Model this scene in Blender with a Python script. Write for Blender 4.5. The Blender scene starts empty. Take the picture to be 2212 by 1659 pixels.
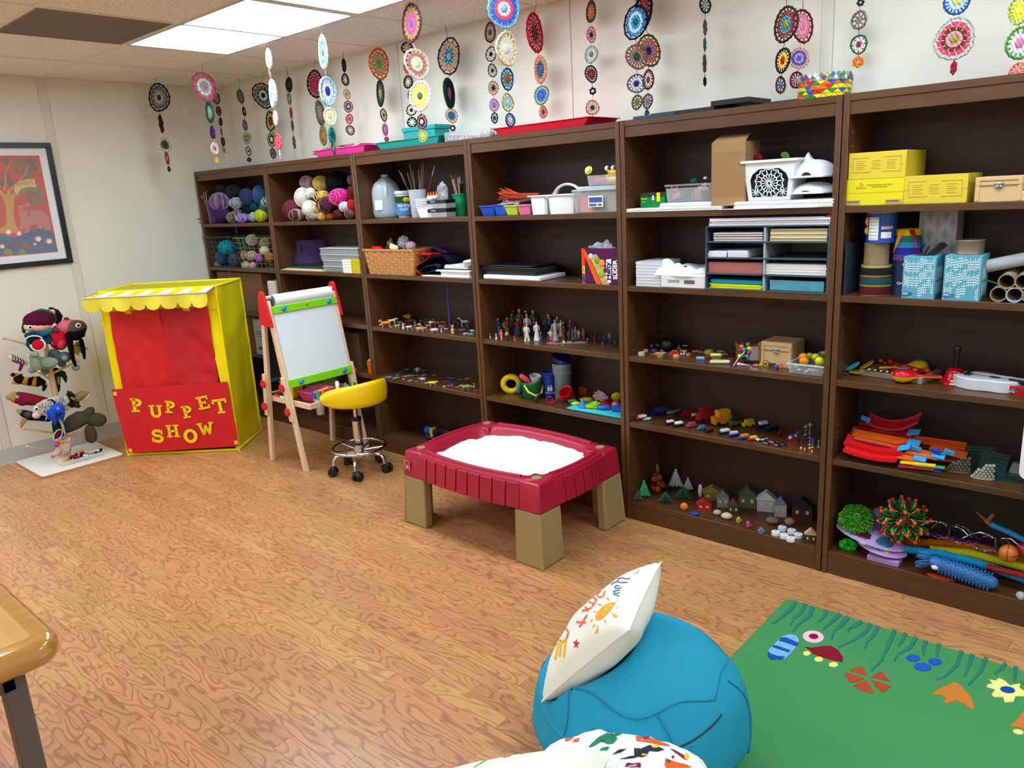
import bpy,bmesh,math,random
from math import sin,cos,pi,radians,sqrt,atan2,hypot
from mathutils import Vector as V,Matrix,noise
random.seed(7)
SC=bpy.context.scene
COL=SC.collection
CAM=V((5.60076,-2.85381,1.53791))
FX=1661.1
CR=V((0.74988462,0.65933791,-0.05428235))
CU=V((-0.12159586,0.21801668,0.96834042))
CF=V((-0.65029801,0.71954308,-0.24366011))
cd=bpy.data.cameras.new('camera')
cam=bpy.data.objects.new('camera',cd)
COL.objects.link(cam)
cd.sensor_width=36.0
cd.lens=FX/2212*36
cd.clip_start=0.05
cam.matrix_world=Matrix(((CR.x,CU.x,-CF.x,CAM.x),(CR.y,CU.y,-CF.y,CAM.y),(CR.z,CU.z,-CF.z,CAM.z),(0,0,0,1)))
SC.camera=cam
w=bpy.data.worlds.new('world');SC.world=w;w.use_nodes=True
w.node_tree.nodes['Background'].inputs[0].default_value=(0.9,0.95,1,1)
w.node_tree.nodes['Background'].inputs[1].default_value=0.25
SC.view_settings.view_transform='Standard'
SC.view_settings.look='None'
SC.view_settings.gamma=1
SC.view_settings.use_curve_mapping=False
SC.view_settings.exposure=0.0
LAMP=11.6
try:
 SC.cycles.max_bounces=8;SC.cycles.diffuse_bounces=5;SC.cycles.glossy_bounces=3
 SC.cycles.transmission_bounces=6;SC.cycles.transparent_max_bounces=10
 SC.cycles.caustics_reflective=False;SC.cycles.caustics_refractive=False
 SC.cycles.sample_clamp_indirect=4
except Exception:
 pass
ZC=2.391;YB=0.288;XL=-0.031;XR=8.2;YF=-5.6
JX=[0,0.9455,1.8817,2.8054,3.7082,4.6207,5.5345]
UH=1.795
SZ=[1.421,1.105,0.790,0.480,0.095]
def ray(f,x,y):
 if f:x,y=f[0]+x/f[2],f[1]+y/f[2]
 return CR*((x-1106)/FX)-CU*((y-829.5)/FX)+CF
def meet(ax,val,f,x,y):
 d=ray(f,x,y)
 return CAM+d*((val-CAM[ax])/d[ax])
def atz(z,f,x,y):return meet(2,z,f,x,y)
def aty(Y,f,x,y):return meet(1,Y,f,x,y)
def atx(X,f,x,y):return meet(0,X,f,x,y)
def mpx(P,f=None):return(P-CAM).dot(CF)/FX/(f[2]if f else 1)
def zat(x,y,f,py):
 if f:py=f[1]+py/f[2]
 k=(829.5-py)/FX
 d=V((x-CAM.x,y-CAM.y,0));a=d.dot(CU);b=d.dot(CF)
 return CAM.z+(k*b-a)/(CU.z-k*CF.z)
def face(P):return atan2(CAM.x-P.x,-(CAM.y-P.y))
def lin(c):
 if isinstance(c,str):
  c=c.lstrip('#')
  if len(c)==3:c=''.join(k*2 for k in c)
  c=[int(c[i:i+2],16)/255 for i in(0,2,4)]
 return tuple((x/12.92 if x<=.04045 else((x+.055)/1.055)**2.4)for x in c[:3])+(1,)
_mc={}
def mat(c,rough=.45,metal=0,trans=0,ior=1.45,alpha=1,bump=0,bscale=60,var=.06,kind=None,emit=0,spec=.5,coat=0):
 """plain surface: colour broken up a little by noise, optional fine relief"""
 key=(c,rough,metal,trans,ior,alpha,bump,bscale,var,kind,emit,spec,coat)
 if key in _mc:return _mc[key]
 m=bpy.data.materials.new('finish_%s'%(c if isinstance(c,str)else 'x'));m.use_nodes=True
 nt=m.node_tree;N=nt.nodes;L=nt.links;p=N['Principled BSDF']
 p.inputs['Roughness'].default_value=rough;p.inputs['Metallic'].default_value=metal
 p.inputs['Transmission Weight'].default_value=trans;p.inputs['IOR'].default_value=ior
 p.inputs['Alpha'].default_value=alpha;p.inputs['Specular IOR Level'].default_value=spec
 p.inputs['Coat Weight'].default_value=coat
 col=lin(c)
 tc=N.new('ShaderNodeTexCoord')
 nz=N.new('ShaderNodeTexNoise');nz.inputs['Scale'].default_value=bscale if bump else 35
 nz.inputs['Detail'].default_value=2
 L.new(tc.outputs['Object'],nz.inputs['Vector'])
 if kind=='knit':
  wv=N.new('ShaderNodeTexWave');wv.inputs['Scale'].default_value=bscale;wv.inputs['Distortion'].default_value=3
  wv.inputs['Detail'].default_value=1;wv.inputs['Detail Scale'].default_value=2
  L.new(tc.outputs['Object'],wv.inputs['Vector']);src=wv.outputs['Fac']
 elif kind=='yarn':
  mp=N.new('ShaderNodeMapping');mp.inputs['Rotation'].default_value=(.6,.5,.4)
  L.new(tc.outputs['Object'],mp.inputs['Vector'])
  wv=N.new('ShaderNodeTexWave');wv.inputs['Scale'].default_value=bscale;wv.inputs['Distortion'].default_value=5
  wv.inputs['Detail'].default_value=1;wv.inputs['Detail Scale'].default_value=.6
  L.new(mp.outputs[0],wv.inputs['Vector']);src=wv.outputs['Fac']
 else:src=nz.outputs['Fac']
 mx=N.new('ShaderNodeMix');mx.data_type='RGBA'
 k=var if kind is None else .35
 mx.inputs[6].default_value=tuple(x*(1-k)for x in col[:3])+(1,)
 mx.inputs[7].default_value=tuple(min(1,x*(1+k*.6))for x in col[:3])+(1,)
 L.new(src,mx.inputs[0]);L.new(mx.outputs[2],p.inputs['Base Color'])
 if bump:
  b=N.new('ShaderNodeBump');b.inputs['Strength'].default_value=min(1,bump);b.inputs['Distance'].default_value=.002
  L.new(src,b.inputs['Height']);L.new(b.outputs[0],p.inputs['Normal'])
 if emit:
  p.inputs['Emission Color'].default_value=col;p.inputs['Emission Strength'].default_value=emit
 m.diffuse_color=col
 _mc[key]=m
 return m
def Kp(c,r=.3):return mat(c,r,var=.02)
def Kc(c):return mat(c,.9,bump=.3,bscale=350,var=.12,spec=.15)
def knit(c):return mat(c,.95,bump=.8,bscale=110,kind='knit',spec=.1)
def yarn(c):return mat(c,.95,bump=1,bscale=28,kind='yarn',spec=.1)
def Kq(c):return mat(c,.75,var=.03,spec=.2)
def clear(c='eef4f6',a=.28):return mat(c,.15,alpha=a,var=0)
def chrome():return mat('d8d8dc',.12,metal=1,var=.02)
def M_(m):
 if isinstance(m,str):return Kp(m)
 return m
def wood(name,c1,c2,scale=(1,1,1),rough=.35,grain=14,rnd=0,bump=.08,coat=0,contrast=.5,dist=5):
 """procedural wood; grain runs along local X of the mapping"""
 m=bpy.data.materials.new(name);m.use_nodes=True
 nt=m.node_tree;N=nt.nodes;L=nt.links;p=N['Principled BSDF']
 p.inputs['Roughness'].default_value=rough;p.inputs['Coat Weight'].default_value=coat
 tc=N.new('ShaderNodeTexCoord');mp=N.new('ShaderNodeMapping');mp.inputs['Scale'].default_value=scale
 L.new(tc.outputs['Object'],mp.inputs['Vector'])
 vec=mp.outputs[0]
 if rnd:
  oi=N.new('ShaderNodeObjectInfo');mu=N.new('ShaderNodeMath');mu.operation='MULTIPLY';mu.inputs[1].default_value=37
  L.new(oi.outputs['Random'],mu.inputs[0])
  cx=N.new('ShaderNodeCombineXYZ');L.new(mu.outputs[0],cx.inputs[0]);L.new(mu.outputs[0],cx.inputs[1]);L.new(mu.outputs[0],cx.inputs[2])
  va=N.new('ShaderNodeVectorMath');L.new(mp.outputs[0],va.inputs[0]);L.new(cx.outputs[0],va.inputs[1]);vec=va.outputs[0]
 n1=N.new('ShaderNodeTexNoise');n1.inputs['Scale'].default_value=1.0;n1.inputs['Detail'].default_value=1.5
 n1.inputs['Roughness'].default_value=.4
 L.new(vec,n1.inputs['Vector'])
 mm=N.new('ShaderNodeMath');mm.operation='MULTIPLY';mm.inputs[1].default_value=grain
 L.new(n1.outputs['Fac'],mm.inputs[0])
 fr=N.new('ShaderNodeMath');fr.operation='FRACT';L.new(mm.outputs[0],fr.inputs[0])
 cr=N.new('ShaderNodeValToRGB');e=cr.color_ramp.elements
 e[0].position=0;e[0].color=(.0,.0,.0,1);e[1].position=.22;e[1].color=(1,1,1,1)
 x=cr.color_ramp.elements.new(.75);x.color=(.8,.8,.8,1)
 x=cr.color_ramp.elements.new(1);x.color=(0,0,0,1)
 L.new(fr.outputs[0],cr.inputs[0])
 mp2=N.new('ShaderNodeMapping');mp2.inputs['Scale'].default_value=(3,dist*12,dist*12)
 L.new(vec,mp2.inputs['Vector'])
 n2=N.new('ShaderNodeTexNoise');n2.inputs['Scale'].default_value=1.2;n2.inputs['Detail'].default_value=3
 L.new(mp2.outputs[0],n2.inputs['Vector'])
 mx0=N.new('ShaderNodeMix');mx0.data_type='FLOAT';mx0.inputs[0].default_value=1-contrast
 L.new(cr.outputs[0],mx0.inputs[2]);L.new(n2.outputs['Fac'],mx0.inputs[3])
 mx=N.new('ShaderNodeMix');mx.data_type='RGBA';mx.inputs[6].default_value=lin(c2);mx.inputs[7].default_value=lin(c1)
 L.new(mx0.outputs[0],mx.inputs[0]);out=mx.outputs[2]
 if rnd:
  hs=N.new('ShaderNodeHueSaturation')
  mr=N.new('ShaderNodeMapRange');mr.inputs[3].default_value=1-rnd;mr.inputs[4].default_value=1+rnd
  L.new(oi.outputs['Random'],mr.inputs[0]);L.new(mr.outputs[0],hs.inputs['Value'])
  mr2=N.new('ShaderNodeMapRange');mr2.inputs[3].default_value=.49;mr2.inputs[4].default_value=.508
  m7=N.new('ShaderNodeMath');m7.operation='MULTIPLY';m7.inputs[1].default_value=7.3
  f7=N.new('ShaderNodeMath');f7.operation='FRACT'
  L.new(oi.outputs['Random'],m7.inputs[0]);L.new(m7.outputs[0],f7.inputs[0]);L.new(f7.outputs[0],mr2.inputs[0])
  L.new(mr2.outputs[0],hs.inputs['Hue'])
  L.new(out,hs.inputs['Color']);out=hs.outputs[0]
 L.new(out,p.inputs['Base Color'])
 if bump:
  b=N.new('ShaderNodeBump');b.inputs['Strength'].default_value=bump;b.inputs['Distance'].default_value=.001
  L.new(n2.outputs['Fac'],b.inputs['Height']);L.new(b.outputs[0],p.inputs['Normal'])
 return m
class B:
 def __init__(s,scale=1.0,off=(0,0,0),rz=0,m4=None):
  s.v=[];s.f=[];s.mi=[];s.m=0
  s.T=m4 if m4 else Matrix.Translation(V(off))@Matrix.Rotation(rz,4,'Z')@Matrix.Scale(scale,4)
  s.st=[]
 def push(s,loc=(0,0,0),rx=0,ry=0,rz=0,sc=1):
  s.st.append(s.T)
  if not isinstance(sc,(tuple,list)):sc=(sc,sc,sc)
  s.T=s.T@Matrix.Translation(V(loc))@Matrix.Rotation(rz,4,'Z')@Matrix.Rotation(ry,4,'Y')@Matrix.Rotation(rx,4,'X')@Matrix.Diagonal((sc[0],sc[1],sc[2],1))
  return s
 def pop(s):s.T=s.st.pop();return s
 def add(s,vs,fs,m=None):
  n=len(s.v);s.v+=[s.T@V(q)for q in vs]
  mm=s.m if m is None else m
  for f in fs:s.f.append([n+i for i in f]);s.mi.append(mm)
  return s
 def box(s,a,b,m=None,taper=None):
  x0,y0,z0=a;x1,y1,z1=b
  vs=[(x0,y0,z0),(x1,y0,z0),(x1,y1,z0),(x0,y1,z0),(x0,y0,z1),(x1,y0,z1),(x1,y1,z1),(x0,y1,z1)]
  if taper is not None:
   cx,cy=(x0+x1)/2,(y0+y1)/2
   vs=vs[:4]and[((x-cx)*taper+cx,(y-cy)*taper+cy,z)for x,y,z in vs[:4]]+vs[4:]
  return s.add(vs,[(3,2,1,0),(4,5,6,7),(0,1,5,4),(1,2,6,5),(2,3,7,6),(3,0,4,7)],m)
 def cbox(s,c,d,m=None):
  return s.box((c[0]-d[0]/2,c[1]-d[1]/2,c[2]-d[2]/2),(c[0]+d[0]/2,c[1]+d[1]/2,c[2]+d[2]/2),m)
 def rings(s,rs,m=None,cap0=True,cap1=True,close=False):
  """loft a list of equal rings of points"""
  n=len(rs[0]);vs=[p for r in rs for p in r];fs=[]
  K=len(rs)
  for k in range(K if close else K-1):
   a=k*n;b=((k+1)%K)*n
   for i in range(n):
    j=(i+1)%n;fs.append((a+i,a+j,b+j,b+i))
  if not close:
   if cap0:fs.append(tuple(range(n-1,-1,-1)))
   if cap1:fs.append(tuple((K-1)*n+i for i in range(n)))
  return s.add(vs,fs,m)
 def lathe(s,prof,n=20,m=None,c=(0,0,0),cap0=True,cap1=True,sx=1,sy=1):
  return s.rings([[(c[0]+r*sx*cos(2*pi*i/n),c[1]+r*sy*sin(2*pi*i/n),c[2]+z)for i in range(n)]for r,z in prof],m,cap0,cap1)
 def tube(s,pts,r,n=8,m=None,close=False,flat=None):
  pts=[V(p)for p in pts];K=len(pts)
  if not isinstance(r,(list,tuple)):r=[r]*K
  rs=[];up=None
  for i,p in enumerate(pts):
   a=pts[(i-1)%K]if(close or i>0)else p;b=pts[(i+1)%K]if(close or i<K-1)else p
   t=(b-a)
   t=t.normalized()if t.length>1e-9 else V((0,0,1))
   if up is None:
    up=V((0,0,1))if abs(t.z)<.9 else V((1,0,0))
   u=(up-t*up.dot(t))
   if u.length<1e-6:u=t.orthogonal()
   u.normalize();w_=t.cross(u);up=u
   fl=flat or(1,1)
   rs.append([p+u*(cos(2*pi*k/n)*r[i]*fl[0])+w_*(sin(2*pi*k/n)*r[i]*fl[1])for k in range(n)])
  return s.rings(rs,m,close=close)
 def cyl(s,a,b,r,r2=None,n=12,m=None):return s.tube([a,b],[r,r if r2 is None else r2],n,m)
 def ball(s,c,r,n=12,k=7,m=None,lo=-90,hi=90):
  if not isinstance(r,(list,tuple)):r=(r,r,r)
  rs=[]
  for j in range(k+1):
   t=radians(lo+(hi-lo)*j/k);cc=max(cos(t),.02)
   rs.append([(c[0]+r[0]*cc*cos(2*pi*i/n),c[1]+r[1]*cc*sin(2*pi*i/n),c[2]+r[2]*sin(t))for i in range(n)])
  return s.rings(rs,m)
 def blob(s,pts,r,n=10,m=None,flat=None):
  """tube with rounded ends"""
  pts=[V(p)for p in pts];r=list(r)if isinstance(r,(list,tuple))else[r]*len(pts)
  d0=(pts[0]-pts[1]).normalized();d1=(pts[-1]-pts[-2]).normalized()
  P=[pts[0]+d0*r[0]*.95,pts[0]+d0*r[0]*.6]+pts+[pts[-1]+d1*r[-1]*.6,pts[-1]+d1*r[-1]*.95]
  R=[r[0]*.28,r[0]*.78]+r+[r[-1]*.78,r[-1]*.28]
  return s.tube(P,R,n,m,flat=flat)
 def prism(s,pts,t0,t1,ax='z',m=None,m2=None):
  """polygon (2D, counter-clockwise) pushed through from t0 to t1 along ax"""
  n=len(pts)
  def mk(p,t):
   return(p[0],p[1],t)if ax=='z'else((p[0],t,p[1])if ax=='y'else(t,p[0],p[1]))
  vs=[mk(p,t0)for p in pts]+[mk(p,t1)for p in pts]
  fs=[(i,(i+1)%n,n+(i+1)%n,n+i)for i in range(n)]
  s.add(vs,fs+[tuple(range(n-1,-1,-1)),tuple(range(n,2*n))],m)
  return s
 def torus(s,c,R,r,n=20,k=6,m=None,ax='z',sx=1,sy=1,a0=0,a1=360,lobes=0,la=0):
  full=a1-a0>=360;pts=[]
  N_=n if full else n+1
  for i in range(N_):
   t=radians(a0+(a1-a0)*i/n);q=R*(1+la*cos(lobes*t))
   x,y=q*cos(t)*sx,q*sin(t)*sy
   pts.append((c[0]+x,c[1]+y,c[2])if ax=='z'else((c[0]+x,c[1],c[2]+y)if ax=='y'else(c[0],c[1]+x,c[2]+y)))
  return s.tube(pts,r,k,m,close=full)
 def grid(s,fn,nu,nv,m=None,cu=False,cv=False):
  vs=[fn(i/nu,j/nv)for j in range(nv+(0 if cv else 1))for i in range(nu+(0 if cu else 1))]
  W=nu+(0 if cu else 1);H_=nv+(0 if cv else 1);fs=[]
  for j in range(nv):
   for i in range(nu):
    fs.append((j*W+i,j*W+(i+1)%W,((j+1)%H_)*W+(i+1)%W,((j+1)%H_)*W+i))
  return s.add(vs,fs,m)
 def sheet(s,fn,nu,nv,th,m=None):
  """a two-sided sheet of thickness th (th along -normal approx local z/y) : fn gives the point, second copy offset"""
  g0=[[V(fn(i/nu,j/nv))for i in range(nu+1)]for j in range(nv+1)]
  off=V(th)if isinstance(th,(tuple,list))else V((0,0,-th))
  W=nu+1;n0=W*(nv+1)
  vs=[p for r in g0 for p in r];vs+=[p+off for p in vs]
  fs=[]
  for j in range(nv):
   for i in range(nu):
    a=j*W+i;fs+=[(a,a+1,a+W+1,a+W),(n0+a,n0+a+W,n0+a+W+1,n0+a+1)]
  edge=[i for i in range(W)]+[j*W+nu for j in range(1,nv+1)]+[nv*W+i for i in range(nu-1,-1,-1)]+[j*W for j in range(nv-1,0,-1)]
  for a,b in zip(edge,edge[1:]+edge[:1]):fs.append((b,a,n0+a,n0+b))
  return s.add(vs,fs,m)
def mk(name,b,mats,parent=None,bev=0,smooth=True,segs=2,sub=0,ang=40):
 me=bpy.data.meshes.new(name)
 me.from_pydata([tuple(p)for p in b.v],[],b.f)
 if not isinstance(mats,(list,tuple)):mats=[mats]
 for q in mats:me.materials.append(M_(q))
 me.polygons.foreach_set('material_index',[min(i,len(mats)-1)for i in b.mi])
 bm=bmesh.new();bm.from_mesh(me);bmesh.ops.recalc_face_normals(bm,faces=bm.faces)
 if smooth:
  for f in bm.faces:f.smooth=True
  a=radians(ang)
  for e in bm.edges:
   if len(e.link_faces)==2 and e.calc_face_angle(0)>a:e.smooth=False
 bm.to_mesh(me);bm.free()
 o=bpy.data.objects.new(name,me);COL.objects.link(o)
 if parent:o.parent=parent
 if bev:
  md=o.modifiers.new('bevel','BEVEL');md.width=bev;md.segments=segs;md.limit_method='ANGLE';md.angle_limit=radians(35)
 if sub:
  md=o.modifiers.new('sub','SUBSURF');md.levels=sub;md.render_levels=sub
 return o
def tag(o,label,cat,group=None,kind=None):
 if label:o['label']=label
 if cat:o['category']=cat
 if group:o['group']=group
 if kind:o['kind']=kind
 return o
def Kt(name,label,cat,loc=(0,0,0),rz=0,group=None,rx=0,ry=0):
 o=bpy.data.objects.new(name,None);COL.objects.link(o)
 o.empty_display_size=.05;o.location=loc;o.rotation_euler=(rx,ry,rz)
 return tag(o,label,cat,group)
def one(name,b,mats,label,cat,loc=(0,0,0),rz=0,group=None,bev=0,rx=0,ry=0,**k):
 o=mk(name,b,mats,bev=bev,**k);o.location=loc;o.rotation_euler=(rx,ry,rz)
 return tag(o,label,cat,group)
def struct(name,b,mats,parent=None,**k):
 o=mk(name,b,mats,parent,**k)
 if not parent:o['kind']='structure'
 return o
def tree_copy(o,parent=None):
 c=o.copy();COL.objects.link(c);c.parent=parent
 if parent is not None:c.matrix_parent_inverse=o.matrix_parent_inverse.copy()
 for ch in list(o.children):tree_copy(ch,c)
 return c
_fd={}
def text(name,s,size,m,parent,loc=(0,0,0),rot=(pi/2,0,0),depth=.0004,align='CENTER',sx=1,bold=0,shear=0):
 key=(s,size,depth,align,bold,shear)
 if key not in _fd:
  cu=bpy.data.curves.new('lettering','FONT');cu.body=s;cu.size=size;cu.align_x=align;cu.align_y='CENTER'
  cu.extrude=depth;cu.offset=bold;cu.resolution_u=2;cu.shear=shear
  t=bpy.data.objects.new('tmp',cu);COL.objects.link(t)
  dg=bpy.context.evaluated_depsgraph_get();me=bpy.data.meshes.new_from_object(t.evaluated_get(dg))
  bpy.data.objects.remove(t);_fd[key]=me
 me=_fd[key].copy();me.materials.clear();me.materials.append(M_(m))
 o=bpy.data.objects.new(name,me);COL.objects.link(o);o.parent=parent;o.location=loc;o.rotation_euler=rot;o.scale=(sx,1,1)
 return o
from mathutils.bvhtree import BVHTree
def decal(name,obj,c,f,polys,parent=None,lift=.0009,sub=1,clipn=-.02):
 """print on a surface: each patch follows the real surface it lies on"""
 parent=parent or obj.parent
 chain=Matrix()
 mw=obj.matrix_basis.copy();q=obj.parent
 while q:mw=q.matrix_basis@mw;q=q.parent
 pw=Matrix();q=parent
 while q:pw=q.matrix_basis@pw;q=q.parent
 pi_=pw.inverted();mi=mw.inverted()
 me=obj.data
 bv=BVHTree.FromPolygons([v.co for v in me.vertices],[list(p.vertices)for p in me.polygons])
 o0=mi@CAM;R3=mi.to_3x3()
 vs=[];fs=[]
 def hit(p):
  d=(R3@ray(f,p[0],p[1])).normalized();l,n,i,t=bv.ray_cast(o0,d)
  if l is None:return None
  if n.dot(d)>0:n=-n
  return pi_@(mw@(l+n*(lift if mw.to_scale().x>.9 else lift)))
 def tri(a,b_,c_,k):
  if k:
   ab=((a[0]+b_[0])/2,(a[1]+b_[1])/2);bc=((b_[0]+c_[0])/2,(b_[1]+c_[1])/2);ca=((a[0]+c_[0])/2,(a[1]+c_[1])/2)
   for q_ in((a,ab,ca),(ab,b_,bc),(ca,bc,c_),(ab,bc,ca)):tri(*q_,k-1)
   return
  h=[hit(q_)for q_ in(a,b_,c_)]
  if None in h:return
  if max((h[0]-h[1]).length,(h[1]-h[2]).length,(h[2]-h[0]).length)>.12:return
  n=len(vs);vs.extend(h);fs.append((n,n+1,n+2))
 for pts in polys:
  n=len(pts);cx=(sum(p[0]for p in pts)/n,sum(p[1]for p in pts)/n)
  for i in range(n):tri(cx,pts[i],pts[(i+1)%n],sub)
 if not fs:return None
 b=B();b.v=[V(v)for v in vs];b.f=[list(q_)for q_ in fs];b.mi=[0]*len(fs)
 return mk(name,b,c,parent,smooth=False)
# ================================================================ the room
wallm=mat('e6e0d2',.75,bump=.12,bscale=120,var=.03)
def ceil_mat():
 m=bpy.data.materials.new('mineral_tile');m.use_nodes=True
 nt=m.node_tree;N=nt.nodes;L=nt.links;p=N['Principled BSDF'];p.inputs['Roughness'].default_value=.95
 tc=N.new('ShaderNodeTexCoord');vo=N.new('ShaderNodeTexNoise');vo.inputs['Scale'].default_value=130;vo.inputs['Detail'].default_value=2
 L.new(tc.outputs['Object'],vo.inputs['Vector'])
 cr=N.new('ShaderNodeValToRGB');e=cr.color_ramp.elements
 e[0].position=.34;e[0].color=lin('b0a698');e[1].position=.42;e[1].color=lin('f0eae6')
 L.new(vo.outputs['Fac'],cr.inputs[0]);L.new(cr.outputs[0],p.inputs['Base Color'])
 b=N.new('ShaderNodeBump');b.inputs['Distance'].default_value=.002;b.inputs['Strength'].default_value=.5
 L.new(cr.outputs[0],b.inputs['Height']);L.new(b.outputs[0],p.inputs['Normal'])
 return m
tilem=ceil_mat()
struct('wall_back',B().box((XL-.1,YB,-.01),(XR+.1,YB+.1,ZC+.1)),wallm)
struct('wall_left',B().box((XL-.1,YF-.1,-.01),(XL,YB,ZC+.1)),wallm)
struct('wall_right',B().box((XR,YF-.1,-.01),(XR+.1,YB,ZC+.1)),wallm)
struct('wall_front',B().box((XL,YF-.1,-.01),(XR,YF,ZC+.1)),wallm)
ceil=struct('ceiling',B().box((XL-.1,YF-.1,ZC+.03),(XR+.1,YB+.1,ZC+.13)),mat('8a8478',.9))
GX0=.006;GY0=-.300;TS=.6096
lights={(2,1):'first',(4,1):'second',(7,1):'x',(10,1):'y',(0,4):'a',(3,4):'b',(9,4):'c',(1,7):'d',(5,7):'g',(7,7):'e'}
skip=set()
for(i,j)in lights:skip|={(i,j),(i+1,j)}
skip.add((2,2))
tb=B().box((.006,.006,0),(TS-.006,TS-.006,.012))
tile_me=None
i0,i1=-1,14
n_t=0
for j in range(0,10):
 for i in range(i0,i1):
  x0=GX0+i*TS;x1=x0+TS;y1=GY0-(j-1)*TS;y0=y1-TS
  if(i,j)in skip:continue
  cx0,cx1,cy0,cy1=max(x0,XL),min(x1,XR),max(y0,YF),min(y1,YB)
  if cx1-cx0<.03 or cy1-cy0<.03:continue
  full=cx1-cx0>.6 and cy1-cy0>.6
  if full:
   if tile_me is None:
    o=mk('ceiling_tile',tb,tilem,ceil,bev=.002,segs=1);tile_me=o
   else:
    o=tile_me.copy();COL.objects.link(o)
   o.location=(x0,y0,ZC)
  else:
   o=mk('ceiling_tile',B().box((cx0+.006,cy0+.006,ZC),(cx1-.006,cy1-.006,ZC+.012)),tilem,ceil)
tm=mat('e2dccc',.5)
for i in range(i0,i1+1):
 x=GX0+i*TS
 if XL<x<XR:mk('grid_bar',B().box((x-.012,YF,ZC-.003),(x+.012,YB,ZC+.002)),tm,ceil)
for j in range(0,11):
 y=GY0-(j-1)*TS
 if YF<y<YB:mk('grid_bar',B().box((XL,y-.012,ZC-.0032),(XR,y+.012,ZC+.0018)),tm,ceil)
mk('edge_angle',B().box((XL,YB-.02,ZC-.004),(XR,YB,ZC)).box((XL,YF,ZC-.004),(XL+.02,YB,ZC)),tm,ceil)
dm=bpy.data.materials.new('glowing_diffuser');dm.use_nodes=True
pb=dm.node_tree.nodes['Principled BSDF'];pb.inputs['Base Color'].default_value=(.9,.9,.9,1)
pb.inputs['Emission Color'].default_value=(.80,.985,1.13,1);pb.inputs['Emission Strength'].default_value=LAMP
LN={'first':'glowing rectangular ceiling light beside the square grille','second':'glowing ceiling light cut off by the top of the photo, right of the whole one'}
lp=None
for(i,j),k in lights.items():
 x0=GX0+i*TS;y1=GY0-(j-1)*TS;y0=y1-TS
 if lp is None:
  lp=t=Kt('ceiling_light',LN[k],'ceiling light',(x0,y0,ZC))
  fr=B()
  for a,b in(((.012,.012,-.003),(2*TS-.012,.03,.02)),((.012,TS-.03,-.003),(2*TS-.012,TS-.012,.02)),((.012,.03,-.003),(.03,TS-.03,.02)),((2*TS-.03,.03,-.003),(2*TS-.012,TS-.03,.02))):fr.box(a,b)
  mk('frame',fr,mat('b9bcc0',.4),t)
  mk('diffuser',B().box((.03,.03,.002),(2*TS-.03,TS-.03,.012)),dm,t)
 else:
  t=tree_copy(lp);t.location=(x0,y0,ZC)
 t['label']=LN.get(k,'rectangular fluorescent ceiling light elsewhere in the room, outside the photo')
 t['group']='fluorescent ceiling lights'
gx=GX0+2*TS;gy=GY0-2*TS
t=Kt('ceiling_grille','square grey-brown perforated air return grille in the ceiling','vent',(gx,gy,ZC))
b=B()
for k in range(1,40):b.box((.02+k*.01435,.02,-.002),(.02+k*.01435+.006,TS-.02,.003))
o=mk('louver',b,mat('8f8474',.5),t);o['kind']='stuff'
mk('frame',B().box((.012,.012,-.004),(TS-.012,.022,.004)).box((.012,TS-.022,-.004),(TS-.012,TS-.012,.004)).box((.012,.022,-.004),(.022,TS-.022,.004)).box((TS-.022,.022,-.004),(TS-.012,TS-.022,.004)),mat('8a8074',.5),t)
mk('backing',B().box((.012,.012,.006),(TS-.012,TS-.012,.01)),mat('4a4038',.9),t)
bm_=mat('ddd6c8',.6)
dk=mat('a8a090',.8)
def vstrip(x,wdt):
 mk('batten',B().box((x-wdt/2,YB-.004,0),(x+wdt/2,YB,ZC)),bm_,bpy.data.objects['wall_back'],bev=.001,segs=1)
 for s in(-1,1):mk('joint',B().box((x+s*wdt/2-.0012,YB-.0012,0),(x+s*wdt/2+.0012,YB,ZC)),dk,bpy.data.objects['wall_back'])
for px,wd in((623,.045),(866,.006),(1233,.006),(1786,.045)):
 vstrip(aty(YB,None,px,200 if px<1000 else 100).x,wd)
def lstrip(y,wdt):
 mk('batten',B().box((XL,y-wdt/2,.1),(XL+.004,y+wdt/2,ZC)),bm_,bpy.data.objects['wall_left'],bev=.001,segs=1)
 for s in(-1,1):mk('joint',B().box((XL,y+s*wdt/2-.0012,.1),(XL+.0012,y+s*wdt/2+.0012,ZC)),dk,bpy.data.objects['wall_left'])
lstrip(-.905,.05);lstrip(-1.56+.04,.05);lstrip(-2.8,.05);lstrip(-4,.05)
bbm=mat('b9b6b2',.4)
b=B().prism([(XL,0),(XL+.014,0),(XL+.009,.012),(XL+.004,.1),(XL,.1)],-.775,YB,'y')
struct('baseboard_left',b,bbm)
mk('base_length',B().prism([(XL,0),(XL+.014,0),(XL+.009,.012),(XL+.004,.1),(XL,.1)],YF,-.778,'y'),bbm,bpy.data.objects['baseboard_left'])
struct('baseboard_back',B().prism([(YB,0),(YB-.014,0),(YB-.009,.012),(YB-.004,.1),(YB,.1)],XL,XR,'x'),bbm)
fl=struct('floor',B().box((XL,YF,-.06),(XR,YB,-.004)),mat('6a4226',.6))
fm=wood('laminate_oak','cf9660','8f5a34',scale=(4.2,17,1),rough=.3,grain=9,rnd=.10,bump=.03,contrast=.62,dist=3)
PW=.0652
vis=[]
vmesh=[]
for k,ln in enumerate((.41,.33,.27)):
 vmesh.append((ln,B().box((.0004,.0004,-.004),(ln-.0004,PW-.0004,0))))
cache={}
rest=B();nrow=int((YB-YF)/PW)
cand=[]
for r in range(nrow):
 y=YB-(r+1)*PW
 x=XL-random.random()*.4
 while x<XR:
  k=random.randrange(3);ln=vmesh[k][0]
  if x+ln>XL and x>=XL and x+ln<XR:cand.append((x,y,k))
  else:cand.append((x,y,-1-k))
  x+=ln
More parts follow.
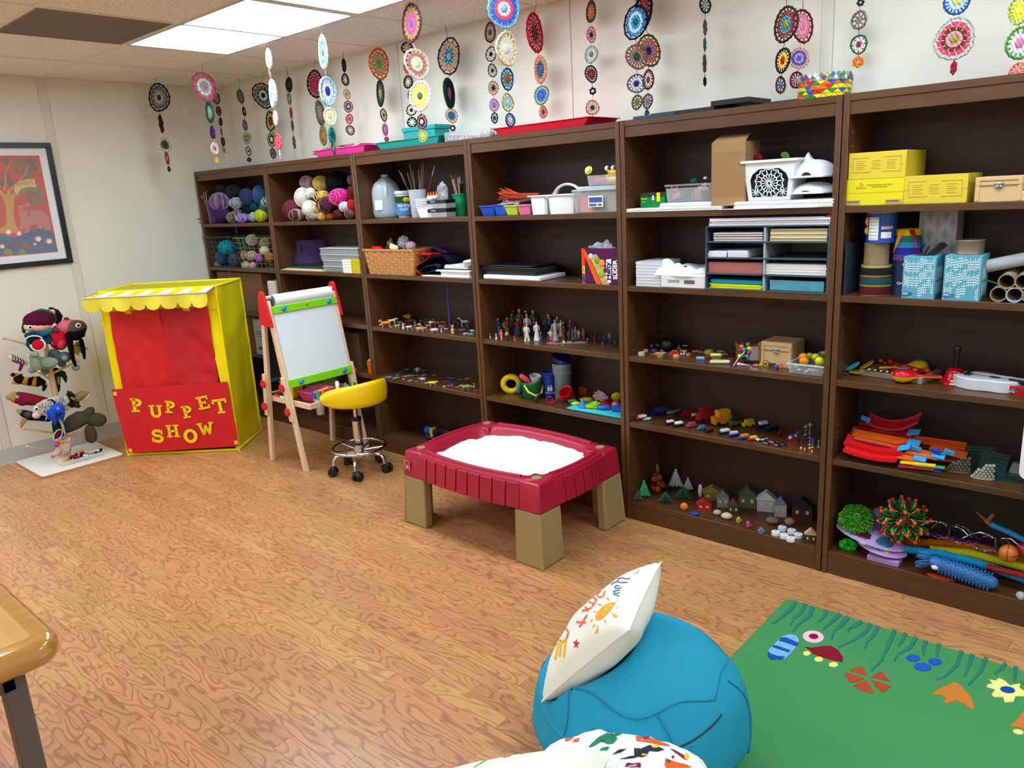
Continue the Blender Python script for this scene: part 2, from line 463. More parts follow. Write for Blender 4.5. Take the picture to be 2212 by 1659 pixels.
def seen(x,y):
 d=V((x,y,0))-CAM;z=d.dot(CF)
 if z<.3:return None
 u=1106+FX*d.dot(CR)/z;v=829.5-FX*d.dot(CU)/z
 return(u,v,z)
sc_=[]
for c in cand:
 x,y,k=c
 q=seen(x+.17,y+PW/2)
 ok=k>=0 and q and-60<q[0]<2270 and 800<q[1]<1700 and not(x>4.7 and-2<y<-.3)and y<.0
 sc_.append((q[2]if ok else 99,c))
sc_.sort(key=lambda a:a[0])
for n,(d,(x,y,k))in enumerate(sc_):
 if n<298 and d<90:
  if k not in cache:
   o=mk('plank',vmesh[k][1],fm,fl,smooth=False);cache[k]=o
  else:
   o=cache[k].copy();COL.objects.link(o)
  o.location=(x,y,0)
 else:
  kk=k if k>=0 else-1-k;ln=vmesh[kk][0]
  a,b_=max(x,XL),min(x+ln,XR)
  if b_-a>.01:rest.box((a+.0004,y+.0004,-.004),(b_-.0004,y+PW-.0004,0))
fm2=wood('laminate_oak_far','cf9660','8f5a34',scale=(4.2,17,1),rough=.3,grain=9,bump=.03,contrast=.62,dist=3)
o=mk('far_planks',rest,fm2,fl,smooth=False);o['kind']='stuff'
at=o.data.attributes.new('tone','FLOAT','FACE')
vals=[]
for i in range(len(o.data.polygons)//6):vals+=[random.random()]*6
at.data.foreach_set('value',vals+[0.5]*(len(o.data.polygons)-len(vals)))
nt=fm2.node_tree;p=nt.nodes['Principled BSDF'];src=p.inputs['Base Color'].links[0].from_socket
an=nt.nodes.new('ShaderNodeAttribute');an.attribute_name='tone'
mr=nt.nodes.new('ShaderNodeMapRange');mr.inputs[3].default_value=.89;mr.inputs[4].default_value=1.12
hs=nt.nodes.new('ShaderNodeHueSaturation');nt.links.new(an.outputs['Fac'],mr.inputs[0]);nt.links.new(mr.outputs[0],hs.inputs['Value'])
nt.links.new(src,hs.inputs['Color']);nt.links.new(hs.outputs[0],p.inputs['Base Color'])
for n_ in nt.nodes:
 if n_.type=='TEX_NOISE':
  for l in list(n_.inputs['Vector'].links):
   s0=l.from_socket
   va=nt.nodes.new('ShaderNodeVectorMath');va.operation='MULTIPLY_ADD'
   va.inputs[1].default_value=(1,1,1)
   mu=nt.nodes.new('ShaderNodeMath');mu.operation='MULTIPLY';mu.inputs[1].default_value=31
   nt.links.new(an.outputs['Fac'],mu.inputs[0]);nt.links.new(s0,va.inputs[0]);nt.links.new(mu.outputs[0],va.inputs[2]);nt.links.new(va.outputs[0],n_.inputs['Vector'])
# ================================================================ bookcases
walv=wood('walnut_upright','65401f','402611',scale=(9,9,.8),rough=.38,grain=5,bump=.04,contrast=.25,dist=2)
walh=wood('walnut_shelf','623d1c','3e2510',scale=(.8,9,9),rough=.33,grain=5,bump=.04,contrast=.25,dist=2)
walb=wood('walnut_back','381d10','26120a',scale=(8,8,.6),rough=.5,grain=4,bump=.02,contrast=.25,dist=2)
ULAB=['leftmost dark walnut bookcase, standing in the corner behind the puppet stage','dark walnut bookcase behind the easel, second from the corner','dark walnut bookcase with the water jug, third from the corner','dark walnut bookcase behind the sand table, with the white caddy','dark walnut bookcase with the grey paper sorter and the tiny village','dark walnut bookcase at the right edge, with yellow boxes and instruments']
TP=.021
for k in range(6):
 x0,x1=JX[k]+.002,JX[k+1]-.002
 t=Kt('bookcase',ULAB[k],'bookcase',(x0,0,0));t['group']='dark walnut bookcases along the wall'
 W_=x1-x0;D_=YB-.004
 for s in(0,1):
  a=0 if s==0 else W_-TP
  mk('side_panel',B().box((a,0,0),(a+TP,D_,UH)),walv,t,bev=.0015,segs=1)
 mk('top_panel',B().box((TP,.002,UH-.024),(W_-TP,D_,UH)),walh,t,bev=.001,segs=1)
 mk('header_rail',B().box((TP,.006,1.727),(W_-TP,.024,UH-.024)),walh,t,bev=.001,segs=1)
 mk('back_panel',B().box((TP,D_-.01,.0),(W_-TP,D_,UH-.024)),walb,t)
 for i,z in enumerate(SZ):
  mk('shelf',B().box((TP,.003,z-.024),(W_-TP,D_-.01,z)),walh,t,bev=.0012,segs=1)
 mk('kick_board',B().box((TP,.004,0),(W_-TP,.022,SZ[4]-.024)),walh,t,bev=.001,segs=1)
 pb_=B()
 for s in(0,1):
  xx=TP+.0003 if s==0 else W_-TP-.0003
  for yy in(.045,D_-.05):
   z=.2
   while z<1.68:
    if min(abs(z-q+.012)for q in SZ)>.02:
     pb_.cyl((xx-.001,yy,z),(xx+.001,yy,z),.0022,n=6)
    z+=.0508 if s==0 else .0508
 o=mk('pin_holes',pb_,mat('8a7a6a',.6),t);o['kind']='stuff'
# ================================================================ puppet stage
P2=lambda a:V((a[0],a[1],0))
sFL,sFR,sBR,sBL=P2((.522,-.995)),P2((1.079,-.523)),P2((.836,-.179)),P2((.279,-.651))
SH=1.065
fx=(sFR-sFL);SW=fx.length;fx.normalize();fy=(sBL-sFL);SD=fy.length;fy.normalize()
st_rz=atan2(fx.y,fx.x)
yel=Kc('f2dc10');red=mat('d01818',.55,bump=.3,bscale=25,var=.1);dred=mat('b81220',.55,bump=.3,bscale=25,var=.1)
t=Kt('puppet_stage','yellow and red fabric puppet show booth with scalloped striped awning','puppet stage',sFL,st_rz)
def rough(f,amp=.004,s=9,o=0):
 return lambda u,v:(lambda p:p+V((noise.noise(p*s+V((o,0,0))),noise.noise(p*s+V((0,o+5,0))),0))*amp)(V(f(u,v)))
mk('side_panel',B().sheet(rough(lambda u,v:(SW,u*SD,v*SH),.014,6),12,24,(-.003,0,0)),yel,t)
mk('side_panel',B().sheet(rough(lambda u,v:(0,u*SD,v*SH),.012,6,3),12,24,(.003,0,0)),yel,t)
mk('back_panel',B().sheet(rough(lambda u,v:(u*SW,SD,v*SH),.01,6,4),12,20,(0,-.003,0)),yel,t)
mk('roof_panel',B().sheet(lambda u,v:(u*SW,v*SD,SH-.02*sin(pi*u)*sin(pi*v)),10,10,.003),mat('c8bc18',.8,var=.1),t)
fp=B();pr=.008
for a,b_ in(((0,0),(0,0)),((SW,0),(SW,0)),((0,SD),(0,SD)),((SW,SD),(SW,SD))):fp.cyl((a[0],a[1],.0),(a[0],a[1],SH),pr)
for z in(.008,SH):
 for a,b_ in(((0,0),(SW,0)),((SW,0),(SW,SD)),((0,SD),(SW,SD)),((0,0),(0,SD))):fp.cyl((a[0],a[1],z),(b_[0],b_[1],z),pr)
mk('frame_sleeve',fp,Kc('f6e40a'),t)
mk('front_strip',B().sheet(lambda u,v:(.0+u*(.055+.03*v),-.004,v*SH),2,12,(0,.003,0)),yel,t)
mk('front_strip',B().sheet(rough(lambda u,v:(SW-u*(.02+.07*v),-.004,v*SH),.006,8),4,20,(0,.003,0)),yel,t)
mk('front_strip',B().box((0,-.006,SH-.14),(SW,-.002,SH)),yel,t)
def curt(x0,x1,o,lift):
 return lambda u,v:(x0+(x1-x0)*u+.01*(1-v)*sin(9*u+o),-.012-.008*sin(14*u+o)*(1-v)-.006*sin(5*u+3*v),(.44+lift*u*(1-v))+v*(SH-.12-.44))
mk('curtain',B().sheet(rough(curt(.05,.37,0,-.01),.005,14),24,24,(0,.003,0)),red,t)
mk('curtain',B().sheet(rough(curt(.36,SW-.055,2,.025),.008,12,7),26,24,(0,.003,0)),mat('c01620',.5,bump=.3,bscale=25,var=.1),t)
bz0,bz1=.025,.455
bf=lambda u,v:(-.012+.012*(1-v)+u*(SW+.012)+.015*(1-v)*(1-u),-.026-.012*(1-u)**3*v-.004*sin(6*u)*(1-v),bz0+v*(bz1-bz0)+.012*u)
mk('banner',B().sheet(rough(bf,.003,10),26,18,(0,.003,0)),mat('cc1520',.5,bump=.3,bscale=25,var=.08),t)
for u,v in((.01,.96),(.01,.02),(.965,.04)):
 p=bf(u,v);mk('fastener',B().cbox((p[0]+.012,p[1]-.003,p[2]+(.01 if v<.5 else-.01)),(.022,.003,.024)),Kc('f0c83a'),t)
def stroke(b,x0,z0,x1,z1,wd):
 d=V((x1-x0,z1-z0));d.normalize();n=V((-d.y,d.x))*wd/2
 b.prism([(x0-n.x,z0-n.y),(x1-n.x,z1-n.y),(x1+n.x,z1+n.y),(x0+n.x,z0+n.y)],-.0008,.0008,'y')
def arc(b,cx,cz,rx,rz,a0,a1,wd,n=12):
 for i in range(n):
  t0=radians(a0+(a1-a0)*i/n);t1=radians(a0+(a1-a0)*(i+1)/n)
  q=lambda t_,s:(cx+(rx+s*wd/2)*cos(t_),cz+(rz+s*wd/2)*sin(t_))
  b.prism([q(t0,-1),q(t0,1),q(t1,1),q(t1,-1)],-.0008,.0008,'y')
def letter(c):
 b=B();h=1.0;W_=.2
 if c=='P':stroke(b,.25,.05,.25,.95,W_);arc(b,.35,.68,.3,.22,-90,90,W_);stroke(b,.2,.9,.38,.9,W_);stroke(b,.2,.46,.38,.46,W_);stroke(b,.02,.05,.55,.05,.13);stroke(b,.04,.95,.3,.95,.13)
 if c=='U':stroke(b,.2,.35,.2,.95,W_);stroke(b,.72,.35,.72,.95,W_);arc(b,.46,.35,.26,.27,180,360,W_);stroke(b,0,.95,.4,.95,.13);stroke(b,.54,.95,.92,.95,.13)
 if c=='E':stroke(b,.25,.05,.25,.95,W_);stroke(b,.02,.06,.8,.06,.15);stroke(b,.02,.94,.8,.94,.15);stroke(b,.2,.5,.6,.5,.13);stroke(b,.76,.0,.76,.3,.11);stroke(b,.76,.7,.76,1,.11);stroke(b,.58,.38,.58,.62,.1)
 if c=='T':stroke(b,.45,.05,.45,.95,W_);stroke(b,.02,.93,.88,.93,.16);stroke(b,.06,.7,.06,1,.12);stroke(b,.84,.7,.84,1,.12);stroke(b,.22,.05,.68,.05,.13)
 if c=='S':arc(b,.42,.72,.27,.2,20,270,W_);arc(b,.42,.3,.28,.22,-160,90,W_);stroke(b,.7,.62,.7,.95,.11);stroke(b,.1,.05,.1,.4,.11)
 if c=='H':stroke(b,.22,.05,.22,.95,W_);stroke(b,.72,.05,.72,.95,W_);stroke(b,.2,.5,.74,.5,.16);[stroke(b,x-.2,z,x+.2,z,.13)for x in(.22,.72)for z in(.05,.95)]
 if c=='O':arc(b,.42,.5,.3,.38,0,360,W_,20)
 if c=='W':stroke(b,.18,.95,.38,.05,.17);stroke(b,.38,.05,.58,.8,.15);stroke(b,.58,.8,.76,.05,.15);stroke(b,.76,.05,.96,.95,.17);stroke(b,0,.95,.36,.95,.13);stroke(b,.8,.95,1.14,.95,.13)
 return b
lm=Kc('f4d41c')
tf=(160,560,3.687)
nF=V((fx.y,-fx.x,0))
def onfront(x,y,off=.032):
 d=ray(tf,x,y);p0=sFL+nF*off;return CAM+d*((p0-CAM).dot(nF)/d.dot(nF))
for c,x,y,h,tl in(('P',505,1160,.078,.0),('U',650,1210,.072,.05),('P',768,1172,.07,.12),('P',915,1218,.07,-.22),('E',1040,1148,.073,-.25),('T',1170,1174,.082,-.15),('S',668,1405,.078,.08),('H',785,1368,.072,.0),('O',925,1400,.088,.2),('W',1042,1356,.074,-.12)):
 p=onfront(x,y);o=mk('letter',letter(c),lm,t)
 lp_=p-sFL;lx=lp_.dot(fx)
 h*=1.12;o.location=(lx-.52*h,-.0335,lp_.z-h/2);o.scale=(h*1.15,1,h);o.rotation_euler=(0,tl*.6,0)
aw=B();L0=V((0,-.004,SH));L1=V((SW,-.004,SH));O0=V((-.02,-.155,SH-.015));O1=V((SW+.0,-.14,SH-.02))
ns=12
for i in range(ns):
 a,c=i/ns,(i+1)/ns
 p0,p1,p2,p3=L0.lerp(L1,a),L0.lerp(L1,c),O0.lerp(O1,c),O0.lerp(O1,a)
 sg=lambda q:q-V((0,0,.003))
 aw.add([p0,p1,p2,p3,sg(p0),sg(p1),sg(p2),sg(p3)],[(0,1,2,3),(7,6,5,4),(0,4,5,1),(1,5,6,2),(2,6,7,3),(3,7,4,0)],i%2)
mk('awning',aw,[Kc('f6d80e'),Kc('f2f0ea')],t)
va=B()
for i in range(8):
 n=8
 for k in range(n):
  a,c=(i+k/n)/8,(i+(k+1)/n)/8
  d=lambda q:.052+.036*sqrt(max(0,1-(2*q-1)**2))
  da,dc=d(k/n),d((k+1)/n)
  pa,pc=O0.lerp(O1,a),O0.lerp(O1,c)
  wob=lambda q:V((0,.012*sin(q*19),0))
  ba,bc=pa-V((0,0,da))+wob(a),pc-V((0,0,dc))+wob(c)
  o_=V((0,.003,0));vs=[pa,pc,bc,ba,pa+o_,pc+o_,bc+o_,ba+o_]
  va.add(vs,[(0,1,2,3),(7,6,5,4),(2,3,7,6),(0,1,5,4)])
mk('valance',va,mat('ecd83c',.8,var=.06,bump=.2,bscale=30),t)
mk('awning_rod',B().cyl(L1,O1,.005).cyl(L0,O0,.005).cyl(O0,O1,.005),mat('c8ccd0',.3,metal=.6),t)
# ================================================================ easel
pine=wood('pale_pine','ecd3b0','d9b88e',scale=(8,8,.9),rough=.5,grain=4,bump=.03,contrast=.25,dist=1)
te=Kt('easel','wooden child easel with white board, green rails and red hinge heads','easel',(1.62,-.265,0))
EY0,EY1=-.235,.215
ty=lambda y:-.265+y
def leg(xt,zt,xb,y,wd=.022,dp=.034):
 b=B();dx=xb-xt
 b.rings([[(xb-1.62-dp/2,y-wd/2,0),(xb-1.62+dp/2,y-wd/2,0),(xb-1.62+dp/2,y+wd/2,0),(xb-1.62-dp/2,y+wd/2,0)],[(xt-1.62-dp/2,y-wd/2,zt),(xt-1.62+dp/2,y-wd/2,zt),(xt-1.62+dp/2,y+wd/2,zt),(xt-1.62-dp/2,y+wd/2,zt)]])
 return b
grn=mat('7ed014',.4);rd=Kp('e01828',.35);blu=Kp('1f8ae0')
fxz=lambda z:1.80-.185*z
rxz=lambda z:1.44+.13*z
for y in(EY0,EY1):
 for fn,nm in((fxz,'front'),(rxz,'rear')):
  mk('leg',leg(fn(1.0),1.0,fn(0),y),pine,te,bev=.002)
  s=-.019 if y<0 else .019
  o=mk('leg_extension',leg(fn(.52),.52,fn(.30),y+s,.016,.03),pine,te,bev=.003)
  o.data.transform(Matrix.Translation((0,0,.0)))
  for v in o.data.vertices:v.co.z=.3+v.co.z*.26/.52 if v.co.z>0 else .3
  for z in(.36,.50):
   kb=B().cyl((fn(z)-1.62,y+s*1.4,z),(fn(z)-1.62,y+s*2.1,z),.02,.021,10)
   for q in range(6):kb.ball((fn(z)-1.62+.017*cos(q*pi/3),y+s*1.8,z+.017*sin(q*pi/3)),.009,6,4)
   mk('knob',kb,rd,te)
 hb=B()
 hp=[(-.075,.86),(.055,.85),(.04,.92),(.012,1.01),(.004,1.045),(-.018,1.058),(-.042,1.05),(-.055,1.03),(-.06,1.0)]
 yy=y+(-.026 if y<0 else .012);hb.prism(hp,yy,yy+.014,'y')
 o=mk('hinge_head',hb,rd,te,bev=.003)
 sb=B()
 for q in((-.05,.885),(.02,.875),(.01,.90)):sb.cyl((q[0],yy-.001,q[1]),(q[0],yy+.015,q[1]),.004,n=8)
 mk('screw',sb,mat('6a6a6a',.4,metal=.8),te)
mk('dowel',B().cyl((-.02,EY0-.01,1.015),(-.02,EY1+.01,1.015),.011,n=12),pine,te)
rb=B().cyl((-.005,EY0+.035,.995),(-.005,EY1-.02,.995),.036,n=24)
mk('paper_roll',rb,Kq('eef0f2'),te)
mk('paper_roll_core',B().cyl((-.005,EY0+.033,.995),(-.005,EY0+.0352,.995),.03,n=20),mat('7a7c80',.6),te)
def fp_(u,z,out=0):return(fxz(z)-1.62+.012+out,u,z)
def slab(z0,z1,y0,y1,o0,o1):
 b=B();a=[fp_(y0,z0,o0),fp_(y1,z0,o0),fp_(y1,z0,o1),fp_(y0,z0,o1)];c=[fp_(y0,z1,o0),fp_(y1,z1,o0),fp_(y1,z1,o1),fp_(y0,z1,o1)]
 return b.rings([a,c])
mk('board',slab(.52,.965,EY0+.012,EY1-.012,0,.006),mat('dfe6ec',.2,var=.02),te)
mk('paper_sheet',slab(.94,.99,EY0+.04,EY1-.02,.004,.007),Kq('eef0f2'),te)
mk('rail',slab(.925,.965,EY0+.005,EY1+.005,.007,.016),grn,te,bev=.002)
mk('rail',slab(.495,.54,EY0+.005,EY1+.005,.007,.016),grn,te,bev=.002)
mk('rail_mark',B().torus(fp_(0,.947,.017),.007,.0013,12,4,ax='x').torus(fp_(.008,.943,.017),.006,.0012,10,4,ax='x',a0=30,a1=300),mat('2a6a1a'),te)
for u,z in((-.16,.945),(.155,.945),(-.155,.518),(.155,.518)):
 c=V(fp_(u,z,.02));mk('clip',B().ball(c,(.009,.014,.014),10,6).cbox(c+V((0,.012,.006)),(.008,.014,.01)),blu,te)
def rp_(u,z,out=0):return(rxz(z)-1.62-.012-out,u,z)
mk('chalkboard',B().rings([[rp_(y,.52,o_)for y,o_ in((EY0+.012,0),(EY1-.012,0),(EY1-.012,.006),(EY0+.012,.006))],[rp_(y,.965,o_)for y,o_ in((EY0+.012,0),(EY1-.012,0),(EY1-.012,.006),(EY0+.012,.006))]]),mat('2a2e2c',.6),te)
mk('rear_rail',B().rings([[rp_(y,.495,o_)for y,o_ in((EY0,.006),(EY1,.006),(EY1,.014),(EY0,.014))],[rp_(y,.54,o_)for y,o_ in((EY0,.006),(EY1,.006),(EY1,.014),(EY0,.014))]]),mat('2f7ac0'),te)
tz=.385;TX0,TX1=1.41-1.62,1.895-1.62
for a,c in(((TX0,EY0+.015,tz),(TX1,EY0+.03,tz+.032)),((TX0,EY1-.03,tz),(TX1,EY1-.015,tz+.032)),((TX0,EY0+.03,tz),(TX0+.015,EY1-.03,tz+.032)),((TX1-.015,EY0+.03,tz),(TX1,EY1-.03,tz+.032))):
 mk('tray_rail',B().box(a,c),pine,te,bev=.0015)
mk('tray_base',B().box((TX0+.01,EY0+.025,tz+.004),(TX1-.01,EY1-.025,tz+.009)),mat('7c1a2c',.5),te)
TZ=tz+.009
ef=(560,780,10.055)
def bin_(name,label,cat,x,y,z,w_,d_,h_,c,rz=0,tp=.8,hollow=True,group=None,rim=.004,th=.0022):
 b=B()
 def rr(s,zz,ww):return[(-w_/2*s+ww,-d_/2*s+ww,zz),(w_/2*s-ww,-d_/2*s+ww,zz),(w_/2*s-ww,d_/2*s-ww,zz),(-w_/2*s+ww,d_/2*s-ww,zz)]
 b.rings([rr(tp,0,0),rr(1,h_-.006,0),rr(1,h_-.006,-rim),rr(1,h_,-rim),rr(1,h_,th),rr(tp,th*1.5,th)])
 return one(name,b,c,label,cat,(x,y,z),rz,group,bev=.002)
def tp_(x,y,z=TZ):return atz(z,ef,x,y)
def cup(name,label,cat,P,r0,r1,h,c,group=None,n=20,th=.0015,lip=.002,parent=None,rx=0,ry=0,rz=0):
 b=B().lathe([(r0,0),(r1,h-.004),(r1+lip,h-.003),(r1+lip,h),(r1-th,h),(r0-th,.003),(.001,.003)],n,cap1=False)
 if parent:o=mk(name,b,c,parent);o.location=P;return o
 return one(name,b,c,label,cat,P,rz,group,rx=rx,ry=ry)
def marker(c,P,d,label,cat='marker',L=.12,r=.006,name='marker',cap='',group='markers in the easel tray'):
 d=V(d).normalized();P=V(P)
 b=B();m0=0
 b.cyl(P,P+d*L*.66,r,n=8,m=0).cyl(P+d*L*.66,P+d*L,r*1.15,r*.95,8,m=1)
 o=mk(name,b,[Kp(cap or c),Kp(c)]);return tag(o,label,cat,group)
bin_('craft_bin','small yellow plastic bin at the left of the easel tray','bin',1.56,-.375,TZ,.12,.085,.10,Kp('f0d010'),.1)
bin_('craft_bin','olive green plastic bin at the back of the easel tray','bin',1.60,-.215,TZ,.12,.2,.065,Kp('9aa63a'),.1)
bin_('craft_bin','pink plastic bin full of markers in the easel tray','bin',1.74,-.325,TZ,.13,.17,.06,Kp('e8508a'),.1)
for c,u,v,a,nm in(('2a5a9a',-.03,.05,.2,'blue'),('f4c81a',.02,.055,-.1,'yellow'),('c82a3a',.0,.03,.5,'dark red')):
 marker(c,(1.74+u,-.38+.0+.01,TZ+v-.01),(sin(a),1,.05),nm+' marker lying in the pink bin on the easel')
ck=clear('e8eef2',.35)
tcup=V((1.878,-.405,TZ-.055))
cup('marker_cup','clear cup hanging in the easel tray holding four markers','cup',tcup,.022,.031,.095,ck)
for c,dx,dy,l in(('3a52b0',-.02,-.014,'blue'),('7a828e',-.012,.0,'grey'),('1fae6a',.004,-.004,'green'),('f0641a',.012,.012,'orange')):
 marker(c,tcup+V((dx*.3,dy*.3,.006)),(dx,dy,.11),l+' marker standing in the clear easel cup',L=.135,r=.0075)
tc2=V((1.87,-.17,TZ-.055))
cup('marker_cup','clear cup in the easel tray half hidden by the yellow stool','cup',tc2,.022,.031,.095,ck)
for c,dx,dy,l in(('4aa8e8',-.02,-.012,'light blue'),('5a3a30',-.006,.0,'brown'),('0f7a50',.01,.014,'dark green')):
 marker(c,tc2+V((dx*.3,dy*.3,.006)),(dx,dy,.11),l+' marker in the cup beside the yellow stool',L=.13,r=.0075)
marker('f2f2f0',(1.84,-.245,TZ+.01),(-.2,.15,.9),'white glue stick standing in the easel tray','glue',L=.09,r=.011,name='glue_stick')
marker('d8202a',(1.70,-.475,TZ+.012),(-1,0,.12),'thick red and white marker on the left of the easel tray',L=.17,r=.009,cap='f0f0f0')
one('eraser_block',B().cbox((0,0,.012),(.07,.05,.024)),mat('1c1c1e'),'black felt board eraser at the back left of the easel tray','eraser',(1.49,-.445,TZ),.3,bev=.003)
one('paint_pot',B().lathe([(.018,0),(.018,.03),(.014,.034),(.014,.045),(.001,.045)],14),mat('c08040'),'tiny orange-brown paint pot in the easel tray','pot',(1.82,-.29,TZ))
# ================================================================ rolling stool
sx,sy=2.085,-.312
yv=mat('f2cc00',.42,var=.03,coat=.15)
ts=Kt('rolling_stool','yellow padded saddle stool on chrome base with black casters','stool',(sx,sy,0))
angs=[atan2(a[1]+.312,a[0]-2.085)for a in((2.00,-.453),(2.204,-.432),(2.234,-.239),(2.079,-.146),(1.909,-.285))]
ch=chrome();blk=Kp('141416',.4)
for a in[angs[0]+k*2*pi/5 for k in range(5)]:
 d=V((cos(a),sin(a),0))
 mk('base_leg',B().tube([d*.02+V((0,0,.115)),d*.09+V((0,0,.118)),d*.135+V((0,0,.108)),d*.152+V((0,0,.085)),d*.155+V((0,0,.056))],.010,10),ch,ts)
 s=V((-d.y,d.x,0));c0=d*.162+s*.012
 cb=B()
 for k in(-1,1):q=c0+s*k*.0+d*0;ax=(d*.4+s).normalized();cb.cyl(q+ax*(k*.016)-ax*.009+V((0,0,.026)),q+ax*(k*.016)+ax*.009+V((0,0,.026)),.026,n=16)
 cb.ball((c0.x,c0.y,.036),(.022,.022,.022),10,6)
 mk('caster',cb,blk,ts,bev=.002)
mk('hub',B().lathe([(.03,.09),(.032,.13),(.024,.15),(.001,.15)],20),ch,ts)
rg=B().torus((0,0,.148),.15,.010,40,10)
for k in range(5):a=angs[0]+k*2*pi/5+.3;rg.cyl((.02*cos(a),.02*sin(a),.13),(.145*cos(a),.145*sin(a),.146),.008)
mk('foot_ring',rg,ch,ts)
mk('column',B().lathe([(.026,.13),(.026,.315),(.001,.315)],24),ch,ts)
mk('collar',B().lathe([(.029,.31),(.029,.33),(.012,.332)],20).lathe([(.0275,.165),(.0275,.178)],20),blk,ts)
mk('piston',B().cyl((0,0,.33),(0,0,.41),.013,n=16),ch,ts)
mk('seat_plate',B().cbox((0,0,.412),(.16,.14,.012)).tube([(.02,0,.405),(.10,.06,.400),(.15,.12,.385)],.004),Kp('202022'),ts)
cam_a=atan2(-.08,.12)if False else None
rt=atan2(CR.y,CR.x)
tb_=rt-.75
def seat(u,v):
 a=2*pi*u
 d_=(a-tb_+pi)%(2*pi)-pi
 R=.19*(1+.04*cos(2*(a-tb_)))
 h=.098*max(0,cos(min(pi/2,abs(d_)/1.18*1)))**.8 if abs(d_)<1.85 else 0
 prof=[(0,.415),(.6,.415),(.88,.422),(.99,.435),(1.02,.452+h*.5),(1.0,.463+h*.92),(.95,.469+h),(.88,.464+h*.9),(.78,.458+h*.45),(.62,.455+h*.1),(.3,.452),(0,.452)]
 k=v*(len(prof)-1);i=min(int(k),len(prof)-2);f=k-i
 r=prof[i][0]*(1-f)+prof[i+1][0]*f;z=prof[i][1]*(1-f)+prof[i+1][1]*f
 return(R*r*cos(a),R*r*sin(a),z)
mk('seat',B().grid(seat,48,33,cu=True),yv,ts,ang=60)
# ================================================================ sand table
tt=Kt('sand_table','dark red and tan plastic sand table filled with white sand','sand table',(3.282,-.335,0));tt.scale=(1,1,.965)
tr=mat('a81c34',.35,bump=.08,bscale=200,var=.05);tan_=mat('a08a5c',.45,bump=.1,bscale=150,var=.06)
HX,HY=.402,.275
def outl(hx,hy,bu,z,ch_=.05,n=10):
 pts=[]
 for sx_,sy_,ax in((1,-1,0),(1,1,1),(-1,1,2),(-1,-1,3)):pass
 def side(a,b_,nrm,bulge):
  return[V(a).lerp(V(b_),k/n)+V(nrm)*bulge*(1-(2*k/n-1)**2)for k in range(n+1)]
 c=ch_
 pts+=side((-hx+c,-hy,z),(hx-c,-hy,z),(0,-1,0),bu)
 pts+=side((hx,-hy+c,z),(hx,hy-c,z),(1,0,0),bu*.6)
 pts+=side((hx-c,hy,z),(-hx+c,hy,z),(0,1,0),bu)
 pts+=side((-hx,hy-c,z),(-hx,-hy+c,z),(-1,0,0),bu*.6)
 return pts
b=B().rings([outl(HX+.012,HY+.012,.035,.262),outl(HX,HY,.035,.372),outl(HX-.008,HY-.008,.035,.385),outl(HX-.045,HY-.045,.035,.385),outl(HX-.06,HY-.06,.035,.372),outl(HX-.085,HY-.085,.03,.31),],cap0=False,cap1=True)
mk('tray',b,tr,tt,ang=50)
mk('tray_underside',B().rings([outl(HX+.002,HY+.002,.035,.268),outl(HX-.08,HY-.08,.03,.285)],cap0=False),tr,tt)
for nm,n,side in(('f',9,0),('b',9,2),('r',6,1),('l',6,3)):
 for k in range(n):
  u0=-1+2*(k+.06)/n;u1=-1+2*(k+.94)/n
  b=B();rs=[]
  for z,ex in((.258,.0165),(.37,.004)):
   r_=[]
   for u,e in((u0,0),(u1,0),(u1,.006),(u0,.006)):
    bul=.035*(1-(u*.87)**2)
    if side in(0,2):p=V((u*(HX-.085),-(HY+ex+bul+e-.004),z));p=p if side==0 else V((-p.x,-p.y,z))
    else:p=V((HX+ex+bul*.6+e-.004,u*(HY-.085),z));p=p if side==1 else V((-p.x,-p.y,z))
    r_.append(p)
   rs.append(r_)
  b.rings(rs);mk('slat',b,tr,tt,bev=.002)
for sx_ in(-1,1):
 for sy_ in(-1,1):
  b=B();cx,cy=sx_*(HX-.045),sy_*(HY-.045)
  b.rings([[(cx+q[0]*.068,cy+q[1]*.068,.252)for q in((-1,-1),(1,-1),(1,1),(-1,1))],[(cx+q[0]*.056,cy+q[1]*.056,.375)for q in((-1,-1),(1,-1),(1,1),(-1,1))],[(cx+q[0]*.05,cy+q[1]*.05,.383)for q in((-1,-1),(1,-1),(1,1),(-1,1))]])
  mk('corner_block',b,tr,tt,bev=.007)
  mk('corner_cap',B().cyl((cx,cy,.38),(cx,cy,.3885),.021,n=20),tan_,tt)
  lg=B();o_=.07;i_=-.075
  def lring(z,e):
   q=[(o_+e,o_+e),(i_,o_+e),(i_,o_-.045+e),(o_-.05+e,o_-.05+e),(o_-.045+e,i_),(o_+e,i_)]
   r_=[(cx+sx_*a,cy+sy_*c_,z)for a,c_ in q]
   return r_ if sx_*sy_>0 else r_[::-1]
  lg.rings([lring(0,.006),lring(.25,-.004)])
  mk('leg',lg,tan_,tt,bev=.008,segs=3)
  mk('leg_groove',B().cyl((cx+sx_*(o_-.002+.006),cy+sy_*(o_-.002+.006),.004),(cx+sx_*(o_-.012),cy+sy_*(o_-.012),.252),.009,n=8),tan_,tt)
for s in(-1,1):
 mk('lip',B().tube([(u*(HX-.11),s*(HY-.028+.035*(1-(u*.9)**2)),.386)for u in[k/8-1 for k in range(17)]],.010,8),tr,tt)
 mk('lip',B().tube([(s*(HX-.028+.021*(1-(u*.9)**2)),u*(HY-.11),.386)for u in[k/8-1 for k in range(17)]],.010,8),tr,tt)
lb=V((-HX+.0-.012,-HY+.012,.315))
mk('badge',B().box((-HX+.0,-HY-.0255,.285),(-HX+.034,-HY-.0235,.335)),mat('b81c30',.4),tt,bev=.001)
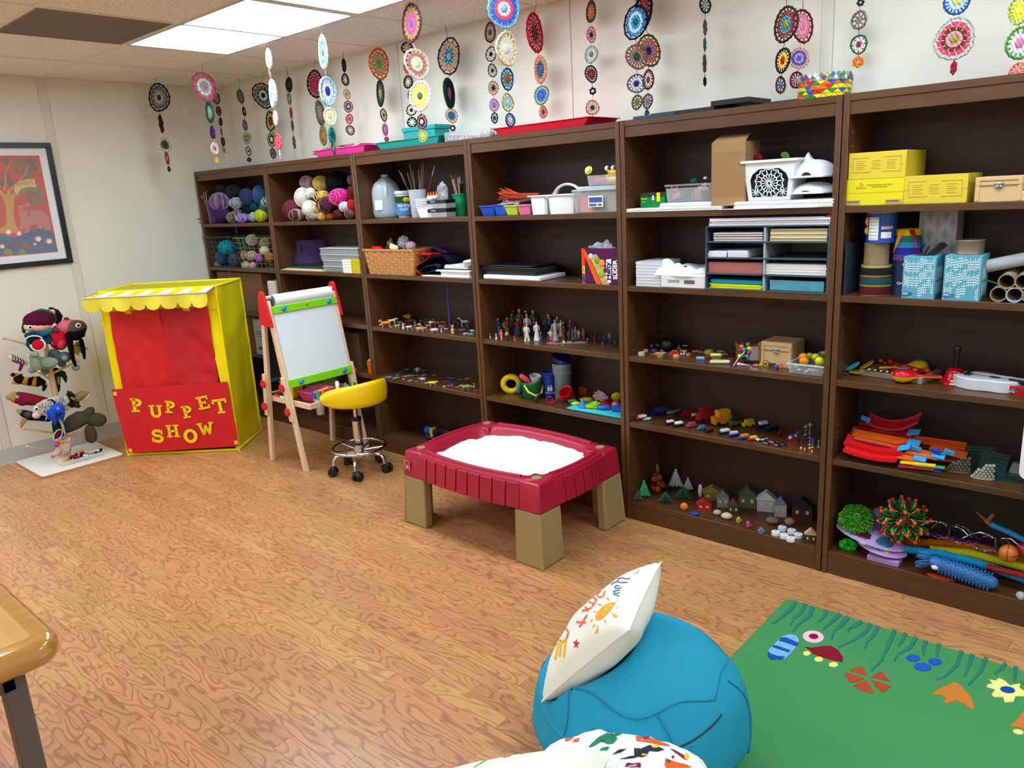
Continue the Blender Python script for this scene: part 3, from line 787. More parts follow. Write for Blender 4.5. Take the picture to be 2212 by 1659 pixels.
mk('badge_outline',B().tube([(-HX+x,-HY-.0262,z)for x,z in((.001,.286),(.033,.286),(.033,.334),(.001,.334))],.0012,4,close=True).tube([(-HX+x,-HY-.0262,z)for x,z in((.008,.295),(.026,.295),(.017,.322))],.0012,4,close=True).cbox((-HX+.017,-HY-.0262,.302),(.008,.001,.012)),Kq('f0e8e8'),tt)
def sand(u,v):
 x=(u*2-1)*(HX-.05);y=(v*2-1)*(HY-.045)
 r=max(abs(u*2-1),abs(v*2-1))
 p=V((x*5,y*7,.3))
 z=.338+.022*noise.noise(p)+.012*noise.noise(p*2.3)+.006*noise.noise(p*5)+(.008 if r<.9 else .008-(r-.9)*.25)
 k=1+.10*(1-(v*2-1)**2)*0
 x2=x*(1-.0*abs(y));
 cc=max(0,abs(u*2-1)+abs(v*2-1)-1.82)
 return(x*(1-cc*.35),y*(1-cc*.35)*(1+.1*(1-(u*2-1)**2)),z)
o=mk('sand',B().grid(sand,90,64),mat('eef0f2',.9,bump=.35,bscale=260,var=.04),tt,ang=80);o['kind']='stuff'
# ================================================================ beanbag, cushions
def bag(c,r,h,amp,seed,wr=.004):
 def f(u,v):
  a=2*pi*u;ph=-pi/2+pi*v
  cz=sin(ph);rr=cos(ph)
  k=1+amp*sin(a*2+seed)+amp*.5*sin(3*a+seed*2)
  pw=1.0
  R=r*k*(abs(rr)**.72)
  z=h*(.5+.5*(cz if cz>0 else-(-cz)**1.0))
  if cz<0:z=h*.4*(1-abs(cz)**1.6)
  else:z=h*(.4+.6*cz**1.15)
  p=V((R*cos(a),R*sin(a),z));n_=V((cos(a)*rr,sin(a)*rr,cz))
  s=noise.noise(V((p.x*6+seed,p.y*6,p.z*9)))*3*wr+noise.noise(V((a*9+seed,p.z*7,0)))*wr*(1.5-v)
  return p+n_*s
 return f
bx,by=4.625,-1.335
tq=mat('2794b2',.85,bump=.5,bscale=300,var=.10,spec=.2)
tb=Kt('beanbag','big turquoise cloth beanbag with a white cushion leaning on it','beanbag',(bx,by,0))
tb_cover=mk('cover',B().grid(bag(None,.285,.40,.012,1),96,60,cu=True),tq,tb,ang=80)
bfn=bag(None,.285,.40,.012,1)
def seam(uv):return[V(bfn(u%1,v))+(V(bfn(u%1,v))-V((0,0,.18))).normalized()*.0012 for u,v in uv]
sm=mat('157a9a',.8)
for a in range(6):mk('seam',B().tube(seam([(a/6+.04+.015*sin(k*.4),.2+.55*k/24)for k in range(25)]),.0022,5),sm,tb)
mk('seam',B().tube(seam([(k/60,.76+.02*sin(k*.6))for k in range(60)]),.0024,5,close=True),sm,tb)
mk('zip_flap',B().tube(seam([(.62+.3*k/20,.66-.05*sin(pi*k/20))for k in range(21)]),.004,5,flat=(.4,1)),mat('1a8db0',.8),tb)
mk('zip',B().tube(seam([(.86+.12*k/14,.64+.06*k/14)for k in range(15)]),.0022,5),mat('10202a',.6),tb)
def cushion(b,w_,h_,th,n=26,m=0,crn=.06,wob=.004,seed=0):
 """pillow lying in local xy, front side +z"""
 def f(s):
  def g(u,v):
   x,y=2*u-1,2*v-1
   k=(1-abs(x)**2.6)*(1-abs(y)**2.6)
   pinch=1-crn*(1-x*x)*(y*y),1-crn*(1-y*y)*(x*x)
   z=s*th/2*max(0,k)**.5
   z+=wob*noise.noise(V((x*3+seed,y*3,s)))*max(0,k)**.3
   return(x*w_/2*pinch[1],y*h_/2*pinch[0],z)
  return g
 b.grid(f(1),n,n,m);b.grid(f(-1),n,n,m)
 return f(1)
cw=mat('ebe6d8',.85,bump=.35,bscale=400,var=.05,spec=.2)
cA,cB_,cC=[CAM+(q-CAM)*.962 for q in(V((4.56,-1.11,.494)),V((4.674,-1.45,.489)),V((4.44,-1.524,.224)))]
ex_=(cA-cB_);ey_=(cC-cB_)
cen=(cA+cC)/2
X=ex_.normalized();Z=X.cross(ey_).normalized();Y=Z.cross(X)
if Z.z<0:Z=-Z;Y=-Y
def frame(X,Y,Z,c):return Matrix(((X.x,Y.x,Z.x,c.x),(X.y,Y.y,Z.y,c.y),(X.z,Y.z,Z.z,c.z),(0,0,0,1)))
tcu=Kt('cushion','white square cushion with an orange sun print leaning on the turquoise beanbag','cushion',(0,0,0))
tcu.matrix_world=frame(X,Y,Z,cen)
b=B();cf=cushion(b,.346,.346,.145,30,wob=.006)
mk('cover',b,cw,tcu,ang=80)
mk('piping',B().tube([(.171*(1-.05*(1-t_**2))*sx_ if ax==0 else t_*.173,t_*.173 if ax==0 else .171*(1-.05*(1-t_**2))*sx_,0)for ax,sx_,ts_ in((0,1,1),(1,1,-1),(0,-1,-1),(1,-1,1))for t_ in[ts_*(k/8-1)*1.0 for k in range(16)]],.0022,5,close=True),mat('d8d2c2',.85),tcu)
def line(pts,wd):
 out=[]
 for(x0,y0),(x1,y1)in zip(pts,pts[1:]):
  L=hypot(x1-x0,y1-y0)or 1;nx,ny=-(y1-y0)/L*wd/2,(x1-x0)/L*wd/2
  k=max(1,int(L/(.012 if L<2 else 14)))
  for i in range(k):
   a,c=i/k,(i+1)/k
   p,q=(x0+(x1-x0)*a,y0+(y1-y0)*a),(x0+(x1-x0)*c,y0+(y1-y0)*c)
   out.append([(p[0]-nx,p[1]-ny),(q[0]-nx,q[1]-ny),(q[0]+nx,q[1]+ny),(p[0]+nx,p[1]+ny)])
 return out
def circ(cx,cy,rx,ry=None,n=18,rot=0):
 ry=ry or rx
 return[(cx+rx*cos(2*pi*i/n)*cos(rot)-ry*sin(2*pi*i/n)*sin(rot),cy+rx*cos(2*pi*i/n)*sin(rot)+ry*sin(2*pi*i/n)*cos(rot))for i in range(n)]
cin=frame(X,Y,Z,cen).inverted()
def dent(o):
 for v_ in o.data.vertices:
  q_=cin@(v_.co+V((bx,by,0)));r_=max(abs(q_.x),abs(q_.y))/.173
  if r_<1.25 and q_.z<.15:
   k_=max(0,(1-min(1,abs(q_.x)/.173)**2.6)*(1-min(1,abs(q_.y)/.173)**2.6));lim=-.072*k_**.5-.006+max(0,r_-1)*.16
   if q_.z>lim:v_.co=v_.co-Z*(q_.z-lim)
for o in tb.children:dent(o)
pf_=(1140,1200,3.614)
cov=tcu.children[0]
def pline(pts,wd):return line(pts,wd)
def dc(name,polys,c,sub=1):return decal(name,cov,mat(c,.8),pf_,polys,tcu,sub=sub)
dc('sun_print',[((692,365),(640,440),(600,480),(560,510),(535,505),(528,480),(545,440),(590,395),(640,370))],'f0a020',3)
for r in[((608,330),(638,335),(638,360)),((535,375),(578,382),(570,398)),((508,440),(538,432),(530,448)),((484,522),(500,498),(512,505)),((498,575),(524,530),(528,545)),((524,612),(550,540),(556,600)),((595,530),(610,498),(614,520)),((650,445),(708,475),(680,488)),((684,405),(704,410),(698,422))]:
 dc('sun_ray',[r],'f0a020')
dc('star_print',[[(380+(32 if k%2==0 else 12)*cos(k*pi/5-1.5),690+(45 if k%2==0 else 18)*sin(k*pi/5-1.5))for k in range(10)]],'d02030')
dc('lettering',pline(((575,275),(555,290),(540,310),(560,330),(590,320),(605,275)),10)+pline(((500,320),(540,345)),12)+pline(((480,360),(525,385)),12)+pline(((540,345),(500,405)),10)+pline(((425,435),(500,410)),14)+pline(((450,400),(470,440)),14)+pline(((380,520),(455,525)),15)+pline(((465,465),(405,560)),15),'ee5a30')
dc('lettering',pline(((300,570),(320,600),(300,660),(270,680),(250,660)),14),'e86030')
dc('lettering',pline(((240,700),(215,815)),18)+pline(((230,705),(300,650)),18)+pline(((300,650),(282,795)),18)+pline(((262,690),(250,790)),15),'f0b428')
dc('lettering',pline(((800,180),(770,185),(740,175),(712,180),(700,205),(730,215),(765,210),(780,215)),7)+pline(((705,205),(665,215),(655,232)),7)+pline(((720,240),(690,235),(680,255),(715,262),(730,245)),7)+pline(((720,275),(690,275),(668,285),(690,300),(720,290)),7)+pline(((668,300),(690,312),(715,318)),7),'1a4a9a')
dc('face_print',pline(((640,395),(655,388),(662,400)),5)+pline(((600,420),(612,415),(618,428)),5)+pline(((600,450),(590,470),(575,460)),5),'f6f0e0')
dc('lettering',pline(((870,115),(845,150)),5)+pline(((840,130),(830,145)),5),'3a8a9a')
qx,qy=4.83,-1.745
tp2=Kt('beanbag','white beanbag printed with colourful giraffes at the bottom edge','beanbag',(qx,qy,0))
gf=bag(None,.265,.37,.02,4,.010)
def fold(u,v):
 p=V(gf(u,v));return p*1.0+V((0,0,.006*sin(p.x*40+p.y*55)*max(0,v-.3)))
mk('cover',B().grid(fold,72,40,cu=True),mat('f0eeea',.85,bump=.3,bscale=300,var=.03),tp2,ang=80)
gfr=(960,1480,3.253)
gcov=tp2.children[0]
def bpatch(c,polys,nm='giraffe_print'):return decal(nm,gcov,mat(c,.8),gfr,polys,tp2,lift=.0015,sub=2)
def sp(x,y,w_,h_,s=.35):
 return[(x-w_*.5-h_*s,y+h_*.5),(x-w_*.2-h_*s,y-h_*.2),(x+w_*.3,y-h_*.5),(x+w_*.55,y-h_*.4),(x+w_*.4,y+h_*.1),(x+w_*.1,y+h_*.45),(x-w_*.2,y+h_*.3)]
bpatch('147a5a',[[(1010,440),(1050,400),(1080,370),(1130,345),(1200,320),(1290,312),(1330,322),(1260,340),(1200,350),(1215,380),(1190,410),(1150,418),(1085,385),(1050,430)],sp(1130,450,60,30)])
bpatch('ee5a18',[[(848,400),(850,365),(900,350),(950,345),(900,375),(870,395)],[(1340,350),(1400,352),(1450,375),(1560,415),(1590,430),(1520,425),(1440,405),(1350,395)],[(1545,560),(1555,515),(1620,540),(1700,560),(1740,580),(1640,582),(1560,585)],sp(930,390,40,30)])
bpatch('16202e',[[(1330,445),(1380,450),(1440,425),(1480,425),(1545,455),(1500,470),(1440,462),(1420,500),(1390,510),(1335,500)],[(1180,490),(1230,455),(1280,450),(1240,475)],[(1220,525),(1290,505),(1400,490),(1330,515)]])
bpatch('f4c020',[circ(1360,458,26,14),circ(1480,432,26,12),circ(1402,493,22,10),circ(1700,505,16,22),circ(1060,310,22,8)],'spot_print')
bpatch('8a1a30',[[(1265,575),(1280,545),(1380,550),(1378,580)],[(1580,445),(1620,460),(1690,500),(1690,525),(1640,490)],circ(1420,372,22,9),circ(1605,508,10,10)],'spot_print')
bpatch('17604a',[circ(1570,536,20,12),circ(1175,352,20,8)],'spot_print')
pz=.40;e1=atz(.42,gfr,1140,495);e2=e1+(atz(.42,None,980,1640)-e1).normalized()*.42
d1=(atz(.26,None,880,1700)-e1).normalized();d2=(atz(.40,None,1194,1690)-e1).normalized();Xc=d1;Zc=d1.cross(d2).normalized()
if Zc.z<0:Zc=-Zc
Yc=Zc.cross(Xc)
if Yc.dot(d2)<0:Yc=-Yc;Xc=Yc.cross(Zc);cc=e1+(d1+Yc)*.2
else:cc=e1+(Xc+Yc)*.2
tc3=Kt('cushion','white cushion printed with BE in red and orange at the bottom edge','cushion')
mc3=frame(Xc,Yc,Zc,cc);tc3.matrix_world=mc3
b=B();cf3=cushion(b,.42,.42,.15,26,wob=.004,seed=3)
mk('cover',b,cw,tc3,ang=80)
c3=tc3.children[0]
def d3(nm,c,pl_):return decal(nm,c3,mat(c,.8),gfr,[q for pts,wd in pl_ for q in line(pts,wd)],tc3)
d3('lettering','c82040',[(((455,458),(480,445),(510,445),(520,465),(495,475)),10),(((510,455),(545,462),(545,478),(515,482)),10),(((455,458),(550,485)),10)])
d3('lettering','ee7a40',[(((375,465),(425,462)),9),(((420,462),(415,505)),9),(((400,480),(470,492)),9),(((415,508),(465,495)),9)])
d3('leaf_print','7ab040',[(((205,580),(290,530),(365,498)),6),(((585,432),(640,412),(690,402)),6),(((640,412),(700,425),(745,432)),7)])
# ================================================================ rug
tr_=Kt('rug','green wool rug with embroidered grass, flowers and bugs','rug',(0,0,0))
RX0,RX1,RY0,RY1=4.604,6.3,-2.1,-.292
gm=mat('4a8f55',.95,bump=1,bscale=220,var=.16,spec=.05)
nt=gm.node_tree
rp=B();zr=.014
def rr_pts(x0,y0,x1,y1,r,n=5):
 out=[]
 for cx,cy,a0 in((x1-r,y1-r,0),(x0+r,y1-r,90),(x0+r,y0+r,180),(x1-r,y0+r,270)):
  out+=[(cx+r*cos(radians(a0+90*k/n)),cy+r*sin(radians(a0+90*k/n)))for k in range(n+1)]
 return out
rp.prism(rr_pts(RX0,RY0,RX1,RY1,.03),0,zr)
mk('pile',rp,gm,tr_,bev=.004)
qf=(1560,1260,3.393)
def rug_patch(nm,c,pts,h=.002,lab=None):
 P=[atz(zr,qf,*p)for p in pts]
 a=sum(P[i].x*P[(i+1)%len(P)].y-P[(i+1)%len(P)].x*P[i].y for i in range(len(P)))
 if a<0:P=P[::-1]
 b=B().prism([(p.x,p.y)for p in P],zr-.001,zr+h)
 o=mk(nm,b,mat(c,.95,bump=.8,bscale=200,var=.14,spec=.05),tr_,bev=.001,segs=1)
 if lab:o['label']=lab
def blade(pts,w0):
 L=[];R_=[]
 n=len(pts)
 for i,p in enumerate(pts):
  a=pts[max(0,i-1)];c=pts[min(n-1,i+1)];dx,dy=c[0]-a[0],c[1]-a[1];l=hypot(dx,dy)or 1
  w_=w0*(1-.55*i/(n-1))*(1+.12*sin(i*2.1))
  L.append((p[0]-dy/l*w_,p[1]+dx/l*w_));R_.append((p[0]+dy/l*w_,p[1]-dx/l*w_))
 rug_patch('grass_blade','2f7a68',L+R_[::-1])
for pts in([(540,135),(500,195),(440,245),(370,300)],[(610,150),(585,210),(520,260),(500,310)],[(665,170),(640,240),(560,300),(518,355)],[(765,200),(745,250),(700,288)],[(865,225),(810,275),(770,310),(735,345)],[(925,245),(880,300),(820,350),(800,415)],[(1025,280),(970,315),(930,330),(925,360)],[(1090,295),(1050,360),(960,420),(850,468)],[(1145,315),(1110,380),(1060,430),(1045,480)],[(1265,345),(1220,450),(1170,560),(1095,640)],[(1345,365),(1320,420),(1290,465)],[(1420,395),(1380,470),(1290,520),(1262,570)],[(1495,420),(1475,480),(1475,535)],[(1590,445),(1575,500),(1575,540)],[(1755,495),(1720,600),(1640,680),(1570,705)],[(1835,520),(1810,600),(1775,685)],[(1935,545),(1900,640),(1840,710),(1805,745)],[(2080,585),(2040,630),(2000,665)],[(2155,610),(2145,670),(2140,725)],[(2290,640),(2260,700),(2200,740)]):
 blade(pts,17)
def el(cx,cy,a,b_,r=0,n=18):return circ(cx,cy,a,b_,n,r)
rug_patch('bee_body','7fb0d8',el(460,440,0,0)if 0 else[(500,375),(545,385),(565,420),(540,470),(500,520),(460,555),(400,562),(350,550),(332,515),(345,480),(400,430),(440,390)])
for q in([(430,400),(470,400),(560,440),(540,466),(470,440),(415,425)],[(375,455),(400,460),(500,495),(490,512),(420,490),(365,470)],[(335,500),(350,515),(400,535),(462,540),(440,562),(360,560),(333,535)]):
 rug_patch('bee_stripe','1f4fa0',q,.003)
rug_patch('flower_ring','f0c0d0',el(668,393,78,44,.1));rug_patch('flower_centre','8a1a38',el(670,393,36,20,.1),.003)
rug_patch('ladybug_shell','8a1a2c',[(605,465),(660,475),(740,460),(800,462),(850,490),(885,540),(885,580),(830,570),(740,545),(670,520),(640,490)])
for p in((620,515,27,17),(708,558,32,18),(815,597,34,18)):rug_patch('ladybug_foot','f0e070',el(*p))
for q in([(1020,612),(1045,640),(1065,682),(1000,665),(935,640),(970,620)],[(895,655),(950,665),(1045,700),(990,725),(930,730),(915,690)],[(1160,645),(1195,675),(1238,725),(1160,705),(1088,690),(1120,670)],[(1050,710),(1085,750),(1115,808),(1080,808),(1010,785),(960,750)],[(1095,712),(1160,725),(1238,758),(1215,775),(1175,806),(1130,760)]):
 rug_patch('petal','b04a2c',q)
for p in((1400,550,52,26),(1470,615,64,31),(1560,577,52,27)):rug_patch('berry','1f5ab0',el(*p,.1))
rug_patch('leaf_patch','c87a34',[(1525,818),(1600,770),(1700,725),(1750,750),(1820,830),(1855,920),(1830,925),(1770,885),(1720,860),(1660,880),(1615,878),(1640,850),(1620,825),(1560,815)])
rug_patch('daisy','f0e688',[(1955,705),(2000,715),(2030,695),(2070,715),(2110,750),(2185,735),(2180,770),(2230,800),(2225,830),(2150,830),(2135,870),(2070,875),(2060,835),(1990,835),(1975,815),(2000,780),(1935,760),(1950,740),(1980,738)])
rug_patch('daisy_centre','1f4aa0',el(2092,785,56,25,.15),.003)
rug_patch('leaf_patch','c87a34',[(2105,1045),(2160,1000),(2210,930),(2330,1000),(2300,1080),(2210,1068)])
rug_patch('daisy','f0e688',el(2170,1090,40,18,.2))
# ================================================================ the oak desk at the left edge
oak=wood('honey_oak','d9a860','b8823c',scale=(1,10,10),rough=.16,grain=6,bump=.02,coat=.6,contrast=.3,dist=2)
oak2=wood('honey_oak_edge','c9954a','a87030',scale=(10,1,10),rough=.14,grain=6,bump=.02,coat=.8,contrast=.3,dist=2)
td=Kt('table','honey oak table with thick rounded edge, at the left edge of the photo','table',(4.045,-2.46,0))
tw,tl=1.35,.9;TT=.755
def bull(off):return rr_pts(-tw+off,-tl+off,-off,-off,max(.01,.05-off),6)
prof=[(.010,TT-.050),(.002,TT-.040),(0,TT-.028),(.002,TT-.014),(.009,TT-.004),(.020,TT),(.045,TT)]
rs=[[(x,y,z)for x,y in bull(o_)]for o_,z in prof]
mk('edge_band',B().rings(rs,cap0=True,cap1=False),oak2,td,ang=60)
mk('table_top',B().prism(bull(.044),TT-.02,TT+.0005),oak,td)
gl=mat('6a6460',.4,metal=.3)
for x,y in((-.10,-.08),(-.10,-tl+.08),(-tw+.1,-.08),(-tw+.1,-tl+.08)):
 mk('leg',B().box((x-.02,y-.02,.02),(x+.02,y+.02,TT-.05)),gl,td,bev=.003)
mk('apron',B().box((-tw+.08,-.10,TT-.11),(-.08,-.08,TT-.05)).box((-.10,-tl+.08,TT-.11),(-.08,-.08,TT-.05)),gl,td)
mk('foot_bar',B().box((-.125,-tl+.05,.0),(-.075,-.03,.03)),gl,td,bev=.003)
mk('foot_bar',B().box((-tw+.075,-tl+.05,.0),(-tw+.125,-.03,.03)),gl,td,bev=.003)
# ================================================================ picture on the left wall
py1=-.921;pz0,pz1=1.232,1.995;pw=.62
tp_f=Kt('picture_frame','black framed folk print of a pink elephant under a curling tree','picture',(XL+.002,py1,pz0))
fb=B();hh=pz1-pz0;fwd=.032
for a,c in(((0,-pw,0),(.022,0,fwd)),((0,-pw,hh-fwd),(.022,0,hh)),((0,-fwd,fwd),(.022,0,hh-fwd)),((0,-pw,fwd),(.022,-pw+fwd,hh-fwd))):fb.box(a,c)
mk('frame',fb,mat('1a1c20',.35),tp_f,bev=.0015)
mk('mat_board',B().box((.002,-pw+fwd,fwd),(.008,-fwd,hh-fwd)),Kq('e6e4e6'),tp_f)
mx_=.077;mz_=.077
mk('print_ground',B().box((.0082,-pw+mx_,mz_),(.0088,-mx_,hh-mz_)),mat('c0341c',.5,var=.15),tp_f)
ff=(0,280,4.88)
def pp(nm,c,pts,h=.0003,lab=None):
 X0=XL+.002+.0088
 P=[atx(X0,ff,*p)for p in pts];q=[(p.y-py1,p.z-pz0)for p in P]
 q=[(max(-pw+mx_,min(-mx_,a)),max(mz_,min(hh-mz_,c_)))for a,c_ in q]
 a=sum(q[i][0]*q[(i+1)%len(q)][1]-q[(i+1)%len(q)][0]*q[i][1]for i in range(len(q)))
 if a<0:q=q[::-1]
 b=B().prism(q,.0088,.0088+h,'x');return mk(nm,b,mat(c,.5,var=.1),tp_f,smooth=False)
def ribbon(nm,c,pts,w0,w1=None,h=.0004):
 w1=w1 or w0;L=[];R_=[];n=len(pts)
 for i,p in enumerate(pts):
  a=pts[max(0,i-1)];d=pts[min(n-1,i+1)];dx,dy=d[0]-a[0],d[1]-a[1];l=hypot(dx,dy)or 1;w_=w0+(w1-w0)*i/(n-1)
  L.append((p[0]-dy/l*w_,p[1]+dx/l*w_));R_.append((p[0]+dy/l*w_,p[1]-dx/l*w_))
 for i in range(n-1):pp(nm,c,[L[i],L[i+1],R_[i+1],R_[i]],h)
pp('tree_trunk','c08a2a',[(-60,1090),(200,1090),(165,1000),(145,900),(150,720),(200,640),(150,650),(120,690),(90,620),(60,690),(10,640),(-40,640),(30,720),(60,800),(70,950),(60,1000)])
def spiral(cx,cy,r0,r1,a0,turns,n=26,sq=1):return[(cx+(r0+(r1-r0)*i/n)*cos(radians(a0+turns*360*i/n)),cy+sq*(r0+(r1-r0)*i/n)*sin(radians(a0+turns*360*i/n)))for i in range(n+1)]
ribbon('leaf_scroll','6a6238',[(150,590),(230,540),(280,500),(300,440),(270,380),(220,360)],26,26)
ribbon('leaf_scroll','6a6238',spiral(215,400,70,20,-60,-1.1),24,10,.0005)
ribbon('leaf_scroll','7a7040',[(160,680),(240,640),(330,620),(400,640),(440,690),(430,740),(380,770),(330,760)],30,26)
ribbon('leaf_scroll','6a6238',spiral(350,710,60,12,90,1.0),22,8,.0005)
for q in((60,330),(330,330),(70,480),(360,400),(30,560),(110,560)):pp('leaf_cluster','5e5a34',el(q[0],q[1],45,34,.4,12),.0004)
ribbon('branch','c87a4a',[(40,640),(60,560),(50,470),(90,400),(110,340)],9,5,.0006);ribbon('branch','c87a4a',[(100,650),(180,560),(260,480),(300,380)],9,6,.0006)
pp('tiger','d8a860',[(150,600),(200,545),(290,520),(360,520),(375,570),(385,610),(300,605),(220,625),(180,690),(150,650)],.0007)
for k in range(7):ribbon('tiger_stripe','2a2420',[(175+k*26,560-k*5),(190+k*26,600-k*3)],3.5,2,.0009)
pp('elephant','b86a5c',[(185,830),(200,800),(250,790),(300,770),(325,790),(300,815),(250,815),(215,840),(250,855),(290,850),(330,850),(400,845),(470,870),(515,930),(535,1010),(530,1060),(470,1060),(455,1010),(440,1050),(400,1040),(400,1005),(320,1000),(310,1080),(260,1090),(250,1010),(235,1060),(200,1040),(225,970),(200,900)],.0006)
pp('elephant_ear','9a5048',[(290,850),(330,860),(310,930),(290,900)],.0008)
pp('waves','2a5a80',[(-100,1150),(0,1100),(60,1110),(130,1140),(230,1120),(300,1060),(400,1045),(480,1050),(560,1090),(640,1300),(-100,1330)],.0005)
for x,y,r in((45,1160,34),(255,1130,28),(330,1095,30),(415,1080,28),(505,1100,28),(410,1210,22),(130,1240,30)):ribbon('wave_curl','173a58',spiral(x,y,r,5,0,1.3,18),5,3,.0007)
for x,y,r in((85,1075,42),(195,1090,36),(400,1150,40),(515,1175,38),(365,1205,20),(20,1230,32)):
 pp('lotus','d87060',el(x,y,r,r*.8,0,12),.0008);pp('lotus_petal','f0e0d0',el(x+5,y+4,r*.6,r*.6,0,10),.001)
for x,y,r in((95,1235,34),(185,1200,44),(280,1220,48),(430,1225,34),(550,1220,30),(90,1290,50),(240,1290,40)):pp('water_leaf',('7a7a34','8a4a3a','6a3a30')[int(x)%3],el(x,y,r,r*.8,.3,12),.0006)
mk('glass',B().box((.012,-pw+fwd,fwd),(.0135,-fwd,hh-fwd)),mat('ffffff',.03,alpha=.06,var=0),tp_f)
# ================================================================ crocheted mobiles
F0=(0,0,2.765);F1=(400,0,4.424);F2=(600,0,3.16);F3=(1200,0,2.186);F4=(400,160,6.914)
def crochet(b,r,nc,sd):
 """disc in local xz, thin in y; material 0 = rim ... nc-1 = centre"""
 rnd=random.Random(sd);N=rnd.choice((8,10,12))if r<.035 else rnd.choice((12,14,16,18))
 lob=N if nc>1 else rnd.choice((5,6,6));wob=lambda a:1+.05*sin(a*2+sd)+.035*sin(a*3+sd*2)
 if nc==1 or r<.022:
  for k in range(6):
   a=2*pi*k/6+sd;b.ball((.6*r*cos(a),0,.6*r*sin(a)),(r*.38,r*.14,r*.38),7,4,0)
  b.torus((0,0,0),r*.3,r*.13,10,5,min(nc-1,1),ax='y');return
 edges=[1.0]
 for i in range(nc):edges.append(1-(i+1)/(nc+(.15 if nc>2 else .0))*(1 if i<nc-1 else 1))
 edges[-1]=0
 for i in range(nc):
  ro,ri=edges[i]*r,edges[i+1]*r
  if i==nc-1:
   b.ball((0,0,0),(ro*.95,r*.05+.0015,ro*.95),12,5,i);
   for k in range(8):a=2*pi*k/8;b.ball((ro*.6*cos(a),0,ro*.6*sin(a)),(ro*.24,.0035,ro*.24),6,3,i)
  elif i==0:
   n=lob*3;b.tube([(ro*.97*wob(2*pi*k/n)*(1+.03*cos(3*2*pi*k/n*lob/3))*cos(2*pi*k/n),.0,ro*.97*wob(2*pi*k/n)*(1+.03*cos(2*pi*k/n*lob))*sin(2*pi*k/n))for k in range(n)],max(.0024,(ro-ri)*.3),5,i,close=True)
   for k in range(lob):
    a=2*pi*k/lob;b.tube([(q*cos(a),0,q*sin(a))for q in(ri*.95,ro*.93*wob(a))],max(.0015,(ro-ri)*.2),4,i)
  else:
   n=int(N*(1.0 if i==1 else .8))
   for k in range(n):
    a=2*pi*(k+.5*(i%2))/n;m_=(ro+ri)/2*(wob(a)if i==1 else 1);c=(m_*cos(a),0,m_*sin(a))
    d1=V((cos(a),0,sin(a)));hw=min(m_*pi/n*.98,.02);
    P=V(c);L=(ro-ri)*.56
    s_=V((-d1.z,0,d1.x))*hw;y_=V((0,.0022,0))
    b.add([P-d1*L-s_*.8,P-d1*L+s_*.8,P+d1*L+s_,P+d1*L-s_,P+y_,P-y_],[(0,1,4),(1,2,4),(2,3,4),(3,0,4),(1,0,5),(2,1,5),(3,2,5),(0,3,5)],i)
   b.torus((0,0,0),ri*1.03,.0014,max(14,n),4,i,ax='y')
def mobile(label,fr,hook,Y,meds,hz=None):
 """meds: frame, x, y, half height, half width, colours rim..centre"""
 if hook:H=atz(ZC-.002,fr,*hook)
 else:
  m=meds[0];H=aty(Y,m[0],m[1],m[2]);H.z=ZC-.002
 if hook and H.y>.19:H=aty(.19,fr,*hook);H.z=ZC-.002
 Yp=H.y if hook else Y
 t=Kt('crochet_mobile',label,'crochet mobile',H,0,'crocheted medallion mobiles hanging from the ceiling')
 last=V((0,0,0));sc=yarn('8a7a6a');pts=[]
 mk('hook',B().torus((0,0,-.006),.006,.0011,10,5,ax='y'),mat('b8b8b0',.3,metal=.7),t)
 last=V((0,0,-.011))
 for i,(f,x,y,hh,hw,cs)in enumerate(meds):
  P=aty(Yp,f,x,y);m=mpx(P,f);r=hh*m;q=P-H
  th=math.acos(max(.12,min(1,hw/hh)))*(1 if(i+int(x))%2 else-1)
  cl=cs.split();b=B();crochet(b,r,len(cl),i*1.7+x)
  o=mk('medallion',b,[yarn(c)for c in cl],t);o.location=q;o.rotation_euler=(0,0,face(P)+th)
  top=q+V((0,0,r*.97))
  if(last-top).length>.004:mk('string',B().cyl(last,top,.0011,n=5),yarn(cl[0]),t)
  last=q-V((0,0,r*.97))
mobile('mobile with a dark green oval medallion, farthest left, hanging alone by the left wall',F0,(925,462),None,[(F0,950,583,82,55,'14221e 4a5f86 8a7a70 c9a98a 1c2f6a'),(F0,962,740,58,10,'5a2038'),(F0,985,865,42,32,'c8c088 2f5a2a 7a1f2a'),(F0,998,945,33,7,'9a4a3a e8e0d8'),(F0,1010,1010,19,10,'1f3a2a')])
mobile('mobile topped by a big pink round medallion with pale blue centre',F1,(160,612),None,[(F1,185,830,130,105,'d04468 b8788a f2ead0 9fb8cc e07a9a'),(F1,235,1075,90,32,'2f5a48 8ad098 9fd8a0'),(F1,262,1265,58,15,'4a2a6a 6a4a80'),(F4,440,1110,76,48,'f2dcd0 b07848'),(F4,470,1285,52,30,'f0b030')])
mobile('short narrow mobile in the corner behind the pink one, ending in a terracotta flower',F4,(455,225),None,[(F4,470,370,68,42,'1f3a50 c87890'),(F4,500,550,60,32,'5a1f22 6a2a2a'),(F4,530,712,54,20,'1f2a28 303a38'),(F4,543,860,66,10,'9a5a48'),(F4,565,1010,62,20,'2a3f30 4a5a48'),(F4,582,1135,44,22,'c8805a')])
mobile('mobile with a green ring medallion round an orange centre',F4,(812,140),None,[(F4,825,335,98,42,'3a5a4a 6f8f9a 6f8f9a'),(F4,880,560,62,18,'2a1a18 c8a050'),(F4,893,765,72,28,'6a6a90 b07090'),(F4,925,955,80,58,'8aa070 4a8a3a e07030'),(F4,945,1150,62,34,'3a2420 e8d8c0 5a3a2a'),(F4,955,1280,38,36,'1e1e1e')])
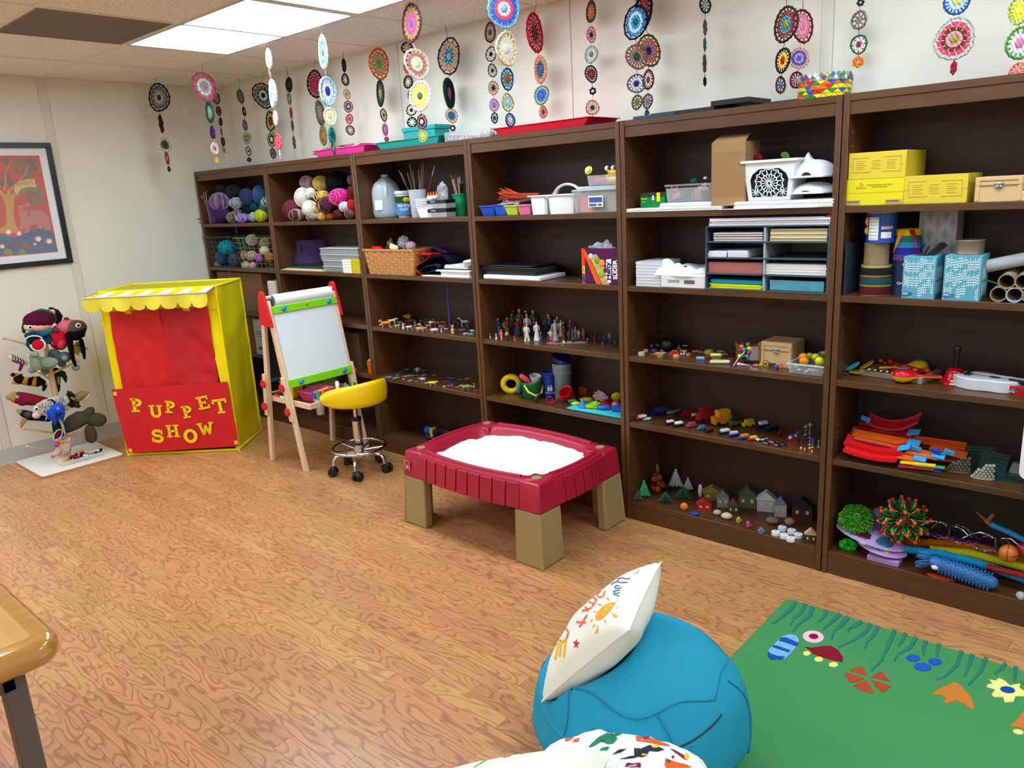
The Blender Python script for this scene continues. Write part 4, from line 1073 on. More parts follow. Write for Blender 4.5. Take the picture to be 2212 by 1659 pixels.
mobile('mobile with a big black and grey tilted medallion above a gold one',F4,(1178,50),None,[(F4,1165,320,180,142,'10161c 6a7a7a 3a4a48 d0d8d0 141c20'),(F4,1275,705,142,62,'1f3028 d09a38 3a2018 a02038'),(F4,1290,975,102,55,'6a7a50 1a1a1a e8e8e0'),(F4,1312,1185,68,36,'4a3a38 4060a0'),(F4,1325,1300,28,25,'d8c080')])
mobile('edge-on white and pink mobile hanging from the corner of the lit ceiling panel',F1,(780,435),None,[(F1,800,560,88,18,'f4dce0 e08aa0'),(F1,812,700,46,9,'f0b0a0'),(F1,840,900,125,20,'c8e4f0 e8f4f8'),(F1,865,1130,66,14,'f0c0b0 f4d8d0'),(F4,1390,1010,108,44,'f04860 f86a78 f0405a'),(F4,1420,1200,75,9,'ececf2')])
mobile('very thin dark edge-on mobile between the white one and the red fan medallion',F1,(970,680),None,[(F1,992,810,60,26,'1a2838 2f3f58'),(F1,995,945,48,14,'6a7a68 c09a80'),(F1,1012,1080,58,10,'8a3a28'),(F1,1025,1200,56,8,'5a3a4a'),(F0,1757,850,42,6,'6a5a50')])
mobile('mobile with a dark red fan-shaped medallion at its top',F1,(1247,615),None,[(F1,1240,805,128,66,'4a1020 a02038 8a1a30 c03048'),(F1,1290,1080,106,36,'6a6858 a8a090 d8a898'),(F2,310,925,62,21,'7a8a4a c05030 d08040')])
mobile('bright mobile with light blue ring and yellow medallions beside the lit panel edge',F1,(1302,268),None,[(F1,1318,500,142,38,'e8f6fa 3fb0a8 f0c080 5060b0'),(F1,1362,870,128,72,'a8c4ec f4f0e0 2a3a9a'),(F1,1385,1110,78,57,'f0e8c0 f8f0d0 f0d040'),(F2,370,925,48,20,'1f7a6a 2a4a8a'),(F2,380,1015,38,10,'5a5a50 7a8078')])
mobile('small mobile of black, peach and purple medallions, right of the yellow and blue one',F1,(1513,545),None,[(F1,1518,625,55,14,'242426 3a3a3c'),(F1,1530,762,50,32,'1c1c20 e8e0d8'),(F1,1545,900,45,30,'d89a88 d09080'),(F1,1560,1018,52,40,'a03048 4a3a8a d8d0e0'),(F1,1570,1137,42,33,'b84858 c05060'),(F1,1578,1245,42,38,'4a4438 d8d0c0')])
mobile('mobile with an orange and green oval medallion at its top',F1,(1830,462),None,[(F1,1853,610,135,92,'e06028 d88a60 9ab060 7aa050'),(F1,1865,890,116,28,'24463a 5a6a50 e0a030'),(F1,1897,1100,57,28,'3a3a38 d8d0a8 4a5a78'),(F2,733,885,38,15,'a05a78 c07a98'),(F2,743,950,18,18,'8a1f38')])
mobile('mobile against the wall starting with a black ring, behind the yellow and pink one',F2,(872,282),None,[(F2,882,327,37,35,'2a2422 c8a890'),(F2,885,450,44,22,'c06040 a05038'),(F2,890,560,40,28,'3a1a20 e0d8d0'),(F2,897,650,30,12,'5a6a70'),(F2,912,752,37,32,'1e1e1e e0e0d0 1e1e1e'),(F2,917,835,33,30,'1a1a1a f0f0e8')])
mobile('bright mobile with pink half-turned, peach and yellow medallions in a row',F2,(918,20),None,[(F2,912,160,125,62,'5a3038 8a7a3a e8407a f0506a 4a5ab0'),(F2,950,435,95,80,'f0b8a8 b06a5a d0d8a8 c8d0a0'),(F2,970,655,93,72,'e0d8f0 f0d840 f4e880 5a5a3a'),(F2,983,832,50,32,'7a1f28 2a1a1c e8d0c8'),(F2,990,928,38,32,'d8a058 a8d058 c8e070')])
mobile('mobile with a blue, green and pink eye-like medallion rimmed dark grey',F2,(1147,200),None,[(F2,1168,385,113,76,'34343f d08080 6a9a4a 2f5aa0 8aa0c0'),(F2,1170,635,90,27,'1f3028 b0487a'),(F2,1187,790,45,40,'e08a58 2a7a8a 3a6ac0'),(F2,1195,875,24,22,'5a1a28 e0d0d0')])
mobile('narrow wall-side mobile of seven small medallions, wine red and pink at top',F2,(1445,135),None,[(F2,1450,222,60,36,'5a1f2a d08a90 2f5a4a'),(F2,1455,370,45,37,'4a3a38 d8d0c8 2a2040'),(F2,1465,482,40,31,'2f3540 d8d8d0 2f3540'),(F2,1472,600,45,33,'b08a68 c89a78 3a2a20'),(F2,1477,718,40,30,'c090c8 b880c0'),(F2,1480,805,33,22,'1f4a48 2a5a58')])
mobile('mobile with the largest round blue and yellow medallion cut by the top edge',F2,None,-.29,[(F2,1545,60,118,110,'5a9ae0 2f50b0 d84050 e0b0d0 6a9a90'),(F2,1562,333,103,72,'d8c090 efe8d8 e8e0d0'),(F2,1567,540,70,40,'24508a 4a9a4a d03a3a'),(F2,1570,700,55,40,'a09a40 a8d0e0 c8e0f0'),(F2,1587,820,40,32,'2a3a8a d8e0f0')])
mobile('mobile with a red half-disc medallion above a blue-green one over the red tray',F2,(1768,45),None,[(F2,1755,225,128,48,'c82840 b86070 6a2038 8a3a48'),(F2,1793,475,85,40,'e09080 2f5a38 5a5ac0'),(F2,1800,650,60,48,'4aa080 3a5ab0 4a6ac8'),(F2,1812,765,40,24,'e08a8a b03848')])
mobile('wall-side mobile of seven medallions with orange one on top, over the fourth bookcase',F2,None,.20,[(F2,2138,80,70,28,'2f4a38 d8681f e07a30'),(F2,2140,237,48,31,'d8688a e890a8 1f4a38'),(F2,2140,372,55,42,'8ab098 d8d8d0 8a6a80'),(F2,2140,505,55,39,'2a2040 7a2040 e84040'),(F2,2150,622,28,26,'14141c e8e8e8'),(F2,2148,735,48,43,'e06a40 f0e0d0 3a5a38'),(F2,2165,835,25,25,'4a5a3a')])
mobile('mobile with a round bright blue and white medallion rimmed black',F3,None,-.06,[(F3,378,105,77,54,'14141e 2f7ac0 c8dcec 3a90c8 2a6a50'),(F3,384,268,55,48,'8a6058 a07870 2f5a40'),(F3,382,395,42,40,'5a5a68 c0c0c8 1f2f5a'),(F3,385,483,32,23,'5a5a30 6a6a38')])
mobile('mobile half hidden behind the blue one, with an orange-rimmed purple medallion',F3,None,.20,[(F3,418,40,78,34,'3a1018 7a3040 8a5040'),(F3,440,240,73,52,'5a5a20 e06038 9a70a0 3a2a6a'),(F3,438,377,45,23,'4a2a28 e0c0a8 6a3a38'),(F3,435,478,32,21,'6a5060 8a7080'),(F3,432,535,19,12,'1f2f5a')])
mobile('thin dark mobile of small edge-on medallions alone on the bare wall',F3,None,.21,[(F3,707,25,32,25,'1f3030 a8b8b0'),(F3,706,130,38,9,'6a5a68'),(F3,705,210,33,6,'1f6a60'),(F3,704,300,46,6,'5a4a48'),(F3,705,385,24,8,'121212')])
mobile('mobile with brown-rimmed teal and olive medallion above a yellow one, left of the pink rose',F3,None,-.04,[(F3,1088,115,80,50,'3a2a20 7a2a28 2f7a9a 8a8a2a'),(F3,1073,285,54,31,'2a2028 f0c020 b02040'),(F3,1063,402,35,21,'4a2f28 4a6a9a')])
mobile('mobile with a bright pink rose medallion rimmed maroon',F3,None,.12,[(F3,1165,123,74,47,'7a1f38 f07a9a f4a0b8 f08aa8'),(F3,1150,275,47,43,'e0a080 5a4ab0 c0b0e0 6a5ab8'),(F3,1138,378,33,30,'7a2040 b09080')])
mobile('short mobile ending in an orange flower, right of the mosaic pot',F3,None,.20,[(F3,1440,12,19,22,'1f2a40 e07a20'),(F3,1433,95,40,31,'8a7a78 9a8a88'),(F3,1432,210,42,35,'2f5a3a e8e0d8 c02868'),(F3,1428,293,28,31,'f07a20')])
mobile('mobile with a wide grey, pink and olive medallion near the right edge',F3,None,.06,[(F3,1897,5,56,86,'2a5aa0 a8c8e0 e8c070'),(F3,1882,185,88,88,'a8b0a8 d84868 6a3a20 f08898 8a9a3a'),(F3,1880,320,35,15,'a82040')])
mobile('mobile with yellow, pink and orange medallions cut by the right edge',F3,None,.02,[(F3,2190,50,58,44,'a8b850 f0e030 f4ec60'),(F3,2190,205,67,56,'5a9a4a f0f0e8 e088b0'),(F3,2182,340,36,34,'e07060 e88070')])
# ================================================================ puppet tree
bc=[V((.02,-1.529,0)),V((.491,-1.537,0)),V((.501,-1.051,0)),V((.096,-1.045,0))]
tpu=Kt('puppet_tree','wooden dowel tree on a white board holding hand puppets','puppet stand',(.27,-1.27,0))
bb=B().prism([(x-.245,y-.235)for x,y in rr_pts(0,0,.49,.485,.025)],0,.018)
mk('base_board',bb,[mat('e8e2d4',.4)],tpu,bev=.002)
mk('base_edge',B().prism([(x-.246,y-.236)for x,y in rr_pts(0,0,.492,.487,.025)],.001,.0155),wood('ply_edge','c89a68','a87848',scale=(8,8,40)),tpu)
PO=V((.27,-1.27,0))
birch=wood('birch_dowel','d9b588','b98f60',scale=(8,8,.8),rough=.5,grain=4,bump=.03,contrast=.3,dist=1)
pa=face(PO);pn=V((CAM.x-PO.x,CAM.y-PO.y,0)).normalized();pr_=V((-pn.y,pn.x,0))
def pq(f,x,y,d=0):
 """point on the upright plane through the post, d metres nearer the viewer, in world space"""
 p0=PO+pn*d;r_=ray(f,x,y);return CAM+r_*((p0-CAM).dot(pn)/r_.dot(pn))
A_=(20,640,7.54);D_=(0,800,6.912)
ztop=pq(A_,560,640).z
mk('post',B().lathe([(.021,.018),(.019,.3),(.017,.55),(.015,ztop),(.001,ztop)],20),birch,tpu)
def dowel(f,x0,y0,x1,y1,d0=0,d1=.0,r=.0065):
 a,b_=pq(f,x0,y0,d0)-PO,pq(f,x1,y1,d1)-PO
 m=B().cyl(a,b_,r,n=10);m.ball(b_,.011,10,7);mk('dowel',m,birch,tpu)
dowel(A_,600,870,-90,680,0,.02);dowel(A_,660,1280,1120,1055,0,.05);dowel(A_,640,1340,485,1225,.0,.14)
dowel(D_,800,935,360,872,0,.03);dowel(D_,800,1195,410,1138,0,.06);dowel(D_,900,1060,1250,890,0,.03)
dowel(A_,640,1440,520,1400,0,.0);dowel(D_,780,470,480,430,-.02,.0);dowel(D_,780,640,480,640,-.02,.0);dowel(D_,820,560,1080,480,-.02,.0);dowel(A_,600,800,380,265,-.02,-.03)
def pup(name,label,P0,parts):
 """parts: (name, colour material(s), builder in world coords)"""
 t=Kt(name,label,'hand puppet',P0,0,'knitted hand puppets on the wooden tree')
 for nm,m,b in parts:
  b.v=[v-P0 for v in b.v];mk(nm,b,m,t,ang=70)
 return t
def pb2(f,pts,r,d=0,n=12,fl=None):
 P=[pq(f,x,y,d if not isinstance(d,(list,tuple))else d[i])for i,(x,y)in enumerate(pts)]
 s=mpx(P[0],f);r=[q*s for q in r]
 b=B();b.blob(P,r,n,flat=fl);return b
def pball(f,x,y,rx,rz=None,d=0,ry=None,n=14):
 P=pq(f,x,y,d);s=mpx(P,f);b=B();b.push(P,rz=pa);b.ball((0,0,0),(rx*s,(ry or rx)*s,(rz or rx)*s),n,9);b.pop();return b
def eye(f,x,y,r,d,white='f4f4f0'):
 b=pball(f,x,y,r,r,d,r*.4,10);P=pq(f,x,y,d+r*mpx(PO,f)*.35);s=mpx(P,f);b.push(P,rz=pa);b.m=1;b.ball((0,0,0),(r*.55*s,r*.2*s,r*.6*s),8,5);b.pop();return b
EW=[mat('f2f0ea',.4),mat('0c0c0c',.2)]
pup('hand_puppet','doll puppet with maroon knitted cap, pale face and turquoise jumper',pq(A_,480,470,.04),[('head',Kc('e6b8a0'),pball(A_,470,480,205,110,.05,140)),('knitted_cap',knit('5a1430'),pball(A_,490,385,235,150,.05,160)),('cap_brim',knit('5a1430'),pb2(A_,[(260,425),(330,440),(450,462),(560,470),(660,455)],[26,30,30,30,28],[.05,.08,.09,.08,.06])),('hair_curl',knit('145030'),pb2(A_,[(255,420),(232,500),(240,580)],[28,30,26],.03)),('hair_curl',knit('1a7050'),pb2(A_,[(400,262),(520,225),(640,250),(735,330),(740,400)],[24,28,32,34,28],.0)),('eye',EW,eye(A_,340,505,34,.10)),('jumper',knit('1a90b0'),pb2(A_,[(420,620),(520,590),(640,560)],[60,72,60],.05)),('jumper_skirt',knit('14607a'),pb2(A_,[(560,700),(640,740),(660,640)],[60,56,60],.02))])
pup('hand_puppet','doll puppet with black hair seen from behind the maroon cap',pq(A_,790,330,-.04),[('head',Kc('d8a888'),pball(A_,700,260,90,80,-.05)),('hair',knit('1a1614'),pb2(A_,[(680,215),(760,260),(810,330),(790,420)],[40,56,58,44],-.04)),('collar',knit('6ad0b8'),pball(A_,735,370,30,60,-.0))])
pup('hand_puppet','dark-skinned doll puppet in pink bonnet and red dress with long black braids',pq(A_,900,560,.05),[('head',Kc('6a4a3c'),pball(A_,1100,510,150,125,.07,120)),('bonnet',knit('f07088'),pb2(A_,[(880,520),(950,480),(1010,460)],[110,115,90],.05)),('hair',knit('0e0e10'),pb2(A_,[(980,640),(1080,650),(1180,600),(1235,540)],[66,80,70,22],.10)),('braid',knit('0e0e10'),pb2(A_,[(975,650),(990,760),(1010,880),(1030,1000),(1080,1130)],[52,48,42,36,22],.12)),('braid',knit('0e0e10'),pb2(A_,[(1170,720),(1200,820),(1215,930),(1225,1010)],[36,32,30,18],.03)),('dress',knit('e02038'),pb2(A_,[(890,560),(820,640),(840,760)],[120,150,110],.04)),('skirt_ruffle',knit('d01030'),B().tube([pq(A_,820+185*cos(a)*.9,670+190*sin(a),.03)for a in[radians(60+15*k)for k in range(14)]],[.006+.0022*(k%2)for k in range(14)],8)),('dress_front',knit('f05070'),pb2(A_,[(860,600),(850,720),(840,800)],[70,80,60],.06)),('hand',knit('6a4a3c'),pball(A_,930,375,42,38,.05)),('hand',knit('6a4a3c'),pball(A_,765,550,50,40,.10)),('eye',EW,eye(A_,1125,475,40,.14))])
pup('hand_puppet','teal serpent puppet with open mouth, white teeth and red tongue',pq(A_,450,760,.1),[('upper_jaw',knit('1a4452'),pb2(A_,[(300,640),(390,620),(480,650)],[50,56,40],.10)),('mouth',Kc('13202a'),pball(A_,400,710,80,40,.12,30)),('teeth',knit('f6f4ee'),B().tube([pq(A_,410+130*cos(a),700-55*sin(a),.13)for a in[radians(12+13*k)for k in range(13)]],[.004+.0016*(k%2)for k in range(13)],6)),('teeth',knit('f6f4ee'),B().tube([pq(A_,465+115*cos(a),790+95*sin(a),.14)for a in[radians(-70+18*k)for k in range(15)]],[.0055+.002*(k%2)for k in range(15)],6)),('tongue',Kc('c01428'),pball(A_,468,790,84,84,.145,30)),('body',knit('174a54'),pb2(A_,[(370,700),(330,800),(380,860)],[80,50,40],.08))])
b=B()
zb=pb2(A_,[(30,985),(110,1020),(200,1060),(270,1090)],[34,44,40,36],.03)
pup('hand_puppet','small black and white zebra striped puppet with purple mouth',pq(A_,150,1050,.03),[('body',knit('e8e4e0'),zb),('mouth',Kc('8a1a60'),pb2(A_,[(60,1050),(140,1075),(185,1090)],[18,24,16],.045)),('leg',knit('8a2060'),pb2(A_,[(205,1100),(190,1160),(170,1200)],[28,26,22],.03))]+[('stripe',knit('141418'),pb2(A_,[(x-10,y-40),(x+12,y),(x+5,y+30)],[7,8,6],.05))for x,y in((50,990),(95,1005),(140,1025),(185,1050),(230,1075))]+[('ear',knit('f2f2ee'),pball(A_,315,975,34,30,.03))])
pup('hand_puppet','sage green knitted elephant puppet in the middle of the tree',pq(A_,560,1080,.1),[('body',knit('8fa088'),pb2(A_,[(500,1090),(620,1100),(700,1110)],[110,105,60],.09)),('head',knit('8a9c80'),pb2(A_,[(410,960),(420,1060),(450,1150)],[66,80,90],.12)),('trunk_tip',knit('9aa890'),pball(A_,415,945,62,50,.14)),('ear',knit('8fa088'),pball(A_,650,1080,130,85,.125,20)),('belly',knit('7a8a72'),pb2(A_,[(520,1200),(600,1230)],[70,50],.06)),('foot',knit('9aa8a8'),pball(A_,370,1200,60,56,.06))])
pup('hand_puppet','striped grey-teal fabric puppet drooping below the red dress',pq(A_,850,1000,.05),[('body',knit('56666c'),pb2(A_,[(720,920),(800,990),(860,1100)],[70,90,60],.05)),('head',knit('5f7478'),pball(A_,900,990,95,90,.06)),('cheek',knit('84a0a8'),pball(A_,905,1010,50,45,.10)),('paw',knit('88a8ac'),pball(A_,1085,1160,60,56,.06))])
pup('hand_puppet','small lime yellow fish puppet with grey stripes at the right',pq(A_,1150,850,.0),[('body',knit('b0b030'),pb2(A_,[(1090,850),(1170,850),(1260,855)],[70,66,20],.0)),('fin',knit('b8b838'),pb2(A_,[(1090,770),(1150,760),(1205,775)],[22,28,14],.01)),('fin',knit('a8a828'),pb2(A_,[(1070,900),(1120,940)],[28,22],.01)),('stripe',knit('5a7068'),pb2(A_,[(1110,800),(1150,850),(1180,920)],[12,16,12],.03)),('eye',EW,eye(A_,1200,865,26,.03))])
bee=[('tail',knit('14161a'),pb2(A_,[(470,1390),(530,1400)],[92,60],.0))]
bee+=[('band',knit(c),pb2(A_,[(x,y),(x+42,y+4)],[82,86],.0))for x,y,c in((160,1345,'14161a'),(235,1362,'d08a20'),(310,1372,'14161a'),(385,1385,'d08a20'))]
pup('hand_puppet','bee puppet with black and orange bands and open mouth',pq(A_,270,1370,0),bee+[('upper_lip',knit('d08a20'),pb2(A_,[(60,1290),(120,1290),(165,1310)],[32,42,46],.0)),('lower_lip',knit('d08a20'),pb2(A_,[(70,1400),(120,1400),(160,1400)],[28,36,40],.0)),('nose',knit('14161a'),pball(A_,60,1275,34,28,.01)),('wing',knit('e0ddd4'),pb2(A_,[(235,1290),(300,1310),(370,1300)],[16,26,14],.06))])
pup('hand_puppet','dark green dragon puppet with ragged crest behind the post',pq(A_,790,1350,-.03),[('body',knit('14281c'),pb2(A_,[(760,1230),(770,1380),(760,1520)],[70,60,60],-.04)),('crest',knit('1c3a22'),pb2(A_,[(800,1240),(870,1260),(910,1330),(925,1400)],[52,50,34,12],-.03)),('belly',knit('7a7a50'),pb2(A_,[(800,1330),(805,1420)],[26,24],-.0)),('tail',knit('14281c'),pb2(A_,[(560,1520),(580,1460)],[26,34],-.02))])
pup('hand_puppet','crimson tweed sock puppet with a big tan snout',pq(D_,400,420,0),[('body',knit('8a1c34'),pb2(D_,[(260,410),(340,420),(480,440),(620,455),(690,450)],[92,96,88,70,50],0)),('snout',knit('b09a58'),pb2(D_,[(130,400),(180,395),(215,400)],[44,78,88],0)),('eye',EW,eye(D_,262,398,20,.06)),('fin',knit('7a1830'),pball(D_,340,490,60,40,.02))])
pup('hand_puppet','navy tweed bird puppet with two tan beak tips',pq(D_,450,650,0),[('body',knit('1c2a44'),pb2(D_,[(350,640),(450,680),(560,700),(720,730)],[56,72,56,40],0)),('beak',knit('b09a58'),pb2(D_,[(265,600),(310,625)],[22,42],.0)),('beak',knit('b09a58'),pb2(D_,[(318,850),(330,790),(365,740)],[14,30,34],.02)),('cheek',knit('4a4a50'),pball(D_,420,660,55,50,.04))])
lb_=B();rnd=random.Random(3)
for k in range(150):
 u=rnd.random();x=560+420*u;y=600-170*u+rnd.uniform(-90,90);c=pq(D_,x,y,.06+rnd.random()*.03)
 lb_.torus(c,.0085,.0030,7,4,ax='y')
pup('hand_puppet','white loopy wool sheep puppet with pale pink muzzle',pq(D_,700,530,.03),[('body',knit('e6e2da'),pb2(D_,[(590,590),(700,540),(820,480),(950,450)],[96,110,96,90],.03)),('muzzle',Kc('e0b8a8'),pball(D_,545,670,58,52,.07)),('eye',EW,eye(D_,545,578,34,.10,'fff')),('flank',Kc('d8a8a0'),pball(D_,980,560,50,44,.03))])
o=mk('wool_loops',B(),knit('f2efe8'),None)
sheep=[q for q in bpy.data.objects if q.get('label','').startswith('white loopy')][0]
lb_.v=[v-V(sheep.location)for v in lb_.v];bpy.data.objects.remove(o);o=mk('wool_loops',lb_,knit('f2efe8'),sheep);o['kind']='stuff'
cur=B()
for k in range(60):c=pq(D_,1050+rnd.uniform(-45,60),430+rnd.uniform(-110,120),.03+rnd.random()*.02);cur.torus(c,.007,.003,7,4,ax='y')
tg=pup('hand_puppet','brown curly goat puppet with a speckled tan snout and white teeth',pq(D_,1120,400,0),[('head',knit('4a4034'),pb2(D_,[(1040,400),(1080,470),(1160,520)],[70,80,46],.0)),('snout',mat('9a7c50',.9,bump=.6,bscale=90,var=.5),pb2(D_,[(1160,410),(1230,360),(1290,350)],[60,66,40],.02)),('teeth',knit('f2f0e8'),pb2(D_,[(1255,435),(1300,400),(1330,365)],[8,10,12],.03)),('ear',knit('a8946a'),pb2(D_,[(1070,410),(1105,435)],[16,14],.06)),('horn',knit('d8ccb0'),pb2(D_,[(1195,500),(1240,550)],[12,8],.02))])
cur.v=[v-V(tg.location)for v in cur.v];o=mk('curly_mane',cur,knit('3a322a'),tg);o['kind']='stuff'
pup('hand_puppet','bright blue felt elephant puppet with lilac eye, in front of the sheep',pq(D_,850,620,.1),[('head',Kc('2050c0'),pb2(D_,[(860,580),(880,660),(890,720)],[96,84,60],.12)),('trunk',Kc('1c48b0'),pb2(D_,[(790,640),(800,720),(825,800)],[46,44,18],.16)),('ear',Kc('1c48b0'),pb2(D_,[(740,620),(750,700)],[40,44],.13)),('eye',[mat('c088c0',.4),mat('8a4a9a',.3)],eye(D_,868,575,22,.185)),('mouth',Kc('0e1a3a'),pb2(D_,[(870,665),(915,640)],[14,14],.17)),('antenna',knit('0c0c10'),pb2(D_,[(710,445),(770,440),(820,480)],[9,12,14],.13))])
pup('hand_puppet','big dark brown heather wool dog puppet at the lower right',pq(D_,1250,750,.0),[('body',mat('4a4030',.95,bump=1,bscale=120,var=.35),pb2(D_,[(1010,850),(1080,790),(1200,720),(1290,700)],[90,120,120,100],.02,16)),('ear',mat('4a4030',.95,bump=1,bscale=120,var=.35),pb2(D_,[(1300,640),(1350,600)],[60,62],.03,14)),('head',mat('46402e',.95,bump=1,bscale=120,var=.35),pb2(D_,[(1380,730),(1480,740)],[105,104],.02,16)),('paw',mat('463c2c',.95,bump=1,bscale=120,var=.35),pb2(D_,[(1340,880),(1360,960),(1365,1010)],[70,84,80],.04,14))])
pup('hand_puppet','dark green monster puppet with a wine red open mouth and white lips',pq(D_,870,880,.08),[('body',knit('0f3a34'),pb2(D_,[(850,800),(860,900),(920,950)],[70,66,40],.08)),('mouth',Kc('5a1028'),pb2(D_,[(885,910),(850,980),(825,1030)],[34,36,22],.12)),('lips',knit('e8e0d4'),B().tube([pq(D_,865+58*cos(a)-30*sin(a),965+85*sin(a)*1.0,.13)for a in[radians(20*k)for k in range(18)]],.0035,6,close=True))])
pup('hand_puppet','grey felt wing puppet hanging beside the blue elephant',pq(D_,930,820,.1),[('wing',Kc('b8bcc0'),pb2(D_,[(880,720),(930,820),(960,920),(985,990)],[20,48,36,10],.14,10,(1,.3))),('wing',Kc('a8acb0'),pb2(D_,[(700,660),(690,720),(675,750)],[20,16,8],.12,10,(1,.3)))])
pup('hand_puppet','pale pink unicorn puppet with three wool flowers, pointing to the floor',pq(D_,950,1150,.08),[('head',knit('eccabc'),pb2(D_,[(990,1080),(960,1160),(930,1210)],[70,100,86],.08)),('snout',knit('eccabc'),pb2(D_,[(880,1190),(830,1240),(800,1270)],[46,38,30],.12)),('nose',knit('f07a98'),pball(D_,792,1285,30,28,.125)),('horn',knit('f0c8bc'),pb2(D_,[(1000,1060),(1040,1000),(1062,975)],[36,26,12],.10)),('ear',knit('f07a98'),pball(D_,1050,975,20,22,.11)),('flower',knit('f08aa0'),pball(D_,855,1050,32,30,.17)),('flower',knit('d89a20'),pball(D_,920,1070,38,40,.17)),('flower',knit('9a5ac0'),pball(D_,852,1112,36,36,.17)),('flower',knit('2a9ab0'),pball(D_,938,1015,30,20,.16))])
Pb=atz(.018,D_,1220,1400)
bx_rz=-.02
ct=bin_('clear_tray','shallow clear plastic tray of finger puppets on the puppet tree board','tray',.395,-1.245,.018,.085,.25,.03,clear('f0f4f6',.3),bx_rz,.9)
for x,y,c1,c2,nm in((1000,1345,'d8a020','1a1a1a','tiger striped yellow'),(1080,1390,'f0b068','f0b068','peach'),(1130,1330,'a01428','d02030','dark red'),(1090,1290,'8a1a28','5a1020','wine red'),(1200,1290,'103a24','0c2a1c','dark green'),(1250,1230,'d84020','f0c030','red and yellow'),(1330,1240,'c8a8b8','e8d8e0','lilac grey'),(1410,1230,'e09030','f0f0e8','orange and white'),(1500,1235,'14402a','103020','bottle green'),(1340,1310,'f2f2ee','222222','white dalmatian'),(1240,1370,'f0d8dc','f080a0','pale pink pig')):
 P=atz(.05,D_,x,y);P.x=min(max(P.x,.365),.425);b=B();b.blob([(-.016,0,0),(.016,0,.003)],[.009,.0095],10,0);b.ball((.022,0,.008),.009,8,6,1);b.ball((.025,.007,.014),.003,6,4,1);b.ball((.025,-.007,.014),.003,6,4,1)
 one('finger_puppet',b,[knit(c1),knit(c2)],nm+' knitted finger puppet in the clear tray','finger puppet',P,random.random()*3+.8,'finger puppets in the clear tray',ang=70)
# ================================================================ shelf helpers
def Kf(f,x0,x1,yt,yb,z,Y=None,ymax=.25):
 xm=(x0+x1)/2
 if Y is None:Y=min(max(atz(z,f,xm,yb).y,.004),ymax)
 X0,X1=aty(Y,f,x0,(yt+yb)/2).x,aty(Y,f,x1,(yt+yb)/2).x
 return X0,X1,Y,zat((X0+X1)/2,Y,f,yt)-z
def bx_(name,label,cat,f,x0,x1,yt,yb,z,dep,m,Y=None,group=None,bev=.001,rz=0,parts=None):
 X0,X1,Y,h=Kf(f,x0,x1,yt,yb,z,Y)
 dep=min(dep,.272-Y)
 t=Kt(name,label,cat,((X0+X1)/2,Y,z),rz,group);w_=X1-X0
 mk('body',B().box((-w_/2,0,0),(w_/2,dep,h)),m,t,bev=bev)
 if parts:parts(t,w_,dep,h)
 return t,w_,dep,h
def strands(b,rx,ry,rz_,n,m,seed,r=.0018):
 rd_=random.Random(seed)
 for k in range(n):
  ax=rd_.random()*pi;tl_=rd_.uniform(-.9,.9);off=rd_.uniform(-.55,.55);c0=sqrt(1-off*off);pts=[]
  for i in range(14):
   a=2*pi*i/14;p=V((c0*cos(a),off,c0*sin(a)))
   p=Matrix.Rotation(tl_,3,'Z')@(Matrix.Rotation(ax,3,'Y')@p);pts.append((p.x*rx,p.y*ry,p.z*rz_))
  b.tube(pts,r,4,m,close=True)
def skein(label,f,x,y,rx,ry,c,Y=.08,c2=None,roll=False,group=None,r3=None):
 P=aty(Y,f,x,y);s=mpx(P,f);a,c_=rx*s,ry*s;b=B();d=min(r3 or(a+c_)/2,.075)
 nm='yarn_skein'
 if roll:
  b.ball((0,.02,0),(a,d*1.2,c_),16,9,0)
  pts=[(cos(t_*.7)*a*(.85-.035*t_),-d*.8-.001*t_,sin(t_*.7)*c_*(.85-.035*t_))for t_ in range(24)];b.tube(pts,.0028,5,1)
  strands(b,a*1.0,d*1.15,c_*1.0,6,1,x,.0022)
 else:
  b.ball((0,0,0),(a*.97,d,c_*.97),16,9,0);strands(b,a,d*1.02,c_,22,1,x)
 c2=c2 or c
 one(nm,b,[yarn(c),mat(c2,.95,var=.2,spec=.1)],label,'yarn',P,random.uniform(-.3,.3),group,ang=80)
FA=(400,340,5.53)
z0=SZ[0]
G1_='yarn skeins in the leftmost bookcase';G2_='yarn skeins in the second bookcase';G3_='yarn balls in the wire baskets'
